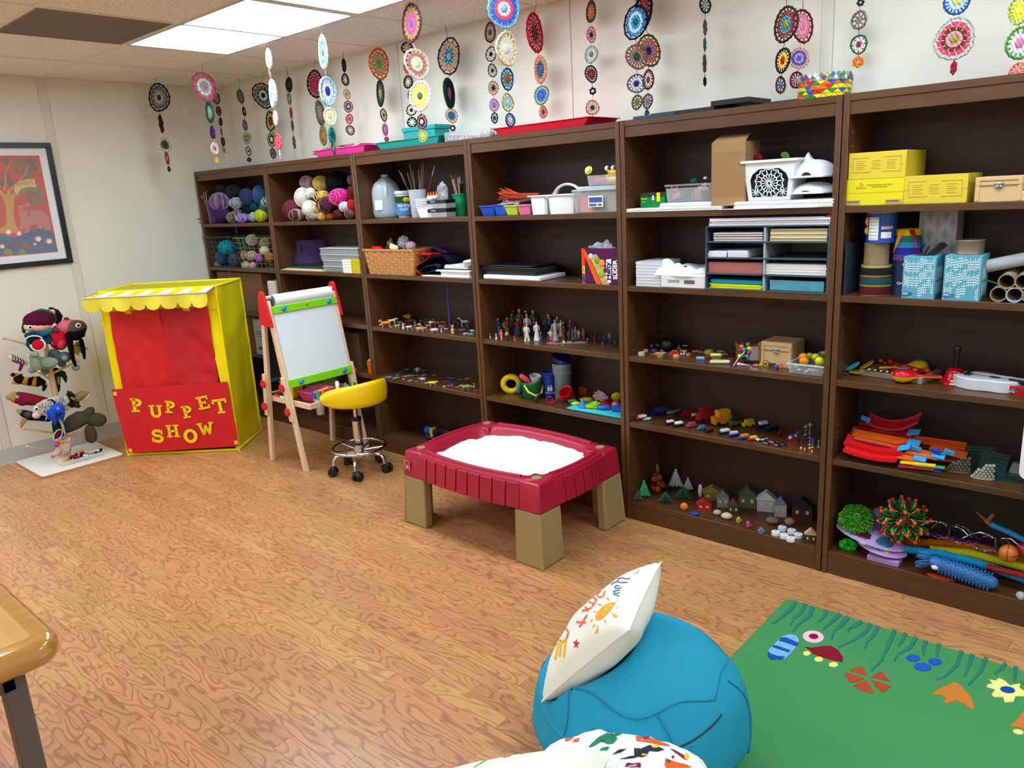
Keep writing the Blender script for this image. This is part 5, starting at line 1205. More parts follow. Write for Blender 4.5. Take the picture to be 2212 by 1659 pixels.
for x,y,rx,ry,c,Y,c2,rl,nm in((430,375,75,55,'30343a',.17,'50545a',0,'charcoal skein at the top left of the pile'),(580,400,100,75,'3c3a40',.16,'565460',0,'dark grey-mauve skein at the top of the pile'),(510,520,60,80,'1a1c48',.15,0,0,'deep indigo skein tucked behind the light grey roll'),(245,490,50,88,'2a3830',.06,'c8c4a8',1,'green and white striped roll at the far left'),(415,530,122,108,'7a5888',.07,'b8a0c0',0,'large purple variegated skein'),(425,690,98,82,'58346a',.06,0,1,'plum roll under the variegated skein'),(610,545,70,66,'9aa4b0',.06,'c8ccd4',1,'light grey roll in the middle of the pile'),(745,470,88,100,'2c3c60',.08,'3c5078',0,'denim blue skein in the middle'),(895,450,78,115,'34507a',.09,'44608a',0,'slate blue skein beside the divider'),(565,718,58,62,'5c584e',.04,'a8a292',1,'tweed grey roll near the shelf edge'),(625,650,55,45,'62625e',.08,'a0a098',0,'small grey skein above the tweed roll'),(690,725,78,55,'9a7cc8',.04,'b8a0e0',1,'small lilac roll at the shelf edge'),(745,620,62,58,'0e2830',.08,0,0,'very dark teal skein'),(835,590,55,50,'124a60',.08,'1a6078',0,'petrol blue skein'),(815,712,48,55,'8c9698',.04,'b8c0c0',0,'small silver grey skein'),(905,695,78,74,'a4b41c',.04,'c0d030',0,'lime green skein'),(940,600,48,62,'365e74',.06,'4a7890',0,'dusty teal skein by the divider'),(968,530,30,58,'8aa890',.05,'a8c0a8',1,'pale sage roll cut by the divider')):
 skein('yarn, '+nm+', top shelf of the leftmost bookcase',FA,x,y,rx,ry,c,Y,c2 or None,rl,G1_)
for x,y,rx,ry,c,Y,c2,rl,nm in((1460,300,92,80,'a8788a',.12,'e0c8d0',0,'pink and white variegated ball at the top'),(1620,310,95,88,'d0ac50',.12,'e8cc80',0,'golden yellow skein at the top'),(1820,300,145,130,'121114',.12,'1e1c20',0,'large black skein'),(1975,270,30,55,'806090',.14,'b098c0',0,'violet ball peeking at the top right'),(1290,620,128,112,'702c3c',.07,'8a4050',0,'big wine red ball at the left'),(1330,690,95,72,'5a302c',.04,'c09a88',0,'brown ball with metallic strands'),(1410,480,98,118,'e4dece',.08,'f4efe0',0,'tall cream skein'),(1490,610,95,92,'e8e2d2',.06,'f6f2e6',0,'lower cream skein'),(1500,420,58,58,'f0eee6',.08,0,0,'small pure white ball'),(1620,470,72,72,'e0b446',.06,'f0cc70',1,'yellow roll with spiral end'),(1600,610,45,72,'d4a442',.08,'e8c068',0,'mustard skein behind the maroon roll'),(1680,570,88,98,'54283a',.04,'70405a',1,'maroon-mauve roll with spiral end'),(1840,475,112,100,'e0308c',.05,'f060b0',1,'hot pink roll'),(1905,590,72,60,'c0b4b8',.05,'e0d8dc',0,'pale mauve-grey skein'),(1992,570,45,72,'b01420',.05,'d02830',0,'bright red skein by the divider'),(1990,430,48,82,'641820',.06,'8a2830',0,'dark red skein by the divider'),(1520,712,95,45,'7a7262',.04,'a8a090',0,'tweed beige skein along the bottom'),(1635,708,52,48,'d0a040',.04,'e8bc60',0,'small ochre ball at the bottom'),(1725,712,55,42,'8a3a10',.05,'a85020',0,'burnt orange ball at the bottom'),(1840,682,78,60,'501a1e',.05,'6a2a2c',0,'dark burgundy skein at the bottom'),(1965,672,62,62,'4c302c',.04,'8a6a60',0,'brown mottled ball at the bottom right')):
 skein('yarn, '+nm+', top shelf of the second bookcase',FA,x,y,rx,ry,c,Y,c2 or None,rl,G2_)
one('craft_box',B().box((-.006,0,0),(.014,.12,.17)),[Kq('7a5a98')],'tall thin purple and white kit box left of the yarn, top left shelf','box',(.075,.03,z0),0,bev=.001,ry=-.12)
for k,y in enumerate((735,778)):
 a,c_=aty(-.02,FA,120,y),aty(.06,FA,300,y+5);b=B().cyl(a-a,c_-a,.0045,n=8);b.cyl((-.012,0,0),(.004,0,0),.0085,n=10)
 one('knitting_needle',b,Kp('0f7a68'),('upper'if k==0 else 'lower')+' thick teal knitting needle sticking out at the far left end','needle',a,0,'teal knitting needles')
one('yarn_tail',B().tube([aty(-.003,FA,x,y)-aty(-.003,FA,620,790)for x,y in((610,785),(600,850),(605,900),(620,905),(618,850),(628,785))],.0012,5),yarn('5a6080'),'loop of grey-blue yarn hanging over the top left shelf','yarn',aty(-.003,FA,620,790))
one('yarn_tail',B().tube([aty(-.003,FA,x,y)-aty(-.003,FA,1165,770)for x,y in((1165,770),(1168,950),(1180,1250),(1195,1500),(1210,1600))],.0010,5),yarn('4a2028'),'long thin maroon yarn strand hanging down the second bookcase','yarn',aty(-.003,FA,1165,770))
one('yarn_tail',B().tube([aty(-.003,FA,x,y)-aty(-.003,FA,520,1320)for x,y in((520,1310),(525,1380),(528,1450))],.0014,5),yarn('7a8088'),'short grey yarn end hanging below the teal basket','yarn',aty(-.003,FA,520,1320))
def wire_basket(label,f,x0,x1,yt,yb,z,c,dep=.17):
 X0,X1,Y,h=Kf(f,x0,x1,yt,yb,z);w_=X1-X0;t=Kt('wire_basket',label,'basket',((X0+X1)/2,Y+dep/2,z));m=mat(c,.4,metal=.3)
 tb_=.84
 def R_(k,zz):s=tb_+(1-tb_)*zz;return[V((sx_*w_/2*s,sy_*dep/2*s,zz*h))for sx_,sy_ in((-1,-1),(1,-1),(1,1),(-1,1))]
 mk('rim',B().tube(R_(0,1),.0026,6,close=True),m,t);b=B()
 for k in range(6):b.tube(R_(0,.004+k/6),.0011,4,close=True)
 for s in range(4):
  for k in range(9):
   u=k/8;lo=R_(0,0);hi=R_(0,1);b.cyl(lo[s].lerp(lo[(s+1)%4],u),hi[s].lerp(hi[(s+1)%4],u),.0011,n=4)
 for k in range(9):lo=R_(0,.004);b.cyl(lo[0].lerp(lo[1],k/8),lo[3].lerp(lo[2],k/8),.0011,n=4)
 o=mk('wire_mesh',b,m,t);o['kind']='stuff'
wire_basket('teal painted wire basket full of blue yarn, second shelf at far left',FA,235,640,955,1322,SZ[1],'1f5f70')
wire_basket('sage green wire basket full of mixed yarn, second shelf beside the teal one',FA,600,1065,965,1340,SZ[1],'8f9a68')
for x,y,rx,ry,c,Y,c2,nm in((500,1075,110,82,'149ab4',.10,'30b8d0','bright turquoise ball in the teal'),(345,1090,62,66,'1f5450',.11,'3a7068','dark teal ball in the teal'),(430,1195,62,78,'38587a',.09,'4a6a8c','denim ball in the teal'),(585,1225,62,78,'46525e',.09,'5a6672','steel grey ball in the teal'),(385,1275,42,42,'8a8440',.07,'a8a060','small olive ball in the teal'),(800,985,75,66,'b0a898',.11,'d8d0c0','oatmeal ball on top of the green'),(955,1025,72,62,'9a8a78',.12,'b8a898','taupe ball in the green'),(705,1165,38,48,'e8785a',.07,'f09878','coral ball in the green'),(795,1175,68,58,'b0948a',.09,'d0b8a8','beige pink ball in the green'),(885,1200,42,52,'b43cac',.07,'d060c8','magenta ball in the green'),(950,1115,62,50,'d0b8a0',.09,'e8d8c8','cream brown ball in the green'),(1010,1195,48,58,'b06c14',.08,'c88830','amber ball in the green'),(725,1285,52,42,'d8d080',.07,'f0e8a0','pale yellow ball in the green'),(905,1290,52,40,'141418',.08,'2a2a30','black ball in the green'),(810,1290,40,36,'c890a8',.06,'e0b0c8','small pink ball in the green')):
 skein('yarn, '+nm+' wire basket',FA,x,y,rx,ry,c,Y,c2,0,G3_)
z1=SZ[1]
X0,X1,Y,h=Kf(FA,1255,1620,1010,1310,z1)
b=B();w_=X1-X0
b.lathe([(.5*w_,.0),(.53*w_,.02),(.48*w_,h*.35),(.42*w_,h*.62),(.44*w_,h*.86),(.40*w_,h*.97),(.30*w_,h*.93),(.001,h*.9)],26,c=(0,0,0),sy=.72)
hp_=Kt('knitted_bag','purple chunky knitted hat-like bag with a braided band on folders','hat',((X0+X1)/2,Y+.07,z1+.018))
mk('body',b,mat('5a4270',.95,bump=1,bscale=70,kind='knit',spec=.1),hp_)
b=B()
for k in range(9):zz=h*.04+k*h*.1;b.ball((.012+.012*(k%2),-.36*w_+.05*w_*(k/9),zz),(.013,.008,.012),8,5)
mk('braid',b,knit('644a7c'),hp_)
mk('ear_flap',B().blob([(-.42*w_,-.01,h*.8),(-.6*w_,-.02,h*.78)],.012,8),knit('5a4270'),hp_)
for k,(c,nm,x0,x1)in enumerate((('e8a040','orange edged',1150,1640),('e8e4d8','cream',1175,1610),('2a5a3a','green',1200,1650))):
 X0,X1,Y,h=Kf(FA,x0,x1,1340,1365-k*8,z1)
 one('folder',B().box((-(X1-X0)/2,0,0),((X1-X0)/2,.2,.0045)),Kq(c),nm+' paper folder under the purple knitted bag','folder',((X0+X1)/2,Y,z1+k*.0055),0,'folders under the purple bag')
for k in range(4):
 zz=z1+k*.037;X0,X1,_,_=Kf(FA,1640-(20 if k>1 else 0),2070,1000,1372,z1,.03)
 t=Kt('clear_organizer',('lowest','second','third','topmost')[k]+' of the stacked clear bead organizers, second bookcase','organizer',((X0+X1)/2,.03,zz),0,'stacked clear organizers');w_=X1-X0
 mk('case',B().box((-w_/2,0,0),(w_/2,.17,.033)),clear('e4e8ea',.32),t,bev=.002);mk('lid',B().box((-w_/2-.004,-.004,.030 if k<3 else .032),(w_/2+.004,.174,.036)),mat('d8dcde',.3,alpha=.7 if k<3 else 1),t,bev=.001)
 b=B();rd_=random.Random(k)
 for i in range(16):b.m=i%4;b.ball((rd_.uniform(-w_*.42,w_*.42),rd_.uniform(.015,.1),.012),.009,6,4)
 if k%2:o=mk('beads',b,['c84030','7a8ac0','c8b83a','b07a3a'],t);o['kind']='stuff'
for k in range(5):
 X0,X1,Y,h=Kf(FA,1890,2095,1225,1400,z1,.012);hh=.0165
 t=Kt('match_box',('lowest','second','middle','fourth','topmost')[k]+' of five small yellow and white boxes beside the organizers','box',((X0+X1)/2,.008,z1+k*hh),0,'small yellow and white boxes');w_=X1-X0
 mk('body',B().box((-w_/2,0,0),(w_/2,.05,hh-.0008)),Kq('c8b020'),t,bev=.0005);mk('white_end',B().box((-w_/2-.0003,-.0004,.0003),(0,.012,hh-.0011)),Kq('e8e8e8'),t)
t,w_,d_,h=bx_('paper_bag','big crumpled brown paper bag behind the puppet stage','paper bag',FA,420,940,1375,2000,SZ[3],.2,mat('7a5632',.85,bump=1,bscale=22,var=.2),Y=.04)
t,w_,d_,h=bx_('card_stack','upright stack of white and pink cards in the leftmost bookcase','cards',FA,1005,1095,1480,1900,SZ[2],.12,Kq('e8e2dc'),Y=.02)
b=B()
for k in range(12):b.box((-w_/2-.0006,-.0006,.01+k*h/12.5),(w_/2+.0006,.0,.013+k*h/12.5))
o=mk('card_edges',b,Kq('c08080'),t);o['kind']='stuff'
t,w_,d_,h=bx_('white_sack','white paper sack with grey print beside the yellow puppet stage','sack',(540,540,5.184),55,160,780,1170,SZ[3],.12,Kq('b8b8ba'),Y=-.0+.02)
text('print','||||||||',.03,mat('202020'),t,(0,-.001,.05));text('print','mix well\nwith water\nstore dry',.018,mat('606060'),t,(0,-.001,h*.6))
one('cardboard_box',B().box((0,0,0),(.30,.2,.24)),wood('kraft','5a3f2a','4a3422',rough=.8,contrast=.1),'dark brown cardboard box standing behind the easel legs','box',(1.40,.05,SZ[3]),0,bev=.002)
# ================================================================ third bookcase
FB=(760,340,5.925)
def Kv(name,label,cat,f,x0,x1,yt,yb,z,m,prof,group=None,extra=None,n=24,sy=1,Y=None):
 """lathe object: prof in units of (half width, height)"""
 X0,X1,Y0,h=Kf(f,x0,x1,yt,yb,z,Y);r=(X1-X0)/2*1.0;X0,X1,_,h=Kf(f,x0,x1,yt,yb,z,Y0+r*.5);r=(X1-X0)/2
 r*=abs(cos(atan2(-CR.y,CR.x)*0));t=Kt(name,label,cat,((X0+X1)/2,Y0+r,z),0,group);fr=abs(V((CAM.x-X0,CAM.y-Y0,0)).normalized().y);r*=fr
 mk('body',B().lathe([(a*r,c_*h)for a,c_ in prof],n,sy=sy,cap1=False),m,t)
 if extra:extra(t,r,h)
 return t,r,h
cupp=[(.001,0),(.76,0),(.78,.02),(.95,.95),(1,.96),(1,1),(.93,1),(.74,.05),(.001,.04)]
def jug_x(t,r,h):
 mk('neck_ring',B().torus((0,0,h*.97),r*.22,.004,20,6),clear('dfe8f0',.7),t)
 a=face(V(t.location));b=B(rz=a)
 b.tube([(-.01,-r*.28,h*.9),(0,-r*.62,h*.82),(0,-r*.98,h*.68),(0,-r*1.0,h*.55),(0,-r*.9,h*.47)],[.008,.009,.010,.010,.008],8)
 mk('handle',b,clear('dce6f0',.75),t)
 mk('water',B().lathe([(.001,.004),(r*.88,.006),(r*.9,h*.25),(.001,h*.25)],24),mat('b8c8d0',.1,alpha=.5),t)
 mk('label_scrap',B(rz=a).box((-r*.82,-r*.99,h*.2),(-r*.3,-r*.93,h*.42)),Kq('eef0f4'),t)
Kv('water_jug','translucent plastic gallon jug half full of water','jug',FB,125,520,222,790,z0,clear('ccd8e2',.62),[(.001,0),(.8,0),(.94,.04),(1,.12),(1,.58),(.95,.68),(.78,.80),(.42,.90),(.23,.94),(.21,1),(.18,1)],extra=jug_x)
def tub_x(t,r,h):
 a=face(V(t.location));b=B(rz=a);b.lathe([(r*1.0,h*.1),(r*1.02,h*.8)],24,cap0=False,cap1=False);mk('label_band',b,Kq('4a86b8'),t)
 mk('label_green',B().lathe([(r*1.022,h*.55),(r*1.03,h*.8)],24,cap0=False,cap1=False),Kq('1a4a20'),t);mk('lid',B().lathe([(r*1.03,h*.88),(r*1.06,h*.9),(r*1.06,h),(.001,h)],24),'e8eaea',t)
 q=Matrix.Rotation(a,3,'Z')@V((.0,-r*1.04,0));mk('logo_badge',B(rz=a).ball((.012,-r*.98,h*.66),(.022,.006,.014),12,6),Kq('e8c020'),t)
 text('lettering','Crayola',.013,mat('1a5a20'),t,q+V((.012,-.004,h*.66)),(pi/2,0,a));text('lettering','Air-Dry\nCLAY',.021,Kq('ffffff'),t,q+V((-.004,-.002,h*.38)),(pi/2,0,a),bold=.0005);text('lettering','WHITE',.008,mat('202020'),t,q+V((-.01,-.002,h*.13)),(pi/2,0,a))
Kv('clay_tub','white tub of air-dry clay between jug and brush container','tub',FB,490,725,430,775,z0,'eceeee',cupp,extra=tub_x,Y=.09)
def sticks(t,r,h,L,cs,n,seed,rad=.002,spread=.5,tip=None,nm='stick'):
 rd_=random.Random(seed)
 for k in range(n):
  a=rd_.random()*6.28;q=r*.6*rd_.random();p0=V((q*cos(a)*.6,q*sin(a)*.6,h*.08));d=V((rd_.uniform(-spread,spread*.6),rd_.uniform(-.2,.2),1)).normalized();l=L*rd_.uniform(.8,1.0)
  lim=r*.8;
  b=B().cyl(p0,p0+d*l,rad,n=6);
  if tip:b.cyl(p0+d*l,p0+d*(l+.009),rad,rad*.15,6,1)
  c=cs[k%len(cs)];mk(nm,b,[Kp(c),mat('d8b088',.6)],t)
t,r,h=Kv('brush_container','clear plastic container of long wooden sticks and brushes','container',FB,655,905,415,780,z0,clear('d8dce0',.5),cupp)
b=None;sticks(t,r,h,.29,('6a5a48','8a6a52','4a3c30','7a6248'),16,4,.0022,.42)
for k in range(6):
 X0,X1,Y,h=Kf(FB,850,1060,540,690 if k else 775,z0,.03);hh=.105 if k==0 else .0;w_=(X1-X0)*.96
 b=B();zt=.055+k*.0085
 if k==0:b.rings([[(-w_*.36,0,0),(w_*.36,0,0),(w_*.36,.08,0),(-w_*.36,.08,0)],[(-w_/2,-.006,zt),(w_/2,-.006,zt),(w_/2,.09,zt),(-w_/2,.09,zt)]])
 b.box((-w_/2-.002,-.008,zt-.002),(w_/2+.002,.092,zt+.003));one('paint_tray',b,'eceef0',('lowest, deep','second','third','fourth','fifth','topmost')[k]+' of the nested white plastic trays, third bookcase','tray',((X0+X1)/2,.02,z0),0,'nested white trays',bev=.001)
for k in range(4):
 P=aty(.05,FB,980+k*34,500);P.z=z0+.101
 t=Kt('glue_bottle',('leftmost','second','third','rightmost')[k]+' small white bottle with orange tip, on the white trays','bottle',P,0,'small bottles with orange tips')
 mk('bottle',B().lathe([(.008,0),(.0095,.003),(.0095,.010),(.006,.013)],12),'f0f0f0',t);mk('cap',B().lathe([(.006,.012),(.0058,.02),(.002,.034),(.001,.034)],10),'e85a20',t)
one('paintbrush',B().cyl((0,0,0),(.035,0,.07),.0022,n=6,m=0).cyl((.035,0,.07),(.06,0,.118),.0022,.0016,6,1),['8a1824','c8ccd0'],'single dark red handled paintbrush leaning upward behind the bottles','paintbrush',aty(.08,FB,985,405))
for k,zt in enumerate((.0,.024)):
 X0,X1,Y,h=Kf(FB,975,1215,590,765,z0,.01);w_=X1-X0
 t=Kt('sensory_box',('lower','upper')[k]+' clear jar box with a black label band, beside the green cup','box',((X0+X1)/2,.006+k*0,z0+(0 if k==0 else .046)),0,'clear boxes with black labels')
 mk('case',B().box((-w_/2,0,0),(w_/2,.07,.026)),clear('e0e4e8',.4),t,bev=.002);mk('label_band',B().box((-w_/2-.0008,-.0008,.026),(w_/2+.0008,.07,.044 if k==0 else .044)),mat('18181a',.4),t,bev=.001)
 text('lettering','OCEAN',.010,Kq('e8e8e8'),t,(-w_*.18,-.0016,.035))
def crumple(name,label,f,x,y,rx,ry,Y,a_=.35,seed=1,cat='plastic bag',c='d8dce0'):
 P=aty(Y,f,x,y);s=mpx(P,f);b=B()
 def g(u,v):
  p=V((cos(2*pi*u)*cos(pi*(v-.5)),sin(2*pi*u)*cos(pi*(v-.5)),sin(pi*(v-.5))));k=1+.55*noise.noise(p*2.2+V((seed,0,0)))+.3*abs(noise.noise(p*5+V((0,seed,0))))
  return(p.x*k*rx*s,p.y*k*min(rx,ry)*s*.6,p.z*k*ry*s)
 b.grid(g,28,18,cu=True);return one(name,b,mat(c,.12,alpha=a_,var=0,spec=1),label,cat,P,0,ang=12)
crumple('plastic_bag','crumpled clear plastic bag between the bottles and the green cup',FB,1160,470,80,115,.06,.3,2)
def gcup(t,r,h):
 a=face(V(t.location));q=Matrix.Rotation(a,3,'Z')@V((0,-r*1.0,0));mk('rim_band',B().torus((0,0,h*.93),r*.98,.0016,28,5),'0f9a60',t)
 text('lettering','Parks &\nRecreation',.011,mat('0a3a28'),t,q+V((0,-.002,h*.52)),(pi/2,0,a));text('lettering','be more, play more',.006,mat('0a3a28'),t,q+V((0,-.001,h*.36)),(pi/2,0,a))
t,r,h=Kv('pencil_cup','green plastic cup full of coloured pencils','cup',FB,1238,1445,468,755,z0,Kp('0f9a60'),cupp,extra=gcup)
sticks(t,r,h,.20,('f0c020','1a1a1a','c8ccd0','2a3a7a','8a1a2a','e85a20','1a6a3a','6a6a8a'),18,9,.0032,.16,True,'pencil')
def wicker(f,x0,x1,yt,yb,z):
 X0,X1,Y,h=Kf(f,x0,x1,yt,yb,z);w_=(X1-X0)*.95;dep=.16;t=Kt('splint_basket','light woven splint wood basket full of craft scraps','basket',((X0+X1)/2-.005,Y+dep/2,z))
 m1=wood('splint','d09a58','a8723a',scale=(2,14,14),rough=.5,contrast=.3);rows,cols=8,12
 def P(side,u,v,out=0):
  s=.86+.14*v;hx,hy=w_/2*s+out,dep/2*s+out
  q=((-hx+2*hx*u,-hy),(hx,-hy+2*hy*u),(hx-2*hx*u,hy),(-hx,hy-2*hy*u))[side];return V((q[0],q[1],v*h))
 mk('core',B().rings([[P(k,0,0,-.004)for k in range(4)],[P(k,0,.97,-.004)for k in range(4)]],cap1=False),mat('5a3c20',.8),t)
 for side,nc in((0,12),(1,7),(2,12),(3,7)):
  for r_ in range(rows):
   for c_ in range(nc):
    if(r_+c_)%2:continue
    u0,u1=c_/nc-.02,(c_+1)/nc+.02;v0,v1=(r_+.06)/rows*.93,(r_+.94)/rows*.93;um=(u0+u1)/2
    a=[P(side,u,v,o_)for u,v,o_ in((u0,v0,-.002),(um,v0,.0035),(u1,v0,-.002),(u1,v1,-.002),(um,v1,.0035),(u0,v1,-.002))]
    if side in(0,1):mk('weaver',B().add(a+[q*.985 for q in a],[(0,1,4,5),(1,2,3,4),(6,11,10,7),(7,10,9,8),(0,6,7,1),(1,7,8,2),(5,4,10,11),(4,3,9,10)]),m1,t,smooth=False)
  b=B()
  for c_ in range(nc):
   u0,u1=(c_+.08)/nc,(c_+.92)/nc;b.add([P(side,u0,0,.0008),P(side,u1,0,.0008),P(side,u1,.95,.0008),P(side,u0,.95,.0008)],[(0,1,2,3)])
  mk('stake',b,mat('b8824a',.6,var=.12),t)
 b=B()
 for k in range(4):a,c_=P(k,0,.93,.005),P((k+1)%4,0,.93,.005);a2,c2=P(k,0,1.02,.005),P((k+1)%4,0,1.02,.005);n_=V(((0,-1,0),(1,0,0),(0,1,0),(-1,0,0))[k])*.008;b.add([a,c_,c2,a2,a-n_,c_-n_,c2-n_,a2-n_],[(0,1,2,3),(7,6,5,4),(3,2,6,7),(0,4,5,1),(1,5,6,2),(0,3,7,4)])
 mk('rim',b,m1,t,bev=.001)
 return t
wicker(FB,148,830,1180,1512,z1)
b=B().blob([(-.03,0,0),(.03,0,-.004)],[.010,.014],10)
one('felt_scrap',b,Kc('d01818'),'red felt scrap on top of the splint basket','felt',aty(.05,FB,320,1160),.2)
one('cone_scrap',B().ball((0,0,0),(.024,.02,.022),9,6).ball((.01,0,.02),(.012,.01,.016),7,5),mat('5a4a34',.9,bump=1,bscale=60,var=.4),'brown dried flower scrap in the splint basket','scrap',aty(.06,FB,490,1110))
one('yarn_ball',B().ball((0,0,0),(.034,.03,.03),14,8),yarn('b89aa8'),'pale pink yarn ball in the splint basket','yarn',aty(.08,FB,760,1140))
one('paper_scrap',B().box((-.03,0,0),(.03,.002,.03)),Kq('e8e4b0'),'yellowish paper scrap in the splint basket','paper',aty(.05,FB,530,1180),.2,ry=.3)
crumple('plastic_bag','clear crumpled bag rising out of the splint basket',FB,660,1090,90,70,.09,.4,5)
def foldc(name,label,c,pts,wd,P0,f,Y,th=.003):
 """folded cloth: thick ribbon following pts, running back wd metres"""
 Q=[aty(Y,f,x,y)-P0 for x,y in pts];b=B();n=len(Q)
 def g(u,v):k=u*(n-1);i=min(int(k),n-2);p=Q[i].lerp(Q[i+1],k-i);return p+V((0,v*wd,.004*sin(v*7)))
 b.sheet(g,n*4,6,(0,0,-th));return one(name,b,Kc(c),label,'felt',P0)
P0=aty(.02,FB,900,1350)
foldc('felt_sheet','folded red felt draped beside the splint basket','d01c24',((710,1400),(740,1290),(850,1240),(1000,1240),(960,1300),(840,1380),(790,1440),(900,1505)),.1,P0,FB,.03)
foldc('felt_sheet','folded purple felt behind the red one','3c2468',((720,1500),(780,1500),(900,1200),(1050,1160),(1200,1220)),.08,P0,FB,.10)
foldc('felt_sheet','rolled black felt lying in front of the purple felt','0c1018',((820,1480),(840,1390),(1000,1280),(1150,1250),(1240,1330),(1230,1400),(1100,1440),(900,1480)),.12,P0,FB,.035,.006)
foldc('felt_sheet','dark navy felt coil at the end of the roll','1c2438',((850,1470),(930,1400),(1050,1370),(1110,1400),(1060,1450),(1010,1440),(1030,1400)),.1,P0,FB,.025,.004)
for k,(x0,x1,y0,y1,c,nm)in enumerate(((900,1500,1530,1548,'e8e8e8','wide flat sheet pile'),(1080,1510,1405,1430,'f0f0f0','loose top white sheets'),(1150,1515,1440,1520,'eeeeee','white paper block'),(1200,1500,1340,1395,'e0dcd4','crinkled white napkins'))):
 X0,X1,Y,h=Kf(FB,x0,x1,y0,y1,z1,.01+.01*k);zz=(0,.072*.42,.006,.045)[k];hh=(.006,.008,.022,.02)[k]
 b=B();n=max(2,int(hh/.004))
 for i in range(n):o_=random.uniform(-.003,.003);b.box((-(X1-X0)/2+o_,o_,i*hh/n),((X1-X0)/2+o_*.5,.15+o_,(i+.9)*hh/n))
 one('paper_stack',b,Kq(c),nm+' at the right end of the second shelf, third bookcase','paper',((X0+X1)/2,.008+.008*k,z1+zz),0,'paper stacks in the third bookcase')
for k in range(4):one('paper_plate',B().lathe([(.001,0),(.03,0),(.042,.006),(.042,.007),(.03,.0015),(.001,.0015)],24),Kq('f2f2f2'),('lowest','second','third','top')[k]+' white paper plate on the white paper pile, third bookcase','plate',(2.725,.06,z1+.066+k*.005),0,'white paper plates',rx=.1)
one('ribbon',B().box((-.004,0,-.26),(.004,.0008,0)),mat('3a2a80',.5),'thin purple ribbon hanging from the second shelf, third bookcase','ribbon',aty(.1,None,964,610),.3)
t,r,h=Kv('marker_cup','orange cup of green and white markers behind the stool','cup',(540,580,3.456),855,912,690,795,SZ[3],Kp('f0600c'),cupp)
sticks(t,r,h,.1,('0f7a40','f0f0f0'),5,3,.006,.15,None,'marker')
FD=(600,840,5.53)
t=Kt('hand_brush','blue bristled hand brush with yellow ferrule and black end','brush',aty(.12,FD,1850,510))
mk('bristles',B().blob([(-.045,0,0),(-.02,0,.002)],[.028,.026],10,flat=(1,.7)),mat('1f5fa8',.9,bump=1,bscale=300,var=.3),t);mk('ferrule',B().cbox((.004,0,.0),(.018,.04,.055)),'d8c030',t,bev=.003);mk('rear_bristles',B().blob([(.03,0,0),(.05,0,.004)],[.022,.018],10),mat('141416',.9,bump=1,bscale=300),t)
t=Kt('dustpan','grey dustpan with a toothed edge under the brush','dustpan',aty(.10,FD,1850,600));b=B().box((-.05,0,0),(.06,.1,.004)).box((-.05,.096,0),(.06,.1,.03)).box((-.052,0,0),(-.048,.1,.02))
for k in range(12):b.box((-.045+k*.0085,-.004,.002),(-.041+k*.0085,0,.014))
mk('pan',b,'5a5e62',t)
# ================================================================ on top of the bookcases
FT=(600,0,3.16);FX3=(1200,0,2.186)
def tray_top(label,f,x0,x1,yt,yb,c,dep,Y=None,z=UH,nm='craft_tray'):
 X0,X1,Y0,h=Kf(f,x0,x1,yt,yb,z,Y);w_=X1-X0
 b=B();s=.86
 def R_(k,zz):return[(q[0]*w_/2*k,dep/2+q[1]*dep/2*k,zz)for q in((-1,-1),(1,-1),(1,1),(-1,1))]
 b.rings([R_(s,0),R_(.96,h*.88),R_(1,h*.9),R_(1,h),R_(.95,h),R_(s-.01,.004)])
 return one(nm,b,Kp(c,.35),label,'tray',((X0+X1)/2,Y0,z),0,bev=.002)
tray_top('bright magenta plastic tray with papers on top of the second bookcase',FT,235,600,1010,1075,'f0309a',.22,.01)
for k,(x,y,a,c)in enumerate(((290,1000,.5,'e8e8e6'),(340,1005,.15,'f0f0f4'),(430,1003,-.2,'dcdce8'),(520,1008,.1,'ece8e0'))):
 one('loose_paper',B().sheet(lambda u,v:((u-.5)*.12,v*.12,.006*sin(3*u+k)+.012*u*u),8,4,.0006),Kq(c),('curled white','flat white','lilac tinted','cream')[k]+' sheet lying in the magenta tray','paper',(aty(.05,FT,x,y).x,.05,UH+.036+k*.003),a,'papers in the magenta tray',ry=-.25 if k==0 else 0)
for x,c,nm in((400,'8a5a30','brown'),(455,'1a1a20','black'),(490,'c02030','red')):
 P=aty(.09,FT,x,990);P.z=UH+.054;one('crayon',B().cyl((-.03,0,0),(.03,0,.004),.005,n=8),c,nm+' marker lying on the papers in the magenta tray','marker',P,.3)
tray_top('turquoise plastic tray on top of the third bookcase',FT,655,1110,950,1028,'109a98',.23,.0)
X0,X1,Y,h=Kf(FT,850,1078,862,945,UH+.035,.09)
t=Kt('keepsake_box','turquoise painted wooden box with worn gold patches, in the turquoise tray','box',((X0+X1)/2,.09,UH+.012));w_=X1-X0;tqp=mat('1f9a98',.5,bump=.2,bscale=30,var=.2)
mk('body',B().box((-w_*.47,0,0),(w_*.47,.11,h*1.02)),tqp,t,bev=.002);mk('lid',B().box((-w_/2,-.004,h*1.02),(w_/2,.116,h*1.02+.022)),tqp,t,bev=.002)
b=B()
for k in range(7):b.ball((-w_*.4+k*w_*.13,-.001,h*(.3+.4*(k%2))),(.006+.003*(k%3),.0012,.005),7,4)
o=mk('gold_wear',b,mat('a89038',.5),t);o['kind']='stuff'
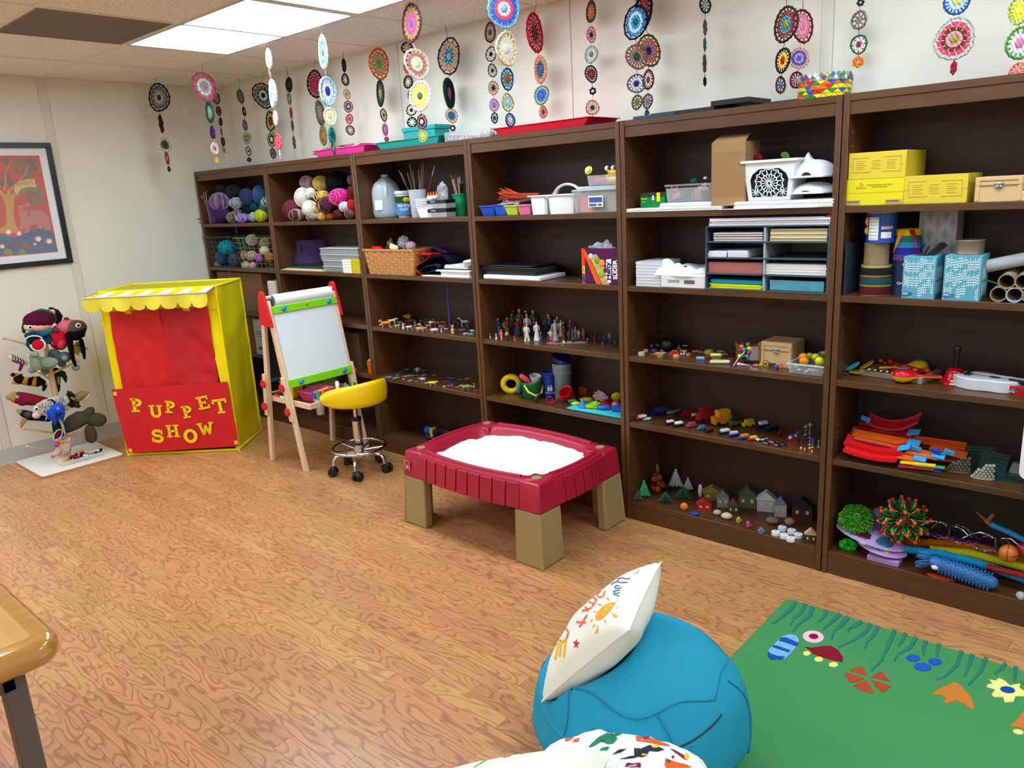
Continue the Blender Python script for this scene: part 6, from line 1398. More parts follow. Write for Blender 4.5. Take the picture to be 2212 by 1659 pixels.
def beadbox(label,f,x0,x1,yt,yb):
 X0,X1,Y,h=Kf(f,x0,x1,yt,yb,UH,.015);w_=X1-X0;t=Kt('bead_box',label,'box',((X0+X1)/2,Y,UH))
 mk('case',B().box((-w_/2,0,0),(w_/2,.16,h*.8)),clear('eceef0',.28),t,bev=.004);mk('lid',B().box((-w_/2,-.002,h*.8),(w_/2,.162,h*.9)),clear('f0f2f4',.35),t,bev=.003)
 mk('handle',B().tube([(w_*.1,.08,h*.9),(w_*.12,.08,h*1.02),(w_*.38,.08,h*1.02),(w_*.4,.08,h*.9)],.004,6),clear('e8eaee',.5),t)
 b=B();rd_=random.Random(5)
 for k in range(320):b.m=k%8;b.ball((rd_.uniform(-w_*.46,w_*.46),rd_.uniform(.006,.15),.006+rd_.random()*h*(.12+.28*(k%3)/2)),.0052,6,4)
 o=mk('beads',b,['e04050','f0a0b8','4060b0','40a8a0','e8e8ec','e8a040','202028','90a8e0'],t);o['kind']='stuff'
beadbox('clear plastic box of mixed coloured beads on top of the third bookcase',FT,1135,1450,880,965)
tray_top('red plastic tray on top of the fourth bookcase',FT,1455,2130,838,925,'d81030',.24,.0)
one('red_folder',B().box((-.07,0,0),(.07,.05,.004)),Kp('c01028'),'small flat red sheet resting on the red tray rim','sheet',(aty(.16,FT,2010,828).x,.16,UH+.046),0)
for k,(x0,x1,c,nm)in enumerate(((365,560,'1f4a60','dark teal flat binder'),(440,740,'1c1e22','long black flat folder'),(720,900,'16181c','black clamp on the folder'),(960,1120,'202226','black folder lying flat'))):
 X0,X1,Y,h=Kf(FX3,x0,x1,540,560,UH,.015);one('flat_folder',B().box((-(X1-X0)/2,0,0),((X1-X0)/2,.2,(.012,.016,.02,.008)[k])),mat(c,.5),nm+' on top of the fifth bookcase','folder',((X0+X1)/2,.015+.01*k,UH+(.0 if k!=2 else .016)),0,bev=.002)
X0,X1,Y,h=Kf(FX3,1098,1355,345,478,UH,.03);r=(X1-X0)/2
t=Kt('mosaic_pot','round pot covered in bright triangular and square glass tiles','pot',((X0+X1)/2,.03+r,UH));r*=.93
mk('body',B().lathe([(.001,0),(r*.97,0),(r,h*.70),(r*1.03,h*.71),(r*1.03,h),(r*.95,h),(r*.9,.01),(.001,.01)],36,cap1=False),mat('b8b4b0',.6),t)
tc_=['d82020','f0d820','1a50b8','1a8a40','e87020','e8e030']
tcm=[mat(c,.12,var=.05)for c in tc_];tcm2=[mat(c,.12,var=.05)for c in('3a6ab0','c0a040','8ab0a0','8a3a60','d0d8d8','5a8a50')]
n=30;rws=4;hh=h*.70/rws;random.seed(3)
for rw in range(rws):
 for k in range(n):
  a0=2*pi*(k+.5*(rw%2))/n;d=2*pi/n;up=k%2==0
  z_0,z_1=rw*hh+.001,(rw+1)*hh-.001
  q=[(a0-d*.9,z_0),(a0+d*.9,z_0),(a0,z_1)]if up else[(a0-d*.9,z_1),(a0,z_0),(a0+d*.9,z_1)]
  q=[(a0+(a-a0)*.92,z)for a,z in q]
  R1,R2=r*.985+.001,r*1.0+.0035
  vs=[(R1*cos(a),R1*sin(a),z)for a,z in q]+[(R2*cos(a),R2*sin(a),z)for a,z in q]
  mk('glass_tile',B().add(vs,[(3,4,5),(2,1,0),(0,1,4,3),(1,2,5,4),(2,0,3,5)]),random.choice(tcm),t,smooth=False)
for rw in range(2):
 for k in range(n):
  a=2*pi*(k+.5*rw)/n;z=h*(.79+.12*rw);R2=r*1.03+.0015;d=.085;q=[(a-d,z),(a,z-.0095),(a+d,z),(a,z+.0095)]
  vs=[((R2-.001)*cos(x),(R2-.001)*sin(x),y)for x,y in q]+[((R2+.0015)*cos(x),(R2+.0015)*sin(x),y)for x,y in q]
  mk('glass_tile',B().add(vs,[(4,5,6,7),(0,1,5,4),(1,2,6,5),(2,3,7,6),(3,0,4,7)]),random.choice(tcm2),t,smooth=False)
random.seed(11)
# ================================================================ fourth bookcase
FC=(1010,330,5.72)
def fbin(label,x0,x1,yt,yb,c,f=FC,z=z0,dep=.13):
 X0,X1,Y,h=Kf(f,x0,x1,yt,yb,z,.012);w_=(X1-X0)
 bin_('craft_bin',label,'bin',(X0+X1)/2,Y+dep/2,z,w_,dep,h,Kp(c),0,.82)
fbin('left of two bright blue craft bins on the top shelf',152,325,655,770,'0a50c0');fbin('right of two bright blue craft bins on the top shelf',322,470,640,765,'0c58c8')
fbin('lime green craft bin beside the blue ones',456,612,650,765,'c0d838');fbin('pink craft bin left of the white caddy',612,765,642,765,'f07aa8')
rd_=random.Random(2)
for cs,nm,x0,y0,x1,y1,n,rr in((('c03818','e05018','d84820'),'orange and red pipe cleaners fanning out to the left',400,520,870,515,46,.0016),(('8a1830','a02040','6a1428'),'wine red pipe cleaners under the orange ones',380,570,760,555,26,.0015),(('1a4a28','6a6a20','205a30'),'green and olive tinsel stems',370,520,740,535,16,.0014),(('9a9a94','787870','b0b0a8'),'silver tinsel stems behind the pink bin',560,580,770,570,22,.0014),(('c0a088','b08f78','d0b49a'),'bundle of pale wooden sticks',410,600,640,630,14,.0035)):
 A1=aty(.09,FC,x0,y0);B1=aty(.08,FC,x1,y1)
 t=Kt('stem_bundle',nm+', fourth bookcase','craft stems',B1);
 for k in range(n):
  e=A1-B1;s=V((0,rd_.uniform(-.012,.012),rd_.uniform(-.010,.010)));j=V((rd_.uniform(-.0,.05),rd_.uniform(-.02,.02),rd_.uniform(-.016,.026 if rr<.003 else .005)))
  b=B().tube([s*.6,s+e*.5+V((0,0,-.004)),s*1.2+e+j],rr,5);mk('stem',b,mat(cs[k%3],.9),t)
t=Kt('white_caddy','white plastic caddy with arched handle and two front cups','caddy',(0,0,z0));X0,X1,Y,h=Kf(FC,745,1310,520,745,z0,.008);w_=X1-X0;t.location=((X0+X1)/2,.008,z0);wp=Kp('e6e8e8',.35)
for a0,a1 in((-.47,-.10),(-.08,.48)):
 for y0_ in(0,.085):
  b=B();s=.9
  def R_(k,zz):cx=(a0+a1)/2*w_;hw=(a1-a0)/2*w_*k;return[(cx+hw*q[0],y0_+.04+.038*k*q[1],zz)for q in((-1,-.7),(-.8,-1),(.8,-1),(1,-.7),(1,.7),(.8,1),(-.8,1),(-1,.7))]
  b.rings([R_(.88,0),R_(1,h*.94),R_(.95,h*.94),R_(.84,.004)]);mk('cup',b,wp,t)
b=B();b.box((-w_/2,-.004,h*.93),(w_/2,.004,h)).box((-w_/2,.166,h*.93),(w_/2,.174,h)).box((-w_/2,0,h*.93),(-w_/2+.006,.17,h)).box((w_/2-.006,0,h*.93),(w_/2,.17,h)).box((-w_/2,.08,h*.93),(w_/2,.09,h));mk('rim',b,wp,t,bev=.002)
hb=B();hb.tube([(w_*(.14+.27*cos(a)),.085,h*.95+.048*sin(a))for a in[pi*k/14 for k in range(15)]],.011,8,flat=(.55,1));mk('handle',hb,wp,t)
mk('pink_eraser',B().blob([(-w_*.2,.1,h),(-w_*.13,.1,h+.014)],.011,10),Kp('f04a98'),t)
for k,c in enumerate(('2a5ac0','50b0c0','c0c8e0','2a8a70','4a90c0')):mk('blue_stem',B().tube([(w_*.28+k*.006,.05,h*.8),(w_*.33+k*.007,.05,h*1.08),(w_*(.36+.02*k),.05,h*(1.12+.03*(k%3)))],.0018,5),c,t)
def lidbox(label,f,x0,x1,yt,yb,z,dep,Y,lat=True):
 X0,X1,Y,h=Kf(f,x0,x1,yt,yb,z,Y);w_=X1-X0;t=Kt('clear_box',label,'box',((X0+X1)/2,Y,z))
 b=B();b.rings([[(q[0]*w_/2*k,dep/2+q[1]*dep/2*k,zz)for q in((-1,-1),(1,-1),(1,1),(-1,1))]for k,zz in((.92,0),(.98,h*.8))],cap1=False);mk('case',b,clear('e0e2e6',.34),t,bev=.003)
 return t,w_,h
t,w_,h=lidbox('clear box of modelling dough cans with a blue and white label, top shelf',FC,1290,1850,400,720,z0,.2,.01)
mk('lid',B().box((-w_/2,-.004,h*.8),(w_/2,.2,h*.86)).box((-w_/2+.01,.02,h*.86),(w_/2-.01,.18,h*.97)),clear('e4e6ea',.6),t,bev=.003)
mk('label_plate',B().box((-w_*.12,-.003,h*.22),(w_*.20,-.001,h*.62)),Kq('eceef2'),t);mk('label_print',B().box((-w_*.105,-.0036,h*.38),(w_*.185,-.003,h*.57)).box((-w_*.105,-.0036,h*.25),(w_*.06,-.003,h*.34)),mat('2a5a9a',.5),t);mk('label_barcode',B().box((w_*.09,-.0036,h*.26),(w_*.17,-.003,h*.33)),mat('404040'),t)
for k,(u,c,l)in enumerate(((-.34,'e85030','orange'),(-.2,'f08030','yellow-orange with pink lid'),(.28,'8a9a20','olive'),(.4,'a8b020','lime olive'))):
 P=V(t.location)+V((u*w_,.05,.003));one('dough_can',B().lathe([(.024,0),(.026,h*.5)],18,0).lathe([(.028,h*.5),(.028,h*.6),(.001,h*.6)],18,1),[Kp(c),Kp('e83a70'if k==1 else c)],l+' modelling dough can inside the clear labelled box','can',P,0,'modelling dough cans')
zt=z0+h*.975;t,w_,h=lidbox('small clear box of toy dough tools on top of the labelled box',FC,1468,1850,240,412,zt,.14,.02)
for u,v,r_,c,nm in((-.3,.3,.018,'e05040','red'),(-.1,.3,.02,'c83830','dark red'),(-.35,.1,.012,'2a60c0','blue'),(-.1,.08,.012,'30a050','green'),(.38,.15,.016,'1a50c0','royal blue'),(.0,.55,.012,'70c060','light green')):
 one('dough_tool',B().blob([(-r_,0,0),(r_,0,0)],r_*.7,10),c,nm+' toy dough shaper inside the small clear box','toy',V(t.location)+V((u*w_,.06,v*h+.006)),.3,'dough toys in the small clear box')
for u,v,l,nm,rz in((.2,.42,.05,'yellow toy roller inside the small clear box',0),(.28,.95,.07,'long yellow tool lying across the small clear box',.1)):
 one('toy_roller',B().lathe([(.012,-l/2),(.018,-l/2),(.018,-l/2+.004),(.015,-l/2+.005),(.015,l/2-.005),(.018,l/2-.004),(.018,l/2)],16),Kp('e8c830'),nm,'toy',V(t.location)+V((u*w_,.05,v*h)),rz,ry=pi/2)
one('toy_disc',B().lathe([(.001,0),(.017,0),(.019,.004),(.012,.006),(.012,.014),(.001,.014)],18),Kp('e8c830'),'round yellow cap perched on the left edge of the small clear box','toy',aty(.03,FC,1500,220),0,rx=1.2)
b=B()
for k in range(4):b.ball((-.02+.016*k,0,.002*(k%2)),(.011,.011,.012),8,5,k%2)
one('toy_clips',b,['e8e8e8','141414'],'black and white toy pieces on top of the small clear box','toy',aty(.06,FC,1770,190))
tray_top('wide black plastic tray on top of the white one, second shelf',FC,115,860,1415,1500,'0c0e10',.2,.012,z1+.026,'black_tray')
one('black_board',B().box((-.19,0,0),(.19,.2,.006)),mat('101214',.3),'thin black board lying on the black tray','board',(2.985,.014,z1+.066),0,bev=.003)
X0,X1,Y,h=Kf(FC,190,890,1500,1590,z1,.006);one('white_tray',B().box((-(X1-X0)/2,0,0),((X1-X0)/2,.21,.024)),Kp('e8eaec'),'flat white plastic tray under the black tray, second shelf','tray',((X0+X1)/2,.006,z1),0,bev=.008,segs=3)
def hefty(t,w_,d_,h):
 mk('orange_side',B().box((-w_/2-.0008,-.0008,0),(-w_*.42,.09,h)),Kq('e8421a'),t)
 mk('stripe',B().prism([(-w_*.42,h*.98),(-w_*.30,h*.75),(.02*w_,0),(-.12*w_,0),(-.42*w_,h*.8)],-.0012,-.0004,'y'),Kq('f05a20'),t)
 mk('fruit_print',B().prism([(-w_*.3,h*.8),(-w_*.1,h*.85),(w_*.1,h*.5),(w_*.22,h*.0),(w_*.04,0)],-.0016,-.0008,'y'),mat('c8b060',.4,var=.5),t)
 for u,v,r_,c in((-.25,.78,.014,'c0c8ce'),(-.08,.68,.016,'7a9a30'),(.04,.6,.017,'f09030'),(.02,.3,.018,'9ab040'),(.13,.4,.012,'8a2030'),(.14,.15,.012,'e0a080')):mk('fruit',B().ball((u*w_,-.002,v*h),(r_,.003,r_),12,5),Kq(c),t)
 mk('name_panel',B().prism([(.13*w_,.08*h),(.27*w_,.05*h),(.29*w_,.72*h),(.16*w_,.7*h)],-.003,-.002,'y'),Kq('f2f2f2'),t)
 text('lettering','Hefty',.036,mat('1a2a6a'),t,(.21*w_,-.0036,h*.38),(pi/2,-pi/2,0),bold=.0012);text('lettering','SLIDER',.028,Kq('f4f4f4'),t,(.385*w_,-.0016,h*.42),(pi/2,-pi/2,0),bold=.001);text('lettering','GALLON',.014,Kq('f4f4f4'),t,(.455*w_,-.0016,h*.36),(pi/2,-pi/2,0));text('lettering','STORAGE',.010,Kq('f4f4f4'),t,(.32*w_,-.0016,h*.4),(pi/2,-pi/2,0))
 mk('yellow_flash',B().box((-.49*w_,-.0016,.3*h),(-.42*w_,-.0009,.5*h)),Kq('f0d020'),t);text('lettering','EASY',.008,mat('202020'),t,(-.455*w_,-.002,.4*h),(pi/2,-pi/2,0));mk('round_badge',B().ball((-.45*w_,-.001,.15*h),(.012,.0015,.015),14,5),Kq('2a4a90'),t)
 crumple('plastic_bag','clear grey bag sticking out of the slider bag box',FC,1680,1220,190,105,.05,.35,8)
bx_('bag_box','purple and orange box of slider storage bags by the divider','box',FC,1415,1880,1185,1580,z1,.12,Kq('521a4a'),Y=.012,parts=hefty)
FH=(1030,650,6.381);z3=SZ[3];z2=SZ[2]
P=atz(z3,FH,430,1290);b=B().torus((0,0,.0),.040,.016,26,12,ax='y',sx=1.1);one('ring_handle',b,Kp('f0cc10'),'fat yellow plastic ring toy at the left of the sand toys','toy',(P.x,P.y+.03,z3+.052),face(P)-.2)
def bucket(t,r,h):
 a=face(V(t.location));mk('handle',B(rz=a).tube([(-r*.62,-r*.85,h*.88),(-r*.3,-r*1.25,h*.55),(r*.3,-r*1.35,h*.32),(r*.85,-r*.9,h*.4),(r*1.0,-.1*r,h*.7)],.005,8),Kp('e8d020'),t)
 mk('spout',B(rz=a).blob([(-r*1.05,0,h*.72),(-r*1.15,0,h*.4)],.014,8),Kp('0f6a68'),t)
t,r,h=Kv('sand_bucket','green toy bucket with yellow handle','bucket',FH,530,850,1125,1370,z3,Kp('0f7040'),[(.001,0),(.7,0),(.82,.1),(.9,.75),(.98,.85),(1.02,.98),(1,1),(.94,1),(.85,.6),(.001,.5)],extra=bucket,Y=.03)
P=V(t.location);one('sand_scoop',B().blob([(-.03,0,.02),(.0,0,.0)],[.016,.018],10,flat=(1,.6)).cyl((0,0,0),(.03,0,-.02),.006),Kp('f04a60'),'coral red toy scoop sticking out of the green bucket','scoop',P+V((-.02,-.01,h+.002)),.2)
one('funnel_cup',B().lathe([(.012,0),(.03,.05),(.032,.05),(.029,.052),(.010,.002)],22,cap1=False),Kp('c8ccd0'),'grey-white toy funnel cup sitting in the green bucket','funnel',P+V((.022,.0,h*.82)),0,rx=.1,ry=.25)
def bcup(t,r,h):
 a=face(V(t.location));q=Matrix.Rotation(a,3,'Z')@V((0,-r*.93,0));b=B(rz=a)
 for u in(-.25,.1):b.ball((u*r,-r*.96,h*.52),(r*.09,.002,r*.09),8,4).prism([((u-.12)*r,h*.32),((u+.12)*r,h*.32),((u+.16)*r,h*.47),((u-.16)*r,h*.47)],-r*.97,-r*.93,'y')
 mk('figures_logo',b,Kq('e8ecf4'),t);mk('ridge',B().torus((0,0,h*.9),r*1.0,.0016,26,5).torus((0,0,h*.8),r*.985,.0014,26,5),Kp('1038a0'),t)
 text('lettering','MARYLAND FAMILY\nRESOURCE, INC.',.0062,Kq('d8e0f0'),t,q+V((0,-.003,h*.25)),(pi/2,0,a))
Kv('blue_cup','royal blue stadium cup with white figures logo','cup',FH,862,1078,985,1370,z3,Kp('0a2f98'),cupp,extra=bcup)
t,r,h=Kv('grey_canister','translucent grey plastic canister with a blue lid tipped open','canister',FH,975,1265,870,1225,z3,clear('8a9098',.8),[(.001,0),(.85,0),(.88,.62),(.96,.68),(1,.72),(.95,.74),(.93,.8),(.97,.96),(1,1),(.93,1),(.84,.6),(.001,.02)],Y=.12)
mk('lid',B(off=(.0,0,h*1.06),m4=Matrix.Translation((0,0,h*1.07))@Matrix.Rotation(.28,4,'Y')).lathe([(.001,.0),(r*1.02,0),(r*1.04,.018),(r*.9,.024),(.001,.024)],26),Kp('12245e'),t)
t=Kt('measuring_scoops','cluster of red plastic measuring cups and spoons on a ring','scoops',atz(z3,FH,1250,1400));rp_=Kp('c80c1c')
a=face(V(t.location));b=B(rz=a,off=(.0,0,.042));b.push(rx=.5,ry=-.5).lathe([(.03,-.03),(.036,.022),(.038,.022),(.038,.026),(.033,.024),(.027,-.027)],24,cap1=False);b.pop();mk('cup',b,rp_,t)
b=B(rz=a)
for k in range(3):b.tube([(-.02,.0,.03+k*.004),(-.06,-.01,.016),(-.105+k*.014,-.015-k*.003,.006)],.0032,6,flat=(.5,1.4))
mk('handles',b,rp_,t);mk('ring',B(rz=a).torus((-.09,-.01,.022),.016,.0022,18,6,ax='y'),rp_,t)
one('whisk_brush',B().blob([(-.012,0,.012),(.012,0,.045)],[.010,.008],8),mat('1c2c34',.5),'dark grey-blue rubber tool end beside the blue cup','tool',atz(z3,FH,840,1400),.3)
one('orange_mould',B().cbox((0,0,.022),(.05,.04,.044)),Kp('a84c10'),'brown-orange sand mould behind the red scoops','mould',atz(z3,FH,1430,1310)+V((0,.03,0)),.2,bev=.006)
X0,X1,Y,h=Kf(FH,1215,2010,1430,1560,z3,.002)
t=Kt('sand_toy_tray','turquoise edged flat tray of bright sand toys','tray',((X0+X1)/2-.0,.004,z3));w_=X1-X0
mk('tray',B().rings([[(q[0]*w_/2*k,.09+q[1]*.085*k,zz)for q in((-1,-1),(.98,-1),(.98,1),(-1,1))]for k,zz in((.9,0),(1,.010),(.98,.012),(.9,.003))]),Kp('40c8c8'),t,bev=.002)
def toy(nm,label,cat,f,x,y,z,b,mats,dz=0,rz=None,dy=0,group=None,ymax=.26,**k):
 P=atz(z,f,x,y);P.y=min(max(P.y+dy,.008),ymax);P.z=z+dz
 return one(nm,b,mats,label,cat,P,face(P)if rz is None else rz,group,**k)
gt_='sand toys on the turquoise tray'
for nm,lb_,x,y,b,c in(('sand_mould','small green bowl mould',1320,1440,B().lathe([(.001,0),(.014,0),(.022,.02),(.019,.02),(.001,.004)],16,cap1=False),'18a048'),('sand_mould','yellow shell scoop',1365,1450,B().ball((0,0,.008),(.024,.014,.01),14,7),'f0d820'),('sand_mould','blue castle cone mould',1460,1478,B().lathe([(.022,0),(.018,.012),(.018,.014),(.012,.022),(.012,.024),(.002,.042)],10),'1a88e8'),('sand_mould','yellow boat scoop',1510,1400,B().ball((0,0,.01),(.036,.018,.012),14,7),'e8c818'),('sand_mould','yellow flat ring',1580,1478,B().lathe([(.012,0),(.03,.002),(.032,.012),(.014,.014)],20),'f0d010'),('sand_mould','lime green turret mould',1640,1492,B().lathe([(.014,0),(.022,.02),(.024,.02),(.024,.026),(.001,.026)],8).lathe([(.012,.026),(.010,.034),(.001,.034)],10),'a0e020'),('sand_mould','red funnel',1780,1450,B().lathe([(.04,0),(.038,.008),(.012,.034),(.007,.04),(.004,.034)],22),'c81418'),('sand_mould','yellow starfish sieve',1930,1390,B().ball((0,0,.02),(.028,.018,.024),12,7),'e8c018'),('sand_mould','blue boat mould',1755,1510,B().ball((0,0,.01),(.034,.016,.012),12,6),'1a70e0'),('sand_mould','pink sandcastle mould',1920,1480,B().lathe([(.024,0),(.02,.02),(.012,.03),(.001,.03)],10),'f080b0'),('sand_mould','bright blue square mould',1930,1530,B().cbox((0,0,.012),(.045,.03,.022)),'1060e8'),('sand_mould','green triangle mould',1620,1385,B().prism([(-.014,0),(.014,0),(0,.03)],0,.01,'y'),'58a828')):
 toy(nm,lb_+' on the turquoise tray, fourth bookcase','toy',FH,x,y,z3,b,Kp(c),.006,None,0,gt_)
crumple('plastic_bag','small pinkish clear bag behind the sand toys',FH,1700,1310,95,60,.13,.45,9,c='e0a0b8')
# ================================================================ fifth bookcase, upper shelves
FD_=(1340,270,4.608);FE=(1340,450,4.608)
def slabs(label,cat,f,x0,x1,y0,y1,z,c,n,hz,dz,dep=.22,Y=.006,nm='paper_stack',jig=.004,rz=0,grp=None):
 X0,X1,_,_=Kf(f,x0,x1,y0,y1,z,Y);w_=X1-X0;b=B();
 for k in range(n):o_=random.uniform(-jig,jig);b.m=k%(len(c)if isinstance(c,list)else 1);b.box((-w_/2+o_,abs(o_),k*hz/n),(w_/2+o_*.5,dep,(k+.88)*hz/n))
 return one(nm,b,[Kq(q)for q in c]if isinstance(c,list)else Kq(c),label,cat,((X0+X1)/2,Y,z+dz),rz,grp)
slabs('wide pile of white drawing paper at the left, top shelf of the fifth bookcase','paper',FD_,60,1000,800,860,z0,['e8e4d4','f0efe8'],6,.014,0,.2,.0)
slabs('white sketch pads under the clear box, top shelf','paper',FD_,390,930,745,800,z0,['eceef0','dcdcd8','f2f2f2'],4,.018,.014,.16,.02)
slabs('long sagging pile of white paper under the lattice basket','paper',FD_,1130,2110,760,880,z0,['f0ede4','e4e4dc','f4f2ea'],7,.028,0,.23,-.012)
slabs('flat white sheet jutting over the shelf edge','paper',FD_,970,1960,830,885,z0,'f2f2ee',1,.0015,.0,.2,-.022)
def scotch(t,w_,d_,h):
 mk('dark_top',B().box((-w_/2-.0003,-.0005,h*.72),(w_/2,.0,h)),mat('143018',.5),t);text('lettering','Scotch',.0105,mat('e8d020'),t,(-w_*.34,-.001,h*.62),bold=.0003);text('lettering','Magic',.006,Kq('e8f0e8'),t,(-w_*.36,-.001,h*.42));mk('dispenser_print',B().prism([(-.02*w_,h*.5),(.08*w_,h*.5),(.06*w_,h*.85),(0,h*.8)],-.001,-.0004,'y'),Kq('e0e4e0'),t);mk('yellow_band',B().box((w_*.18,-.0009,h*.4),(w_*.32,-.0002,h)),Kq('e8d020'),t)
bx_('tape_box','green and yellow tape box on the white paper','box',FD_,200,440,675,790,z0+.014,.08,Kq('12803a'),Y=.06,parts=scotch)
t,w_,h=lidbox('clear box holding pink and orange dried flowers',FD_,442,930,585,745,z0+.033,.15,.05)
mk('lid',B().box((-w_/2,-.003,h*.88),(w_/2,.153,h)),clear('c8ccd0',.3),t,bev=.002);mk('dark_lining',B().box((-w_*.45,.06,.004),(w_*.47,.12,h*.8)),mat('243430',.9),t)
for u,c,nm in((-.32,'d88090','pink'),(.12,'d08a30','orange'),(.24,'d8d4c8','cream')):
 b=B();rd_=random.Random(u)
 for k in range(40):b.ball((rd_.gauss(0,.011),rd_.gauss(0,.006),rd_.gauss(0,.012 if c!='d8d4c8'else .006)),.0045,6,4)
 o=one('dried_flowers',b,mat(c,.9),nm+' bunch of dried flowers inside the clear box','flowers',V(t.location)+V((u*w_,.03,h*.45 if c!='d8d4c8'else h*.8)),0);o['kind']='stuff'
for x,y,c,nm in((630,520,'4a3a2a','brown twig nest on top of the clear flower box'),(840,540,'4c3c2c','second twig nest with a pale pebble')):
 b=B();rd_=random.Random(x)
 for k in range(70):a=rd_.random()*6.28;b.tube([(.034*cos(a+q*.5)*rd_.uniform(.8,1.2),.03*sin(a+q*.5),.008+rd_.uniform(-.008,.012))for q in range(3)],.001,4)
 P=aty(.12,FD_,x,y);P.z=z0+.068;o=one('twig_nest',b,mat(c,.9,var=.3),nm,'nest',P);o['kind']='stuff'
one('felt_leaf',B().ball((0,0,0),(.016,.004,.010),10,5),Kc('0f5a30'),'dark green felt leaf between the twig nests','leaf',aty(.11,FD_,730,555));one('pebble',B().ball((0,0,0),(.009,.007,.006),10,6),'d8d0c0','pale pebble resting in the right twig nest','pebble',aty(.10,FD_,845,528))
X0,X1,Y,h=Kf(FD_,905,1240,150,805,z0+.012,.01);w_=X1-X0;kr=mat('9a734a',.75,bump=.15,bscale=40,var=.06)
t=Kt('cardboard_carton','tall open brown cardboard carton sealed with shiny tape','carton',((X0+X1)/2,.01,z0+.014));hh=h*.96
mk('carton',B().box((-w_/2,0,0),(w_/2,.13,hh)),kr,t,bev=.0015);mk('flap',B().add([(-w_/2,0,hh),(w_/2,0,hh),(w_/2-.004,.05,hh+.03),(-w_/2+.012,.05,hh+.03),(-w_/2,.002,hh),(w_/2,.002,hh),(w_/2-.004,.052,hh+.03),(-w_/2+.012,.052,hh+.03)],[(0,1,2,3),(7,6,5,4),(0,3,7,4),(1,5,6,2),(2,6,7,3)]),kr,t)
mk('tape',B().box((-w_*.4,-.0006,hh*.84),(w_*.46,0,hh+.0006)),mat('b08a5a',.12,bump=1,bscale=30,coat=1,alpha=.8),t);mk('tape',B().box((-w_*.46,-.0006,0),(w_*.5,0,.03)),mat('a07c50',.2,coat=1),t)
X0,X1,Y,h=Kf(FD_,1215,1800,345,745,z0+.028,.012);w_=(X1-X0)*.9
t=Kt('lattice_basket','white plastic basket with a cut-out flower lattice front','basket',((X0+X1)/2-.01,.012,z0+.029));wl=Kp('e2e6e8',.4)
dp_=.13
def LP(u,v,o_=0):s=.80+.2*v;return(-w_/2*s+w_*s*u,(1-s)*.05+o_,v*h*.93)
def panel(b,pts):
 n=len(pts);vs=[LP(*p)for p in pts]+[LP(p[0],p[1],.003)for p in pts];b.add(vs,[tuple(range(n)),tuple(range(2*n-1,n-1,-1))]+[(i,n+i,n+(i+1)%n,(i+1)%n)for i in range(n)])
b=B();panel(b,[(0,0),(.1,0),(.1,1),(0,1)]);panel(b,[(.9,0),(1,0),(1,1),(.9,1)]);panel(b,[(.1,0),(.9,0),(.9,.09),(.1,.09)]);panel(b,[(.1,.84),(.9,.84),(.9,1),(.1,1)])
mk('front_frame',b,wl,t)
asp=(w_*.9)/(h*.93);b=B()
def strip(p,q,wd=.012):
 dx,dy=(q[0]-p[0])*asp,q[1]-p[1];l=hypot(dx,dy)or 1;nx,ny=-dy/l*wd/asp,dx/l*wd;panel(b,[(p[0]-nx,p[1]-ny),(q[0]-nx,q[1]-ny),(q[0]+nx,q[1]+ny),(p[0]+nx,p[1]+ny)])
cx,cy=.5,.45
for k in range(16):a=2*pi*k/16;strip((cx+.05*cos(a)/asp,cy+.05*sin(a)),(cx+.22*cos(a)/asp,cy+.22*sin(a)),.010)
for R1 in(.05,.22,.36):
 for k in range(16):
  a,c_=2*pi*k/16,2*pi*(k+1)/16;m_=(a+c_)/2;f_=1.14 if R1>.1 else 1
  strip((cx+R1*cos(a)/asp,cy+R1*sin(a)),(cx+R1*f_*cos(m_)/asp,cy+R1*f_*sin(m_)),.013);strip((cx+R1*f_*cos(m_)/asp,cy+R1*f_*sin(m_)),(cx+R1*cos(c_)/asp,cy+R1*sin(c_)),.013)
for k in range(16):a=2*pi*(k+.5)/16;strip((cx+.25*cos(a)/asp,cy+.25*sin(a)),(cx+.36*cos(a)/asp,cy+.36*sin(a)),.011)
for sx_ in(-1,1):
 for k in range(8):a=2*pi*k/8;c0=(cx+sx_*.31,.22);strip(c0,(c0[0]+.12*cos(a)/asp,c0[1]+.12*sin(a)),.009)
 panel(b,[(cx+sx_*.4,.55),(cx+sx_*.4,.84),(cx+sx_*.2,.84),(cx+sx_*.34,.7)][::(1 if sx_>0 else-1)])
o=mk('lattice',b,wl,t);o['kind']='stuff'
b=B();s=.8
b.add([LP(1,0),LP(1,1),(w_/2,dp_,h*.93),(w_/2*s,dp_,0)],[(0,3,2,1)]).add([LP(0,0),LP(0,1),(-w_/2,dp_,h*.93),(-w_/2*s,dp_,0)],[(0,1,2,3)]).add([(-w_/2*s,dp_,0),(w_/2*s,dp_,0),(w_/2,dp_,h*.93),(-w_/2,dp_,h*.93)],[(0,1,2,3)])
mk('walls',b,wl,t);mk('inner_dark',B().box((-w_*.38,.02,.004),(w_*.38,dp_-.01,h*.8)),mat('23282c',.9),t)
mk('rim',B().box((-w_/2-.008,-.008,h*.93),(w_/2+.008,0,h)).box((-w_/2-.008,dp_,h*.93),(w_/2+.008,dp_+.008,h)).box((-w_/2-.008,0,h*.93),(-w_/2,dp_,h)).box((w_/2,0,h*.93),(w_/2+.008,dp_,h)),wl,t,bev=.002)
for x,y,c,nm in((1240,345,'5a9030','green leaf at the left rim of the lattice basket'),(1640,305,'4a8028','green leaf at the back of the lattice basket'),(1370,320,'8a1018','dark red petal above the lattice basket')):
 one('silk_leaf',B().ball((0,0,0),(.018,.003,.013),10,5),Kc(c),nm,'leaf',aty(.08,FD_,x,y),0,ry=.5)
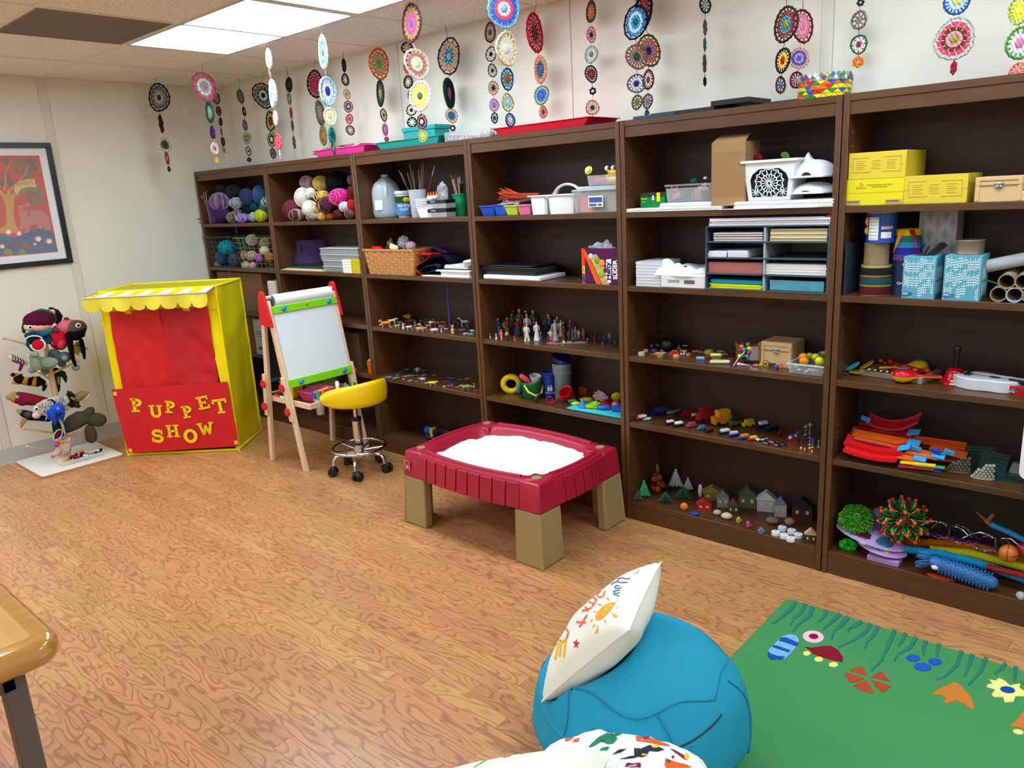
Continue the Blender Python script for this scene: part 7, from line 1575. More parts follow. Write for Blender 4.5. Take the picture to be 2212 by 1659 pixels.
for k,(x,y,rx,ry,lb_)in enumerate(((1935,620,205,110,'lower white plaster face mask lying face up'),(1945,440,195,160,'upper white plaster face mask with its nose pointing up'))):
 P=aty(.10,FD_,x,y);s=mpx(P,FD_);w_,h_=rx*s,ry*s;t=Kt('face_mask',lb_+', right of the lattice basket','mask',P,0,'stacked white face masks')
 def mg(u,v):
  a,e_=pi*(u),pi*(v);x_=-cos(a);y_=-cos(e_);q=max(0,1-x_*x_*.9-y_*y_*.9)
  z_=sqrt(q)*h_*(1.0 if k else .9)
  if k:z_+=h_*.55*math.exp(-((x_+.42)**2/.03+y_**2/.05))-h_*.22*math.exp(-((x_-.05)**2/.05+(abs(y_)-.42)**2/.05))+h_*.12*math.exp(-((x_+.75)**2/.01+y_**2/.08))
  return(x_*w_*sqrt(max(0,1-y_*y_*.3)),y_*.09,z_-h_*.4)
 mk('shell',B().sheet(mg,40,30,.004),mat('e4e4ea',.6,bump=.1),t,ang=70);mk('edge',B().torus((0,0,-h_*.42),w_*.97,.004,36,6,sy=.1/w_),mat('dcdce2',.6),t)
X0,X1,Y,h=Kf(FE,845,2085,175,830,z1,.002);w_=X1-X0;dp_=.26
t=Kt('paper_sorter','slate blue eight-slot paper sorter','paper sorter',((X0+X1)/2,.002,z1));sl=mat('3c4854',.5,var=.04);si=mat('9aa8aa',.6)
for a,c_ in((-w_/2,-w_/2+.006),(w_/2-.010,w_/2)):mk('side',B().box((a,0,0),(c_,dp_,h)),sl,t,bev=.001)
SH4=[0,h*.247,h*.495,h*.745,h*.985]
for k,zz in enumerate(SH4):mk('tier',B().box((-w_/2+.006,.0,zz),(w_/2-.01,dp_,zz+.006)),sl,t,bev=.001)
for k in range(4):mk('divider',B().box((-.005,.003,SH4[k]+.006),(.003,dp_-.01,SH4[k+1])),si,t)
mk('back',B().box((-w_/2,dp_-.004,0),(w_/2,dp_,h)),si,t)
ox=t.location.x
def slot(label,tier,right,c,n,hz,x0=.02,x1=.98,nm='paper_stack',cat='paper',Y=.012,jig=.002,dep=.2):
 a=ox+(.004 if right else-w_/2+.008);L=w_/2-.016;b=B();
 for k in range(n):o_=random.uniform(-jig,jig);b.m=k%(len(c)if isinstance(c,list)else 1);b.box((L*x0+o_,abs(o_),k*hz/n),(L*x1+o_,dep,(k+.9)*hz/n))
 one(nm,b,[Kq(q)for q in c]if isinstance(c,list)else Kq(c),label,cat,(a,Y,z1+SH4[tier]+.007),0,'papers in the slate sorter')
slot('white file folders in clear sleeve, top left slot of the sorter',3,0,['d8ccc8','8a7470','e8e4e0','6a5a58'],7,.032,.1,.98);slot('thick manila folders, top right slot of the sorter',3,1,['d8c090','a89068','e8d8b0'],9,.045,.06,.98)
slot('white index cards, second left slot of the sorter',2,0,'e8e8ea',3,.024,.0,.34,'card_pack','cards');slot('longer white card pack beside the index cards',2,0,'e4e4e8',4,.026,.36,.72,'card_pack','cards')
slot('brick pink paper ream, third left slot of the sorter',1,0,['b8746a','a8655c'],12,.042,.01,.99,jig=.0006);slot('white paper ream, third right slot of the sorter',1,1,['ecebe6','dcdad4'],8,.04,.0,.99)
slot('yellow paper under the blue, bottom left slot of the sorter',0,0,'d8dc20',4,.018,.03,.98,jig=.005)
a=ox-w_/2+.008;one('paper_stack',B().box((.012,0,0),(w_/2-.02,.2,.014)),Kq('1a8aa8'),'turquoise blue paper on the yellow, bottom left slot of the sorter','paper',(a,.014,z1+.027),0,'papers in the slate sorter')
one('paper_ream',B().box((.02,0,0),(w_/2-.02,.2,.04)),mat('3a98b0',.12,bump=1,bscale=45,coat=1,var=.3),'shrink-wrapped light blue paper ream, bottom right slot of the sorter','paper',(ox,.012,z1+.007),0,bev=.002)
slabs('sagging stack of white papers on top of the sorter','paper',FE,890,2090,100,175,z1,['e8e6ec','d8d4dc','f0eef2'],8,.03,h+.001,.22,.006,jig=.008)
slabs('black folders above the white papers on the sorter','folder',FE,770,2090,60,100,z1,'16181c',3,.012,h+.032,.2,.012,'black_folders',jig=.01)
one('red_card',B().prism([(-.02,0),(.02,0),(.02,.018)],0,.001,'y'),Kq('a83050'),'small crimson card corner at the top right of the sorter papers','card',aty(.01,FE,2080,85))
for k in range(8):slabs(('lowest','second','third','fourth','fifth','sixth','seventh','topmost')[k]+' pad in the pile left of the torn paper pack','notepad',FE,155,400,520,740,z1,['ecedf2','c8cad4'],2,.0128,k*.0132,.17,.02,'notepad',.001,grp='pads left of the sorter')
X0,X1,Y,h=Kf(FE,385,845,520,790,z1,.0);w_=X1-X0
t=Kt('torn_ream','torn open white paper ream wrapper with barcode','paper',((X0+X1)/2,-.0+.004,z1));wr=mat('e0dedc',.6,bump=.3,bscale=20,var=.04)
mk('block',B().box((-w_*.49,.006,0),(w_*.48,.2,.052)),wr,t,bev=.003);mk('sheets',B().box((-w_*.44,.012,.052),(w_*.4,.19,.062)),Kq('d0d4e0'),t)
mk('wrapper',B().sheet(lambda u,v:(-w_*.5-.03*(1-v)*(1-u)**3+w_*u,.002+.004*sin(u*9)+.03*v,.05+(.02+.045*(1-u)**2+.012*abs(sin(u*13)))*v),24,6,(0,.001,0)),wr,t)
mk('wrapper_top',B().sheet(lambda u,v:(-w_*.2+w_*.7*u,.05+.15*v,.085-.014*u+.006*sin(u*7+v*4)),12,6,.001),wr,t)
b=B();x_=0
for k in range(16):wd_=.0012+.0012*(k%3==0);b.box((w_*.03+x_,.0052,.018),(w_*.03+x_+wd_,.0062,.034));x_+=wd_+.0014
o=mk('barcode',b,mat('202020'),t);o['kind']='stuff'
text('print','multipurpose copy paper 500 sheets\n8.5 x 11 in letter white 20 lb\nhigh quality for home and office',.0042,mat('707070'),t,(-w_*.2,.0055,.028))
# ================================================================ sixth bookcase
FF=(1800,290,4.483);FL=(1790,740,5.242);FM=(1790,880,5.242);FN=(1780,1060,5.12);z4=SZ[4]
ym=mat('d8bc30',.6,var=.05);pm=mat('a8862a',.7)
def ybox(t,w_,d_,h):
 b=B();e=.0006
 for a,c_ in(((-.42,.78),(-.15,.80)),((.1,.80),(.42,.78)),((-.42,.26),(-.1,.24)),((.1,.24),(.42,.26))):b.box((a[0]*w_,-e,min(a[1],c_[1])*h),(c_[0]*w_,0,min(a[1],c_[1])*h+.002))
 b.box((-.42*w_,-e,.25*h),(-.415*w_,0,.8*h)).box((.415*w_,-e,.25*h),(.42*w_,0,.8*h)).box((-.5*w_,-e,.5*h),(-.42*w_,0,.508*h)).box((.42*w_,-e,.5*h),(.5*w_,0,.508*h))
 for r_ in range(5):
  for c_ in range(3):b.box(((-.36+.27*c_)*w_,-e,(.36+.075*r_)*h),((-.36+.27*c_+.16-.03*(r_%2))*w_,0,(.36+.075*r_)*h+.0015))
 o=mk('print',b,pm,t);o['kind']='stuff'
def ybox2(t,w_,d_,h):
 mk('seam',B().box((-w_/2,-.0006,.48*h),(w_/2,0,.49*h)),pm,t);text('lettering','KiwiCo',.011,pm,t,(-.24*w_,-.0006,.68*h));mk('logo_ring',B().torus((-.24*w_,-.0004,.8*h),.0045,.001,12,4,ax='y'),pm,t)
 text('lettering','SHOW OFF WHAT YOU MADE\n#KiwiCo #KiwiCrate',.006,pm,t,(.08*w_,-.0006,.74*h))
 for a,c_ in((-.49,-.24),(.2,.49)):mk('sticker',B().box((a*w_,-.0007,.03*h),(c_*w_,0,.2*h)),mat('b89a70'),t)
 b=B()
 for a in(-.47,.22):
  for k in range(14):b.box(((a+k*.015)*w_,-.0011,.11*h),((a+k*.015+.007)*w_,-.0006,.18*h))
 o=mk('barcode',b,mat('202020'),t);o['kind']='stuff'
ty1,w1,d1_,h1=bx_('kit_box','bright yellow kit box with barcode stickers, bottom left of the yellow boxes','box',FF,128,682,432,672,z0,.2,mat('e0cc10',.55,var=.03),Y=.012,parts=ybox2)
bx_('kit_box','mustard yellow kit box lying on top of the others','box',FF,150,705,168,425,z0+h1+.001,.24,ym,Y=.015,parts=ybox)
bx_('kit_box','mustard yellow kit box beside the wooden box','box',FF,685,1300,395,660,z0,.2,ym,Y=.012,parts=ybox)
lp_w=wood('pale_craft_wood','dcb888','c49a66',scale=(2,12,12),rough=.5,grain=5,contrast=.3)
def claspbox(t,w_,d_,h):
 for a,c_ in(((-w_/2+.003,-.003,.004),(-w_*.4,0,h-.004)),((w_*.4,-.003,.004),(w_/2-.003,0,h-.004)),((-w_*.4,-.003,h*.86),(w_*.4,0,h-.004))):mk('frame_strip',B().box(a,c_),lp_w,t)
 mk('lid_line',B().box((-w_/2-.0003,-.0034,h*.66),(w_/2+.0003,0,h*.67)),mat('6a4a28'),t)
 mk('clasp',B().ball((0,-.004,h*.72),(.014,.003,.005),10,5).ball((0,-.004,h*.60),(.013,.003,.006),10,5).cyl((0,-.006,h*.56),(0,-.006,h*.70),.004,n=8),mat('b0b0b8',.25,metal=.9),t)
bx_('wooden_box','pale wooden box with silver clasp beside the yellow boxes','box',FF,1372,1838,408,640,z0,.15,lp_w,Y=.012,parts=claspbox)
one('wooden_box',B().box((0,0,0),(.14,.15,.03)),lp_w,'second pale wooden box cut off by the right edge of the photo','box',(5.165,.01,z0),0,bev=.002)
one('slate_board',B().box((0,0,0),(.004,.26,.185)),mat('24323e',.6),'dark slate board standing against the left side, second shelf','board',(4.652,.006,z1),0)
def rings_(cols,tex='yarn'):
 def f(t,r,h):
  for k,(c,a,c_)in enumerate(cols):mk('yarn_band',B().lathe([(r*1.0,a*h),(r*1.05,(a+.02)*h),(r*1.05,(c_-.02)*h),(r*1.0,c_*h)],26,cap0=False,cap1=False),mat(c,.95,bump=1,bscale=150,kind='knit'),t)
 return f
cyl_=[(.001,0),(1,0),(1,.04),(.99,.06),(.99,.94),(1,.96),(1,1),(.94,1),(.93,.05),(.001,.04)]
t,r,h=Kv('wrapped_can','can wrapped in dark green, teal, yellow and red yarn bands','can',FF,240,545,1268,1518,z1,mat('c8a860',.5),cyl_,extra=rings_((('0f2422',.68,.92),('e08a20',.6,.67),('2a6478',.36,.6),('a8c020',.28,.36),('7a1420',.02,.28))),Y=.03)
c0=V(t.location);hA=h
t,rB,hB=Kv('cardboard_can','plain brown cardboard can in the middle of the left stack','can',FF,275,530,1050,1265,z1+hA,mat('8a7452',.8,bump=.1),cyl_,Y=.035)
def snack(t,r,h):
 a=face(V(t.location));b=lambda u0,u1,z_0,z_1,c,k=1.004:mk('label_print',B(rz=a).grid(lambda u,v:(r*k*sin(u0+(u1-u0)*u),-r*k*cos(u0+(u1-u0)*u),(z_0+(z_1-z_0)*v)*h),8,1),Kq(c),t)
 b(-.9,-.18,.1,.84,'e8e8e4');b(-1.4,-.92,.75,.98,'a81c28');b(.0,.8,.45,.55,'e8a8b0');b(0,.7,.16,.36,'e8ecf0')
 for k in range(6):b(-.86,-.22,.14+k*.11,.15+k*.11,'303030',1.01);b(-.0,.8,.6+k*.06,.61+k*.06,'7a9ad8',1.01)
 text('lettering','Nutrition Facts',.006,mat('202020'),t,tuple(Matrix.Rotation(a-.5,3,'Z')@V((0,-r*1.02,h*.8))),(pi/2,0,a-.5))
 mk('puff_print',B(rz=a).ball((-r*.9,-r*.42,h*.7),(.008,.006,.016),8,5).ball((-r*.9,-r*.42,h*.4),(.009,.006,.014),8,5),Kq('d8a050'),t);mk('lid',B().lathe([(r*1.02,h*.97),(r*1.03,h*1.01),(.001,h*1.01)],26),mat('a8b0b4',.4),t)
t,r,h=Kv('snack_can','blue snack can with nutrition label on top of the left stack','can',FF,292,600,755,1045,z1+hA+hB,mat('1048a0',.35),cyl_,extra=snack,Y=.03)
def crn(t,r,h):
 a=face(V(t.location));q=tuple(Matrix.Rotation(a,3,'Z')@V((0,-r*1.04,h*.36)));text('lettering','Crunchies',.013,Kq('f0f0f0'),t,q,(pi/2,0,a),bold=.0004)
 mk('puff_print',B(rz=a).ball((r*.2,-r*.98,h*.55),(.014,.003,.007),8,5).ball((0,-r*.98,h*.88),(.014,.003,.008),8,5),Kq('d8a860'),t);mk('flower_print',B(rz=a).ball((r*.6,-r*.78,h*.8),(.012,.005,.012),6,5),Kq('f0f0ec'),t)
t,rC,hC=Kv('snack_can','dark blue crunchy snack can under the rainbow cup','can',FF,540,830,1215,1505,z1,mat('16284e',.35),cyl_,extra=crn,Y=.06)
P=V(t.location)+V((0,0,hC));_,_,_,hh=Kf(FF,540,840,920,1215,z1,.08)
t=Kt('rainbow_cup','rainbow striped felt cup with red and orange ribbons crossing','cup',P);hh=zat(P.x,P.y,FF,915)-P.z;R1=rC*1.02
for k,c in enumerate(('5a3a80','2a2a88','2a78a8','2a6a58','d8c020')):
 a,c_=k/5,(k+1)/5;mk('felt_band',B().lathe([(R1*(1-.15*a),a*hh),(R1*(1-.15*c_),c_*hh-.001)],26,cap0=False,cap1=False),Kc(c),t)
a=face(P);mk('ribbon',B(rz=a).add([(.0,-R1*.93,hh),(.018,-R1*.9,hh),(R1*.95,-R1*.5,.0),(R1*.75,-R1*.78,.0)],[(0,1,2,3)]),Kc('a81c28'),t);mk('ribbon',B(rz=a).add([(-.012,-R1*.93,hh),(-.03,-R1*.86,hh),(-R1*.98,-R1*.4,.0),(-R1*.95,-R1*.5,.02)],[(0,3,2,1)]),Kc('e0902a'),t)
def tissue(t,w_,d_,h):
 b=B();rd_=random.Random(int(w_*1e5));e=.0007
 for cx in[(-.44+.125*k)*w_ for k in range(8)]:
  oz=rd_.uniform(-.1,.1)
  for bz in range(3):
   zb=h*(.02+bz*.34+oz);
   if zb+.02>h or zb<0:continue
   z2_=min(zb+h*.3,h*.98);b.box((cx-.0006,-e,zb),(cx+.0006,0,z2_));z_=zb+.008
   while z_<z2_-.004:
    for s in(-1,1):x_=cx+s*.0046;
    for s in(-1,1):
     x_=cx+s*.0046
     if abs(x_)<w_*.47:b.prism([(x_-.0036,z_),(x_,z_-.0018),(x_+.0036,z_),(x_,z_+.0022)],-e,-.0001,'y')
    z_+=.0082
 for cy in[.02+.02*k for k in range(int((d_-.03)/.02))]:
  for zb in(.1,.45):b.box((w_/2,cy,zb*h),(w_/2+e,cy+.001,(zb+.3)*h));[b.box((w_/2,cy-.005,zb*h+q*.008),(w_/2+e,cy+.006,zb*h+q*.008+.003))for q in range(1,5)]
 o=mk('leaf_print',b,Kq('eef4f6'),t,smooth=False);o['kind']='stuff'
 mk('logo_badge',B().ball((-w_*.38,-.001,h*.12),(.013,.001,.010),14,5),Kq('4a78b0'),t);text('lettering','Puffs',.0085,Kq('ffffff'),t,(-w_*.38,-.0022,h*.12));text('lettering','Ultra\nSoft',.006,mat('2a5070'),t,(-w_*.22,-.0012,h*.12));mk('opening',B().ball((0,d_/2,h),(w_*.3,d_*.25,.0015),18,4),mat('20303a'),t)
bt=mat('58a0b4',.6,var=.03)
tA,wA,dA,hA2=bx_('tissue_box','left blue tissue box with white leaf print holding black sticks','tissue box',FF,672,990,1185,1555,z1,.11,bt,Y=.006,parts=tissue)
tB,wB,dB,hB2=bx_('tissue_box','right blue tissue box with white leaf print under the tin','tissue box',FF,1068,1435,1175,1560,z1,.11,bt,Y=.006,parts=tissue)
for k,(x,y,dx)in enumerate(((930,1080,.012),(1040,1050,.03),(1060,1045,.034),(1080,1050,.038),(1095,1060,.04),(1105,1075,.044))):
 P=V(tA.location)+V((-.01+k*.003,.05,hA2-.02));Q=aty(P.y,FF,x,y);one('black_stick',B().cyl((0,0,0),Q-P,.0028,n=6),mat('101012'),('lone','leftmost bunched','second bunched','third bunched','fourth bunched','rightmost bunched')[k]+' black stick poking out of the left tissue box','stick',P,0,'black sticks in the tissue box')
def dia(t,w_,d_,h):
 b=B()
 for i in range(5):
  for j in range(7):
   if(i+j)%2==0:b.prism([((-.4+.2*i-.09)*w_,(.12+.13*j)*h),((-.4+.2*i)*w_,(.03+.13*j)*h),((-.4+.2*i+.09)*w_,(.12+.13*j)*h),((-.4+.2*i)*w_,(.21+.13*j)*h)],-.0005,-.0001,'y')
 o=mk('diamond_print',b,Kq('989494'),t);o['kind']='stuff';mk('logo_badge',B().ball((-w_*.35,-.001,h*.12),(.011,.001,.009),14,5),Kq('5a88b8'),t)
X_=bx_('tissue_box','tall grey tissue box with faint diamonds standing behind the blue ones','tissue box',FF,822,1190,805,1165,z1,.10,mat('a8a6a6',.5),Y=.13,parts=dia)
X_[0].location.z=z1+.0;X_[0].scale=(1,1,1.55)if False else(1,1,1);X_[0].location.z=zat(X_[0].location.x,.13,FF,1165)
one('box_riser',B().box((-.05,0,0),(.07,.1,X_[0].location.z-z1)),mat('2a2420',.8),'dark box hidden behind the blue tissue boxes, holding up the grey one','box',(X_[0].location.x,.13,z1))
P=V(tB.location)+V((.004,.055,hB2));one('tin_can',B().lathe([(.001,0),(.042,0),(.043,.003),(.042,.005),(.042,.043),(.0435,.045),(.0425,.047),(.040,.045),(.039,.01),(.001,.008)],28),mat('8a7c68',.35,metal=.5),'short brown tin can with silver rim on the right tissue box','tin',P)
a_,c_=aty(.08,FF,1475,1280),aty(.12,FF,1900,1190);one('paper_roll',B().cyl((0,0,0),c_-a_+V((.05,0,.01)),.021,n=20),Kq('b4b4b8'),'white paper roll lying across the cardboard tubes','paper roll',a_)
for x,y,r_,c,nm in((1685,1360,74,'9a8468','upper left'),(1850,1362,76,'9a8468','upper right'),(1608,1466,74,'9a8468','lower left'),(1764,1468,74,'b8bcc0','white lower middle'),(1920,1470,74,'9a8468','lower right')):
 P=aty(.02,FF,x,y);r=r_*mpx(P,FF);P.z=max(P.z,z1+r)
 if nm[0]!='u':P.z=z1+r
 else:P.z=z1+r*2.73
 one('cardboard_tube',B().rings([[(R*cos(2*pi*k/22),yy,R*sin(2*pi*k/22))for k in range(22)]for R,yy in((r*.86,0),(r,0),(r,.2),(r*.86,.2))],close=True),mat(c,.8),nm+' tube of the stacked cardboard rolls','tube',P,.06,'stacked cardboard tubes')
one('green_stick',B().cyl((0,0,0),(.05,.02,-.02),.003,n=6),'2a7a30','green wrapped stick between tissue box and tubes','stick',aty(.06,FF,1470,1410))
for(x,y,x2,y2,ca,cb,nm)in((290,350,280,285,'d8b020','30a8c8','yellow below and blue above'),(450,335,430,270,'28889c','d8b020','teal below and yellow above')):
 t=Kt('castanet','open toy castanet, '+nm,'castanet',atz(z2,FL,x,y+25)+V((0,.02,0)));t.rotation_euler=(0,0,face(V(t.location))+.1)
 for c,e,s in((ca,0,0),(cb,-.62,1)):mk('shell',B(m4=Matrix.Translation((-.004 if s else 0,0,.004+s*.008))@Matrix.Translation((-.026,0,0))@Matrix.Rotation(e,4,'Y')@Matrix.Translation((.026,0,0))).lathe([(.001,0),(.02,.001),(.028,.006),(.028,.009),(.024,.009),(.018,.005),(.001,.004)],24,sy=.8),Kp(c),t)
 mk('cord',B().torus((-.03,0,.01),.008,.0012,12,4,ax='y'),'d8d8d0',t)
a_,b_2,c_2,d_2=atz(z2,FL,430,300),atz(z2,FL,1150,405),atz(z2,FL,1300,330),atz(z2,FL,520,240)
t=Kt('xylophone','toy xylophone with coloured bars on a wooden frame','xylophone',a_,atan2(b_2.y-a_.y,b_2.x-a_.x));L=(b_2-a_).length;t.location.y=.115;t.rotation_euler.z=min(.15,max(-.15,t.rotation_euler.z));gw=wood('grey_wood','9a8a78','7a6a5a',scale=(2,10,10),rough=.6)
for p,q in(((0,0,0),(L,.012,.02)),((0,.13,0),(L,.142,.02)),((0,0,0),(.014,.142,.018)),((L-.016,-.01,0),(L,.15,.026))):mk('rail',B().box(p,q),gw,t,bev=.002)
for k,c in enumerate(('8a7a20','7a4a20','3a5a24','8a1c20','b0a020','c03828','c85020','241a50')):
 u=.03+k*(L-.06)/8;mk('bar',B().box((u,-.004+k*.003,.021),(u+(L-.06)/8*.8,.15-k*.003,.0245)),mat(c,.3,metal=.4),t,bev=.001);mk('pin',B().ball((u+.008,.012,.0245),(.005,.005,.004),8,4).ball((u+.008,.136,.0245),(.005,.005,.004),8,4),'e8e0c8',t)
for k,(p,q)in enumerate((((.03,.12,.036),(L-.05,.05,.034)),((.06,.13,.036),(L-.02,.075,.034)))):
 o=one('mallet',B().cyl((0,0,0),V(q)-V(p),.003,n=6).ball(V(q)-V(p),.012,10,6).ball((0,0,0),.010 if k else .011,10,6),Kp('c02a30'),('front','rear')[k]+' red mallet lying across the toy xylophone','mallet',Matrix.Translation(t.location)@(Matrix.Rotation(t.rotation_euler.z,3,'Z')@V(p)),t.rotation_euler.z,'red mallets')
def maraca(label,x0,y0,x1,y1,top,bot,r,dy):
 A,C=atz(z2,FL,x0,y0),atz(z2,FL,x1,y1);A.y+=dy;C.y+=dy;A.y=max(A.y,r+.0);d=V((C.x-A.x,C.y-A.y,0));L=d.length
 t=Kt('maraca',label,'maraca',(A.x,A.y,z2+r*.78),atan2(d.y,d.x),'toy maracas');pr2=[(-r,.02),(-r*.92,.4),(-r*.6,.8),(0,1),(r*.6,.82),(r*1.1,.5),(r*1.6,.3),(r*2.2,.24),(L,.22),(L+.006,.16),(L+.008,.02)]
 for c,s in((top,1),(bot,-1)):
  b=B();b.rings([[(x_,q*r*cos(a),q*r*.8*sin(a)*s)for a in[pi*k/10 for k in range(11)]]for x_,q in pr2],cap0=True,cap1=True);mk('half_shell',b,Kp(c,.2),t)
 mk('sticker',B().ball((0,0,r*.79),(r*.55,r*.5,.0015),16,4),mat('5a6ab0',.4,bump=0,var=.9),t)
maraca('red over yellow toy maraca in front of the xylophone',830,455,1255,470,'d01018','e8b818',.034,.0);maraca('yellow over red toy maraca behind the other one',990,370,555,385,'e8b818','c8141c',.033,.035)
P=atz(z2,FL,1408,470);P.y+=.02;P.y=max(P.y,.05)
t=Kt('hand_bell','red metal hand bell with black handle','bell',P);mk('bell',B().lathe([(.048,0),(.049,.003),(.044,.010),(.036,.016),(.031,.03),(.028,.042),(.02,.052),(.008,.056),(.001,.056)],32),mat('c80c18',.15,coat=.5),t);mk('handle',B().lathe([(.007,.054),(.009,.06),(.0085,.09),(.012,.115),(.013,.128),(.010,.134),(.001,.135)],18),mat('14181a',.35),t)
t=Kt('ukulele','white toy ukulele lying flat with black bridge and neck','ukulele',aty(.13,FL,1790,420));t.location.z=z2;t.rotation_euler.z=-.22;t.scale=(.85,.85,.9)
pts=[]
for k in range(40):
 a=2*pi*k/40;x_=cos(a);hw=.078*(1-.12*x_)*(1-.22*math.exp(-((x_-.25)**2)/.05));pts.append((.125*x_,hw*sin(a)))
mk('body',B().prism(pts,0,.045),Kp('d4d4da',.3),t,bev=.004);mk('sound_hole',B().lathe([(.001,.0455),(.02,.0457),(.02,.046),(.001,.046)],24,c=(.03,0,0)),mat('302c2c'),t);mk('hole_ring',B().torus((.03,0,.0458),.021,.0015,24,4),'a8a8ac',t);mk('bridge',B().box((-.078,-.03,.045),(-.055,.03,.052)),mat('101214'),t,bev=.002);mk('neck',B().box((.085,-.016,.040),(.30,.016,.052)),mat('141416'),t,bev=.002)
b=B()
for k in range(4):b.cyl((-.06,-.012+k*.008,.053),(.29,-.01+k*.0066,.054),.0006,n=4)
mk('strings',b,'d8d8d8',t)
P=atz(z2,FL,2110,585);P.y=max(P.y+.05,.062);t=Kt('tambourine','red toy tambourine with a starry print on its skin','tambourine',P);R1=.058
mk('frame',B().lathe([(R1,0),(R1+.003,.0),(R1+.003,.006),(R1,.006)],36,cap0=False,cap1=False).lathe([(R1,.022),(R1+.003,.022),(R1+.003,.03),(R1,.03)],36,cap0=False,cap1=False),Kp('d01818'),t)
for k in range(10):a=2*pi*k/10;mk('post',B(rz=a).box((R1-.001,-.006,.004),(R1+.003,.006,.024)),Kp('d01818'),t)
for k in range(5):a=2*pi*(k+.5)/5+.2;mk('jingle',B(rz=a).lathe([(.001,.010),(.010,.010),(.009,.0115),(.001,.013)],14,c=(R1+.001,0,0)),chrome(),t)
mk('skin',B().lathe([(R1,.0285),(.001,.0295)],36),mat('3a7a88',.4),t);mk('star_print',B().prism([((.028 if k%2==0 else .012)*cos(k*pi/5),(.028 if k%2==0 else .012)*sin(k*pi/5))for k in range(10)],.0294,.0300),'e0a040',t);mk('dot_print',B().cyl((0,0,.03),(0,0,.0304),.009,n=12),'c84030',t)
def track(label,pts,c,z,wd=.045,h=.008,f=FM,Y=None,conn=0,cc='3aa0d8',nm='track_piece',flat=0):
 P=[aty(Y,f,x,y)for x,y in pts];P0=P[0].copy();Q=[p-P0 for p in P];b=B();n=len(Q);rs=[]
 sec=[(-wd/2,h),(-wd/2,0),(wd/2,0),(wd/2,h),(wd/2-.002,h),(wd/2-.002,.002),(-wd/2+.002,.002),(-wd/2+.002,h)]
 for p in Q:rs.append([(p.x,p.y+s[0]*cos(.5),p.z+s[1]+s[0]*sin(.5))for s in sec])
 b.rings(rs);t=Kt(nm,label,'track',P0,0,'toy race track pieces');mk('channel',b,Kp(c),t)
 if conn:
  for e,m_ in((0,1),(-1,-2))if conn==2 else((-1,-2),):d=(Q[e]-Q[m_]).normalized();p=Q[e];mk('connector',B().rings([[(q.x,q.y+s,q.z+w2)for s,w2 in((-.014,.001),(.014,.012),(.014,.016),(-.014,.005))]for q in(p-d*.02,p+d*.022)]),Kp(cc),t)
 return t
arcp=lambda x0,x1,y0,sag,n=9,tl=0:[(x0+(x1-x0)*k/(n-1),y0+tl*k/(n-1)+sag*(1-(2*k/(n-1)-1)**2))for k in range(n)]
track('top dark red curved track piece bowing downward with a blue end',arcp(440,1030,130,90,9,0),'a81824',0,.05,.01,Y=.14,conn=0)
track('dark red curved track piece under the top one with blue tip',arcp(330,960,225,30,7,80),'98141e',0,.04,.01,Y=.13,conn=1)
for k,(pts,c,y_,nm)in enumerate((([(260,265),(1550,450)],'c84a10',.12,'longest orange straight track at the top'),([(280,290),(960,420)],'d85a14',.08,'thick orange straight track ending at mid shelf'),([(300,330),(820,440)],'c85a3a',.07,'salmon orange short track at the left'),([(400,330),(1590,490)],'c04a14',.15,'long orange track behind'),([(880,490),(1240,570)],'c8623a',.05,'salmon orange piece in the middle'),([(780,545),(1030,600)],'d8601a',.03,'short bright orange piece at the front'),([(1150,450),(1560,560)],'b84a18',.09,'wide orange piece at the right end'),([(1240,570),(1540,600)],'a84418',.1,'low orange piece beside the stone wall'))):
 track(nm,pts,c,0,.03,.006,Y=y_,conn=1 if k in(1,4,5)else 0)
track('bright red curved ramp piece at the left front',arcp(190,850,370,60,9,110),'c81018',0,.05,.010,Y=.045,conn=1);track('bright red curved piece lying lowest at the left',arcp(180,780,460,30,9,120),'d80c14',0,.04,.012,Y=.015)
for pts,c,nm in(([(810,625),(1210,665)],'e8c020','thin yellow'),([(950,650),(1315,690)],'30a050','thin green'),([(790,665),(1190,705)],'c0283a','crimson ladder-like'),([(1190,715),(1270,730)],'2a2ab0','short indigo')):track(nm+' track strip at the shelf edge',pts,c,0,.010,.004,Y=.006)
for x,y,c,nm in((420,130,'2a90d0','on the top red curve'),(1215,495,'1a3ab0','dark, among the orange tracks'),(1365,510,'2a90d0','light, at the right of the tracks'),(990,465,'4a90b8','pale, between two orange tracks')):
 P=aty(.05 if y>200 else .12,FM,x,y);one('track_connector',B().cbox((0,0,0),(.034,.006,.018)).cbox((.0,-.004,.004),(.026,.003,.003)),Kp(c),'blue track connector clip '+nm,'connector',P,0,'blue connector clips',bev=.002,ry=.25)
fm_=mat('0c4a44',.5)
for k,(x0,x1,yt,yb,Y)in enumerate(((1560,1880,470,650,.12),(1660,1990,500,670,.08),(1850,2150,620,740,.06))):
 X0,X1,_,h=Kf(FM,x0,x1,yt,yb,z3,Y);h=min(h,.09);w_=X1-X0;b=B()
 for q in range(8):b.cbox((0,0,h*q/7),(w_,.0018,.0018))
 for q in range(22):b.cbox((-w_/2+w_*q/21,0,h/2),(.0014,.0018,h))
 o=one('mesh_fence',b,fm_,('left upright','middle tilted','right low')[k]+' dark teal toy mesh fence panel','fence',((X0+X1)/2,Y+.02,z3),(.3,-.2,.15)[k],'teal mesh fences',rx=(-.1,-.5,-1.1)[k])
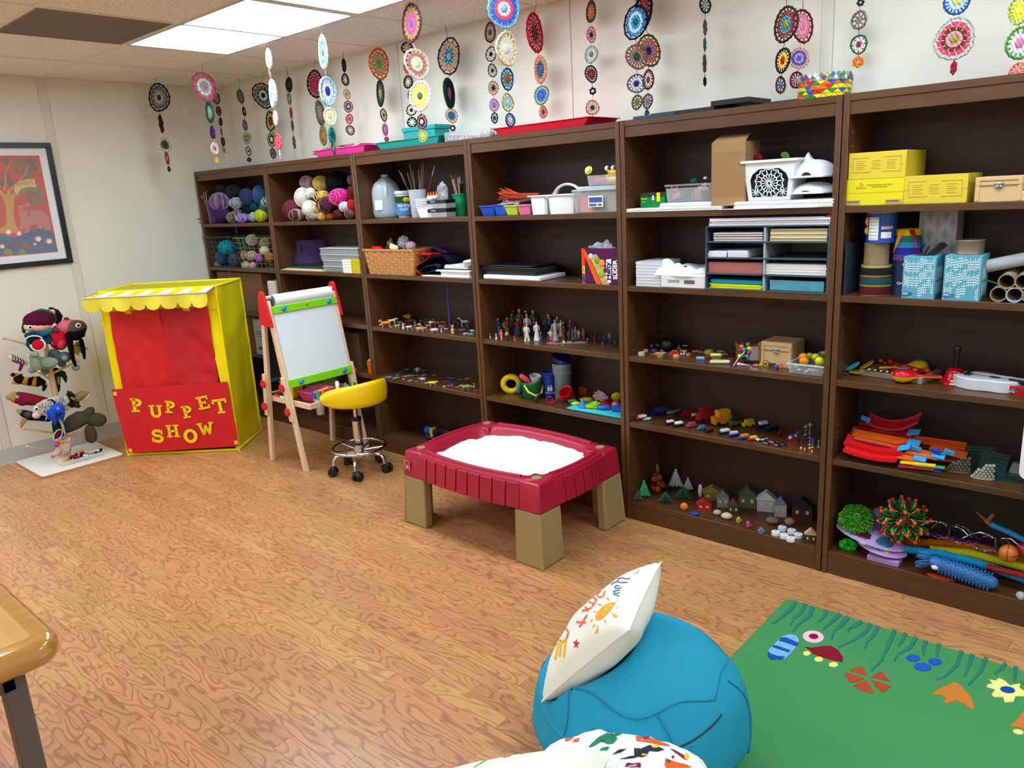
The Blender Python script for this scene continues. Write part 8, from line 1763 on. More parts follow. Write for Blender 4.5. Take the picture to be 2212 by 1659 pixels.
for x,y,w_,h_,c,nm in((1445,745,125,165,'6a6a58','left grey mossy stone ruin corner'),(1730,820,115,160,'a8a494','right pale stone ruin corner')):
 P=atz(z3,FM,x,y);s=mpx(P,FM);W_,H_=w_*s,h_*s*1.15;P.y=max(P.y+.015,.03);t=Kt('stone_ruin',nm+' on the fourth shelf','ruin',P,face(P));rd_=random.Random(x);sm_=mat(c,.9,bump=.6,bscale=80,var=.25)
 for r_ in range(6):
  nst=6
  for k in range(nst):
   u=-1+2*(k+.5*(r_%2)+.3)/nst
   if(r_+.5)/6>.5+.5*(u+.6)and u<.2:continue
   mk('stone',B().ball((u*W_*.9,-.012*(1-u*u),(r_+.5)*H_/6),(W_/nst*1.1,.012,H_/9),7,5),sm_,t)
 mk('rubble_base',B().ball((0,0,.004),(W_*1.1,.022,.009),16,5),sm_,t)
P=atz(z3,FM,2080,820);P.y=max(P.y+.02,.04);t=Kt('grey_stand','grey plastic tombstone-like toy stand at the right edge','toy',P,face(P));gs=mat('7a7e82',.6,bump=.4,bscale=60);mk('base',B().prism([(-.045,.0),(.05,0),(.055,.012),(.03,.02),(-.02,.018),(-.05,.012)],-.02,.02,'y'),mat('4a4e52',.7,bump=.6,bscale=80),t,bev=.003);mk('block',B().prism([(-.018,.018),(.03,.018),(.026,.058),(-.006,.058)],-.014,.014,'y'),gs,t,bev=.004)
def koosh(label,f,x,y,r_,c,c2,n,L,Y):
 P=aty(Y,f,x,y);r=r_*mpx(P,f);P.z=max(P.z,z4+r*.75);t=Kt('koosh_ball',label,'ball',P);rd_=random.Random(x);b=B()
 for k in range(n):
  d=V((rd_.gauss(0,1),rd_.gauss(0,1),rd_.gauss(0,1))).normalized();e=d*r*rd_.uniform(.92,1.04)+V((0,0,-r*.14*(1-abs(d.z))));b.tube([d*r*.45,d*r*.75,e],[.0013,.0013,.0018],4,k%2)
 o=mk('strands',b,[Kp(c),Kp(c2)],t);o['kind']='stuff';mk('core',B().ball((0,0,0),r*.6,14,8),c,t);return P
koosh('green rubber string ball on the lilac paddle',FN,350,330,185,'2a9a20','6a9a20',900,0,.07)
for x,y,r_,c,nm,Y in((460,270,85,'b8a020','yellow ball with orange patch behind the green string ball',.16),(610,270,88,'7a6a90','dusty lilac smooth ball',.15)):
 P=aty(Y,FN,x,y);one('toy_ball',B().ball((0,0,0),r_*mpx(P,FN),20,12),mat(c,.4),nm,'ball',P)
P=aty(.12,FN,600,400);b=B()
for k in range(14):b.ball((.035*cos(k*2.4)*(k/14),-.01,.025*sin(k*2.4)*(k/14)),.016,8,5)
one('bumpy_toy',b,mat('6a3a80',.5),'purple bumpy squeeze toy under the lilac ball','toy',P)
P=aty(.08,FN,885,330);R1=270*mpx(P,FN);P.z=max(P.z,z4+R1*.98);t=Kt('expanding_sphere','green, yellow and maroon expanding sphere with orange joints','toy sphere',P);rd_=random.Random(4);gr=(1+5**.5)/2
ico=[V(q).normalized()for q in((0,1,gr),(0,1,-gr),(0,-1,gr),(0,-1,-gr),(1,gr,0),(1,-gr,0),(-1,gr,0),(-1,-gr,0),(gr,0,1),(gr,0,-1),(-gr,0,1),(-gr,0,-1))]
nod=ico+[(ico[i]+ico[j]).normalized()for i in range(12)for j in range(i)if(ico[i]-ico[j]).length<1.2]
Rm=Matrix.Rotation(.3,3,'X')@Matrix.Rotation(.4,3,'Z');nod=[Rm@q for q in nod];cs4=['1a7a30','a8a81c','7a1a48','1a8a38'];bs4=B()
for i,q in enumerate(nod):
 if q.z<-.93:continue
 mk('joint',B().ball(q*R1*.97,.0075,8,5),Kp('e04418'),t);u=q.orthogonal().normalized();v_=q.cross(u)
 for k in range(7):
  a=2*pi*k/7;s=(u*cos(a)+v_*sin(a));bs4.tube([q*R1*.97,q*R1*.8+s*R1*.16,q*R1*.45+s*R1*.1],[.0016,.0042,.002],5,(i+k)%4,flat=(.45,1))
o=mk('petal_links',bs4,[Kp(c)for c in cs4],t);o['kind']='stuff';mk('inner_hub',B().ball((0,0,0),R1*.25,10,6),Kp('a01818'),t)
li=mat('a888c0',.6)
for k,(x,y,w_,nm)in enumerate(((515,505,370,'upper lilac foam paddle with maroon and teal print'),(630,610,270,'lower lilac foam paddle with yellow print'))):
 P=aty(.06,FN,x,y);s=mpx(P,FN);W_=w_*s;t=Kt('foam_paddle',nm,'paddle',P,.02,'lilac foam paddles',ry=.17 if k==0 else .16,rx=.15);mk('foam',B().ball((0,.0,0),(W_,.06,.014),30,8),li,t)
 for u,c,rr in(((-.15,'5a1428',.35),(.4,'2a5a78',.3))if k==0 else((-.35,'e0c020',.2),(.0,'1a6a30',.2),(.3,'e0c020',.2))):mk('print_patch',B().ball((u*W_,-.012,.0085),(W_*rr,.035,.006),14,6),c,t)
 if k==0:mk('tag',B().cbox((-.01,-.061,0),(.02,.003,.008)),Kq('d8d8d0'),t)
X0,X1,Y,h=Kf(FN,475,830,650,745,z4,.012);one('lilac_block',B().box((-(X1-X0)/2,0,0),((X1-X0)/2,.06,.022)),li,'flat lilac block under the foam paddles','block',((X0+X1)/2,.012,z4),0,bev=.003)
P=atz(z4,FN,250,660);P.y=max(.03,P.y+.015);b=B()
for k in range(9):b.ball((.024*cos(k*.7),-.006*(k%2),.02+.014*sin(k*.7)),(.013,.012,.012),8,5)
for k in range(5):b.torus((0,-.006-k*.001,.02),.008+k*.005,.0022,16,4,ax='y')
one('green_flower',b,Kp('20b828'),'bright green rubber flower toy at the lower left','toy',P,face(P))
def popt(label,pts,c,r,Y,tip=None):
 P=[aty(Y,FN,x,y)for x,y in pts];P0=P[0].copy();Q=[];R_=[]
 for a,d in zip(P,P[1:]):
  n=max(2,int((d-a).length/.0032))
  for k in range(n):Q.append(a.lerp(d,k/n)-P0);R_.append(r*(1 if len(Q)%2 else .84))
 b=B().tube(Q,R_,14);t=Kt('pop_tube',label,'pop tube',P0,0,'corrugated pop tubes');mk('tube',b,Kp(c),t)
 if tip:q=Q[0];mk('pipe_end',B().blob([q,q+V((-.012,0,.008))],.009,8).blob([q+V((-.012,0,.008)),q+V((-.045,0,.035))],[.006,.002],8).blob([q+V((-.008,0,.01)),q+V((.004,0,.036))],[.008,.006],8),Kp(tip),t)
popt('purple corrugated pop tube at the back',[(1080,470),(1700,600),(2250,760)],'6a1a6a',.014,.2);popt('orange corrugated pop tube',[(880,570),(1300,580),(1750,640),(2250,780)],'c86a10',.0165,.15)
popt('yellow corrugated pop tube',[(1180,650),(1600,690),(2000,790),(2300,870)],'b8b818',.0165,.11);popt('long blue corrugated pop tube',[(850,640),(1300,700),(1700,800),(2000,900),(2300,1010)],'1090c8',.0155,.08);popt('thin dark red tube below the yellow one',[(1800,840),(2300,960)],'9a1c28',.012,.07)
popt('blue pop tube with a brown pipe-shaped end sticking up',[(1840,370),(2050,460),(2250,560)],'1a88c8',.011,.1,'8a4a24')
P=aty(.06,FN,2040,690);r=98*mpx(P,FN);P.z=max(P.z,z4+r);t=Kt('basketball','miniature orange basketball with black seams','ball',P);mk('ball',B().ball((0,0,0),r,22,13),mat('d06a14',.5),t);mk('seams',B().torus((0,0,0),r,.0009,24,4).torus((0,0,0),r,.0009,24,4,ax='y').torus((0,0,0),r,.0009,24,4,ax='x'),mat('1a1410'),t)
P=aty(.1,FN,2210,650);one('toy_ball',B().ball((0,0,0),.024,18,10),mat('b02030',.4),'dark red ball cut by the right edge','ball',P)
wm=mat('3a3a40',.2,metal=.6);hl=mat('d8dce8',.2,metal=.8)
for k,(x,y,nm)in enumerate(((1385,460,'left'),(1900,600,'right'))):
 P=aty(.05,FN,x,y);s=mpx(P,FN);t=Kt('fiber_wand',nm+' bunch of arching black and silver fibre strands','fibre toy',P,0,'arching fibre bunches');mk('band',B().cyl((0,0,-.02),(0,0,.02),.005,n=10),wm,t);b=B();rd_=random.Random(k)
 for j in range(34):
  dx=rd_.uniform(-1,1);L_=rd_.uniform(.04,.115);up=.8 if j%2 else-.6;zb=-.018 if j%2==0 else .018
  pts=[(L_*dx*u,-.02*u*rd_.random(),zb+up*L_*(u-1.15*u*u)*(1 if up>0 else 1))for u in(0,.25,.5,.75,1)];pts=[(a,b2,max(c2,z4-P.z+.002))for a,b2,c2 in pts];b.tube(pts,.0007,4,1 if j%5==0 else 0)
 o=mk('fibres',b,[wm,hl],t);o['kind']='stuff'
A,C=aty(.025,FN,1215,790),aty(.025,FN,1850,960);A.z=max(A.z,z4+.04);C.z=z4+.03;t=Kt('spiky_caterpillar','blue rubber caterpillar toy with nubs, stringy hair and a white eye','toy',A);D=C-A;cb_=mat('2a6aa8',.45);mk('body',B().blob([(0,0,0),D*.3,D*.7,D],[.023,.026,.027,.024],18),cb_,t)
b=B();ax=D.normalized();u=ax.orthogonal().normalized();v_=ax.cross(u)
for i in range(15):
 for k in range(14):a=2*pi*(k+.5*(i%2))/14;s=u*cos(a)+v_*sin(a);p=D*((i+2.2)/16.5)+s*.026;b.tube([p,p+s*.007],[.0022,.0026],5)
o=mk('nubs',b,cb_,t);o['kind']='stuff';b=B();rd_=random.Random(8)
for k in range(46):a=rd_.uniform(.4,5.8);s=(u*cos(a)+v_*sin(a));q=-ax*rd_.uniform(.0,.02);b.tube([q+s*.008,q+s*.026-ax*.018,q+s*.032-ax*.038+V((0,0,-.008))],[.0022,.002,.0012],5)
o=mk('hair',b,cb_,t);o['kind']='stuff';mk('eye',B().ball(D*.05+V((0,-.022,-.008)),(.012,.006,.009),12,6),'f0f0f0',t)
P=atz(z4,FN,1300,950);P.y=.02;one('red_disc',B().ball((0,0,.004),(.05,.018,.005),20,5),Kp('b8401c'),'orange-red flat disc under the blue caterpillar','disc',P)
one('crystal_ball',B().ball((0,0,.015),.015,6,4),mat('c8d0d8',.1,alpha=.6),'clear faceted crystal piece cut by the right edge','crystal',(5.285,.012,z4),ang=10)
one('white_board_edge',B().prism(rr_pts(-.03,-.02,.03,.3,.02),0,.01,'y'),Kp('f0f2f4'),'white rounded plastic corner cut by the right edge at shelf level','panel',(5.268,-.03,.56),-.6)
# ================================================================ little toys
def spot(f,x,y,z,ymin=.008,ymax=.25):
 P=atz(z,f,x,y);
 if not ymin<=P.y<=ymax:P=aty(min(max(P.y,ymin),ymax),f,x,y)
 P.z=z;return P,mpx(P,f)
QK=dict(dog=(.42,.15,.22,.9,.2,.3),cat=(.4,.14,.12,.8,.15,.4),horse=(.55,.16,.42,.95,.26,.25),giraffe=(.6,.13,.8,1.2,.2,.2),deer=(.6,.13,.5,1.15,.2,.06),pig=(.25,.22,.08,.3,.18,.05),cow=(.38,.21,.15,.5,.24,.2),elephant=(.4,.27,.12,.4,.26,.12),lion=(.36,.17,.14,.6,.22,.35),bear=(.32,.23,.12,.3,.22,.02),goat=(.45,.17,.28,1.0,.2,.05),dino=(.4,.19,.2,.3,.26,.7),lizard=(.12,.13,.1,.1,.2,.9))
def quad(b,L,kind,sp=0):
 lg,br,nl,na,hl,tl=QK[kind];b.push(sc=L);zb=lg+br*.5
 b.blob([(-.3,0,zb),(0,0,zb-.01),(.32,0,zb+.01)],[br*.9,br,br*.88],8,0)
 for x in(-.32,.3):
  for y in(-.1,.1):b.tube([(x,y,zb),(x+(.03 if x>0 else-.02),y,zb*.45),(x,y,0)],[.065,.042,.04],5,0)
 e=V((-.36-nl*cos(na),0,zb+br*.3+nl*sin(na)));b.tube([(-.3,0,zb+br*.2),e],[br*.65,br*.42],6,0);b.blob([e+V((.02,0,0)),e+V((-hl*.75,0,-hl*.18))],[.085,.055],7,1 if sp&1 else 0)
 for y in(-.05,.05):b.cyl(e+V((.03,y,.05)),e+V((.05,y*1.6,.13 if kind!='deer'else .2)),.03,.008,4,1)
 b.tube([(.36,0,zb+br*.3),(.36+tl*.5,0,zb+(.1 if kind in 'dogcatlion'else-.02)),(.36+tl,0,zb+(.16 if kind in 'dogcat'else-.15 if kind!='dino'else-.05))],[.05 if kind!='dino'else .12,.035 if kind!='dino'else .07,.012],5,0)
 if kind=='elephant':b.tube([e+V((-hl*.8,0,0)),e+V((-hl*1.2,0,-.2)),e+V((-hl*1.0,0,-.4))],[.06,.045,.03],6,0)
 if sp&2:
  for k in range(5):b.ball((-.3+.15*k,-br*.55,zb+.02),(.06,.10,.07),6,4,1)
 b.pop()
def animal(f,x,y,w_,kind,c,c2,d,label,z=None,cat='toy animal',sp=0,grp='toy animals on the middle shelf',h=None):
 z=z2 if z is None else z;P,s=spot(f,x,y,z);b=B();L=w_*s/(.95 if kind!='dino'else 1.3);label+=' on the shelf';a=face(P)
 if kind=='bird':
  b.push(sc=L*1.2);b.blob([(-.15,0,.5),(.2,0,.48)],[.2,.13],8,0);b.tube([(-.2,0,.55),(-.3,0,.85),(-.26,0,1.0)],[.06,.04,.05],6,1);b.cyl((-.3,0,1.02),(-.42,0,.95),.03,.006,5,1)
  for q in(-.05,.05):b.cyl((0,q,0),(0,q,.4),.02,n=5,m=1)
  b.pop()
 elif kind=='sit':
  b.push(sc=L*1.3);b.blob([(0,0,.2),(0,0,.5)],[.24,.16],9,0);b.ball((0,-.03,.78),(.15,.14,.14),9,6,0)
  for q in(-1,1):b.cyl((q*.08,0,.86),(q*.13,0,1.08),.05,.02,5,1).blob([(q*.12,-.12,.05),(q*.12,-.24,.04)],.06,6,1).blob([(q*.17,-.02,.5),(q*.15,-.14,.32)],.045,6,0)
  b.pop()
 elif kind=='turtle':b.push(sc=L);b.ball((0,0,.12),(.38,.3,.26),12,6,0).ball((-.45,0,.12),(.12,.09,.09),8,5,1);[b.ball((q,r_,.05),(.12,.1,.05),6,4,1)for q in(-.25,.25)for r_ in(-.27,.27)];b.pop()
 else:quad(b,L,kind,sp)
 if d<0:b.v=[V((-v.x,v.y,v.z))for v in b.v]
 else:a=a
 mz=min(v.z for v in b.v);b.v=[v-V((0,0,mz))for v in b.v]
 one('toy_animal',b,[Kp(c,.4),Kp(c2,.4)],label,cat,P,a+random.uniform(-.35,.35),grp)
Ga,Gb,Gc,Gd=(800,660,18.43),(910,660,18.43),(820,780,20.11),(920,780,18.43)
for a in((Ga,640,920,400,'dog','e08a28','e8e0d0',1,'orange retriever toy, leftmost in the front row'),(Ga,440,840,160,'goat','b8b8b8','e8e8e8',-1,'small white goat behind the orange retriever'),(Ga,845,920,160,'turtle','2a8a78','1f6a5a',1,'teal tortoise toy beside the orange retriever'),(Ga,620,700,130,'dog','9098a8','d0d0d8',1,'small grey husky toy at the back left'),(Ga,740,660,180,'cat','e8e8e0','e0d8a0',-1,'white cat with raised tail'),(Ga,880,740,290,'dog','ecece8','6a5a50',-1,'white greyhound toy standing sideways'),(Ga,1000,650,220,'lion','b8bc78','8a8a50',-1,'pale green winged cub toy'),(Ga,1070,900,190,'dog','e0c078','f0e8d0',-1,'cream puppy toy in the front row'),(Ga,1180,760,200,'bear','5a544c','3a342e',1,'dark grey hyena toy in the middle row'),(Ga,1210,560,110,'sit','6a3a90','8a5ab0',1,'small purple animal by the yellow barrel'),(Ga,1330,830,150,'bird','f0b8c8','e87a98',1,'pink flamingo toy bending its neck'),(Ga,1320,980,160,'sit','d8d8d8','2a2a2a',1,'black and white lemur toy in the front row'),(Ga,1470,700,150,'bear','a83c18','6a2810',1,'rust coloured orangutan toy at the back'),(Ga,1560,960,220,'cow','d8d8d0','141414',1,'black and white cow toy with head lowered'),(Ga,1640,700,220,'lion','6a5238','4a3824',-1,'brown ram toy at the back'),(Ga,1800,900,200,'sit','6a5c50','8a7a6a',1,'tall grey-brown kangaroo toy'),(Ga,1720,1000,90,'sit','7a6858','9a8878',1,'small squirrel toy before the tall kangaroo'),(Ga,1940,850,170,'bird','d8d8d0','787878',-1,'white stork toy'),(Ga,2030,700,150,'bird','2a88c0','186090',1,'bright blue parrot toy at the back'),(Ga,2010,1050,340,'pig','b8905a','d8b888',1,'tan anteater toy in the front row'),(Gb,120,1040,220,'deer','d89a80','f0d0c0',1,'pinkish antelope toy in the front row'),(Gb,210,760,160,'horse','b86a28','8a4a18',1,'small copper foal toy'),(Gb,200,560,180,'goat','5a4048','7a5a60',1,'dull purple donkey toy at the back'),(Gb,420,640,210,'horse','3c4444','242a2a',1,'dark grey zebra-like horse at the back'),(Gb,300,880,190,'cat','e8a0a0','f4e8e0',1,'salmon pink cat toy'),(Gb,420,830,260,'bird','e8e8e8','3a4850',1,'white necked goose toy'),(Gb,540,1080,300,'pig','e0b8b8','c89898',1,'large pink pig toy walking in the front row'),(Gb,640,850,250,'deer','c86a28','8a4418',1,'orange-brown doe toy looking left'),(Gb,810,1080,130,'sit','b0a8a4','e8e0dc',1,'small grey and white mouse toy at the very front'),(Gb,850,1000,280,'elephant','5a5054','4a4044',-1,'grey-brown elephant toy behind the mouse'),(Gb,860,680,170,'lion','9a8a48','6a5c28',1,'olive gold lion toy at the back'),(Gb,1000,1040,190,'goat','b88a7a','e8c8b0',1,'pinkish calf toy facing forward with big ears'),(Gb,980,740,150,'bear','d86020','b04818',1,'bright orange fox toy'),(Gb,1100,640,190,'elephant','3a4444','2a3232',1,'dark grey elephant toy at the back'),(Gb,1260,1120,250,'sit','d8b468','f0e0b0',1,'cream and gold kangaroo toy standing at the front'),(Gb,1340,780,220,'horse','9a3a24','6a2414',1,'chestnut pony toy'),(Gb,1420,1150,200,'goat','1a1c20','e8e8e8',1,'black and white toy goat in front of the chestnut pony'),(Gb,1470,760,120,'bird','707880','9aa0a8',1,'thin grey heron toy'),(Gb,1740,860,340,'horse','c8ccc4','9aa09a',1,'tall white horse toy at the right'),(Gb,1860,900,250,'horse','28303c','1c222c',-1,'black horse toy beside the white one'),(Gb,1650,1100,260,'bear','50525c','3a3c44',1,'dark grey rhino toy'),(Gb,1780,1200,200,'pig','e0a888','f0d8c0',1,'peach pig toy near the right front'),(Gb,1960,1240,210,'dog','40c8b0','2aa890',1,'bright mint green dog toy at the right front'),(Gb,2040,1080,160,'cow','e8e8e8','282828',1,'white cow toy against the divider')):
 animal(*a)
P,s=spot(Ga,1490,700,z2);P.y=.2;t=Kt('toy_barrel','olive yellow toy barrel with a magenta end behind the animals','toy barrel',aty(.2,Ga,1480,440));s*=1.05;mk('barrel',B().blob([(-90*s,0,0),(110*s,0,0)],[85*s,100*s],14),Kp('8a8210'),t);mk('end_disc',B().ball((-160*s,-.004,0),(70*s,.01,75*s),14,6),Kp('8a2050'),t)
for a in((Gc,950,600,300,'dino','2a3438','1c2428',-1,'dark grey seal toy at the back'),(Gc,1210,480,240,'bear','242c34','1c242c',1,'blackish gorilla-like toy at the back left'),(Gc,1130,740,210,'dino','d06a48','e88a68',-1,'coral orange lizard toy'),(Gc,1380,700,300,'lizard','4a8060','b8c8a8',1,'green chameleon toy'),(Gc,1650,560,230,'dino','4a4234','38322a',1,'dark brown sea lion toy'),(Gc,1880,870,190,'cow','d8c8c4','b8a8a4',-1,'tiny white calf lying sideways'),(Gc,1050,820,140,'turtle','7a9a78','5a7a58',1,'tiny green frog toy at the front'),(Gd,280,1010,380,'dino','e8d020','f0e060',-1,'bright yellow dinosaur toy at the front edge'),(Gd,740,1050,140,'turtle','9aa890','c8d0c0',1,'tiny pale green frog toy at the front'),(Gd,1600,1190,480,'dino','7a9050','d8d8b8',1,'green triceratops toy at the right front'),(Gd,1290,1090,170,'dino','d0583a','e88a68',-1,'orange-red dinosaur toy beside the triceratops'),(Gd,1700,1010,190,'dino','8a5a6a','6a4a58',1,'dusty pink raptor toy behind the triceratops'),(Gd,1930,1090,170,'sit','a89a4a','787030',1,'olive standing raptor toy by the divider'),(Gd,2000,1210,140,'dino','c83028','e8e0d8',1,'small red dinosaur toy at the right corner')):
 animal(*a[:8],a[8],SZ[3],'toy creature',grp='sea and dinosaur toys on the fourth shelf')
def flat_toy(f,x,y,w_,kind,c,c2,label,z=None,rz=0,nm='toy_creature',cat='toy creature'):
 z=SZ[3]if z is None else z;P,s=spot(f,x,y,z);L=w_*s;b=B()
 if kind=='shark':b.tube([(-.5*L,0,.1*L),(-.25*L,0,.13*L),(.1*L,0,.12*L),(.4*L,0,.1*L),(.5*L,0,.12*L)],[.01*L,.09*L,.1*L,.04*L,.015*L],9,0);b.prism([(.0,.2*L),(.1*L,.2*L),(.08*L,.34*L)],-.008*L,.008*L,'y').prism([(.42*L,.1*L),(.5*L,.12*L),(.62*L,.34*L),(.5*L,.2*L)],-.008*L,.008*L,'y');b.ball((-.1*L,0,.02*L),(.12*L,.25*L,.015*L),8,4,1)
 elif kind=='star':b.prism([((.5 if k%2==0 else .18)*L*cos(k*pi/5),(.4 if k%2==0 else .15)*L*sin(k*pi/5))for k in range(10)],0,.06*L)
 elif kind=='lobster':
  b.blob([(-.2*L,0,.08*L),(.35*L,0,.06*L)],[.09*L,.05*L],8,0)
  for q in(-1,1):
   b.tube([(-.2*L,0,.08*L),(-.35*L,q*.16*L,.1*L),(-.52*L,q*.12*L,.08*L)],[.02*L,.03*L,.05*L],6,0)
   for k in range(4):b.tube([((-.1+.11*k)*L,0,.06*L),((-.1+.13*k)*L,q*.18*L,.1*L),((-.1+.14*k)*L,q*.28*L,.0)],.012*L,4,0)
 elif kind=='boat':b.ball((0,0,.08*L),(.5*L,.2*L,.09*L),14,6,0).ball((.02*L,0,.14*L),(.3*L,.12*L,.06*L),12,5,1)
 else:b.ball((0,0,.15*L),(.5*L,.3*L,.16*L),12,6,0).ball((-.35*L,-.05*L,.12*L),(.2*L,.14*L,.1*L),8,5,1)
 one(nm,b,[Kp(c,.4),Kp(c2,.4)],label+' on the shelf',cat,P,face(P)+rz,'sea and dinosaur toys on the fourth shelf'if z==SZ[3]else None)
for a in((Gc,380,700,360,'star','9a90d0','9a90d0','lilac starfish-like jet toy at the far left',None,.0),(Gc,750,780,330,'whale','4a6a5c','8aa898','grey-green turtle shell whale toy at the left',None,0),(Gc,800,640,300,'shark','4a5a60','8a9aa0','grey dolphin toy curling over the whale',None,.2),(Gc,1420,420,230,'shark','40484a','586062','small dark shark toy with raised tail',None,.9),(Gc,1950,470,420,'shark','38444a','68747a','long dark shark toy at the back',None,0),(Gc,1930,640,260,'shark','c0c0b4','9a9a90','white beluga toy',None,.3),(Gc,1650,660,260,'boat','3a5a48','5a7a60','green leaf-like fish toy',None,-.3),(Gc,1330,880,270,'shark','9a9080','d0c8b8','beige hammerhead toy at the front',None,.2),(Gc,1580,880,130,'boat','b8c8f0','2a4a9a','tiny white and blue fish toy',None,.2),(Gc,1800,780,330,'shark','a89890','787068','mottled grey swordfish toy',None,0),(Gc,1900,700,200,'boat','1f5a80','2a7098','blue tang fish toy',None,0),(Gc,2010,950,120,'boat','d8d0c8','a89a90','tiny white shell at the shelf front',None,0),(Gd,130,620,230,'shark','a82038','d04050','crimson squid toy',None,.2),(Gd,330,580,180,'boat','d89a30','c07820','orange fish toy beside the crimson squid',None,0),(Gd,430,500,110,'boat','1a7a50','106040','green fish toy at the back',None,.4),(Gd,680,560,330,'shark','1a4a68','0f3048','dark blue manta-like toy at the back',None,.2),(Gd,1000,700,340,'lobster','1a70d0','1a70d0','bright blue lobster toy',None,0),(Gd,620,700,330,'lobster','8a1c24','8a1c24','dark red crab toy at the left',None,.2),(Gd,850,830,330,'lobster','a0202c','a0202c','red lobster toy in the middle',None,-.2),(Gd,450,860,400,'lobster','1c1e24','1c1e24','black scorpion toy',None,0),(Gd,1080,940,420,'shark','16242a','a0e0d8','black orca toy with mint belly',None,-.1),(Gd,1380,760,250,'boat','3a9090','287070','teal ray toy',None,.2),(Gd,950,990,220,'boat','c04858','a03848','flat pinkish red fish toy',None,0),(Gd,1650,730,280,'shark','d0a828','e0c850','golden yellow crocodile toy at the back right',None,.1)):
 flat_toy(*a)
P,s=spot(Gc,1850,460,z3);P.y=.19;P.z=z3;P2_=aty(.19,Gc,1850,400);one('toy_penguin',B().blob([(0,0,.008),(0,0,190*s)],[.009,.009],12).blob([(-.009,0,.03),(-.022,0,.014)],[.003,.002],6).blob([(.009,0,.03),(.022,0,.014)],[.003,.002],6),Kp('a8a898'),'pale grey standing penguin-like toy at the back of the sea toys','toy creature',P,face(P))
def person(b,h,dress=0,arms=0):
 b.push(sc=h)
 if dress:b.lathe([(.17,0),(.15,.1),(.09,.42),(.085,.52)],14,3)
 else:
  for q in(-1,1):b.blob([(q*.05,0,.06),(q*.05,0,.44)],[.04,.055],7,3).ball((q*.05,-.03,.02),(.035,.06,.025),6,4,1)
 b.blob([(0,0,.5),(0,0,.72)],[.085,.10],9,2,flat=(1,1.0));b.cyl((0,0,.76),(0,0,.84),.03,n=6,m=0)
 for q in(-1,1):b.tube([(q*.11,0,.75),(q*.15,-.01,.6),(q*(.06 if arms else .14),-.08 if arms else-.02,.5)],[.036,.03,.024],6,2).ball((q*(.05 if arms else .14),-.09 if arms else-.03,.47),.024,6,4,0)
 b.ball((0,0,.9),(.058,.062,.078),9,7,0).ball((0,.014,.93),(.066,.062,.064),9,6,1);b.pop()
GP='toy people figures on the shelf'
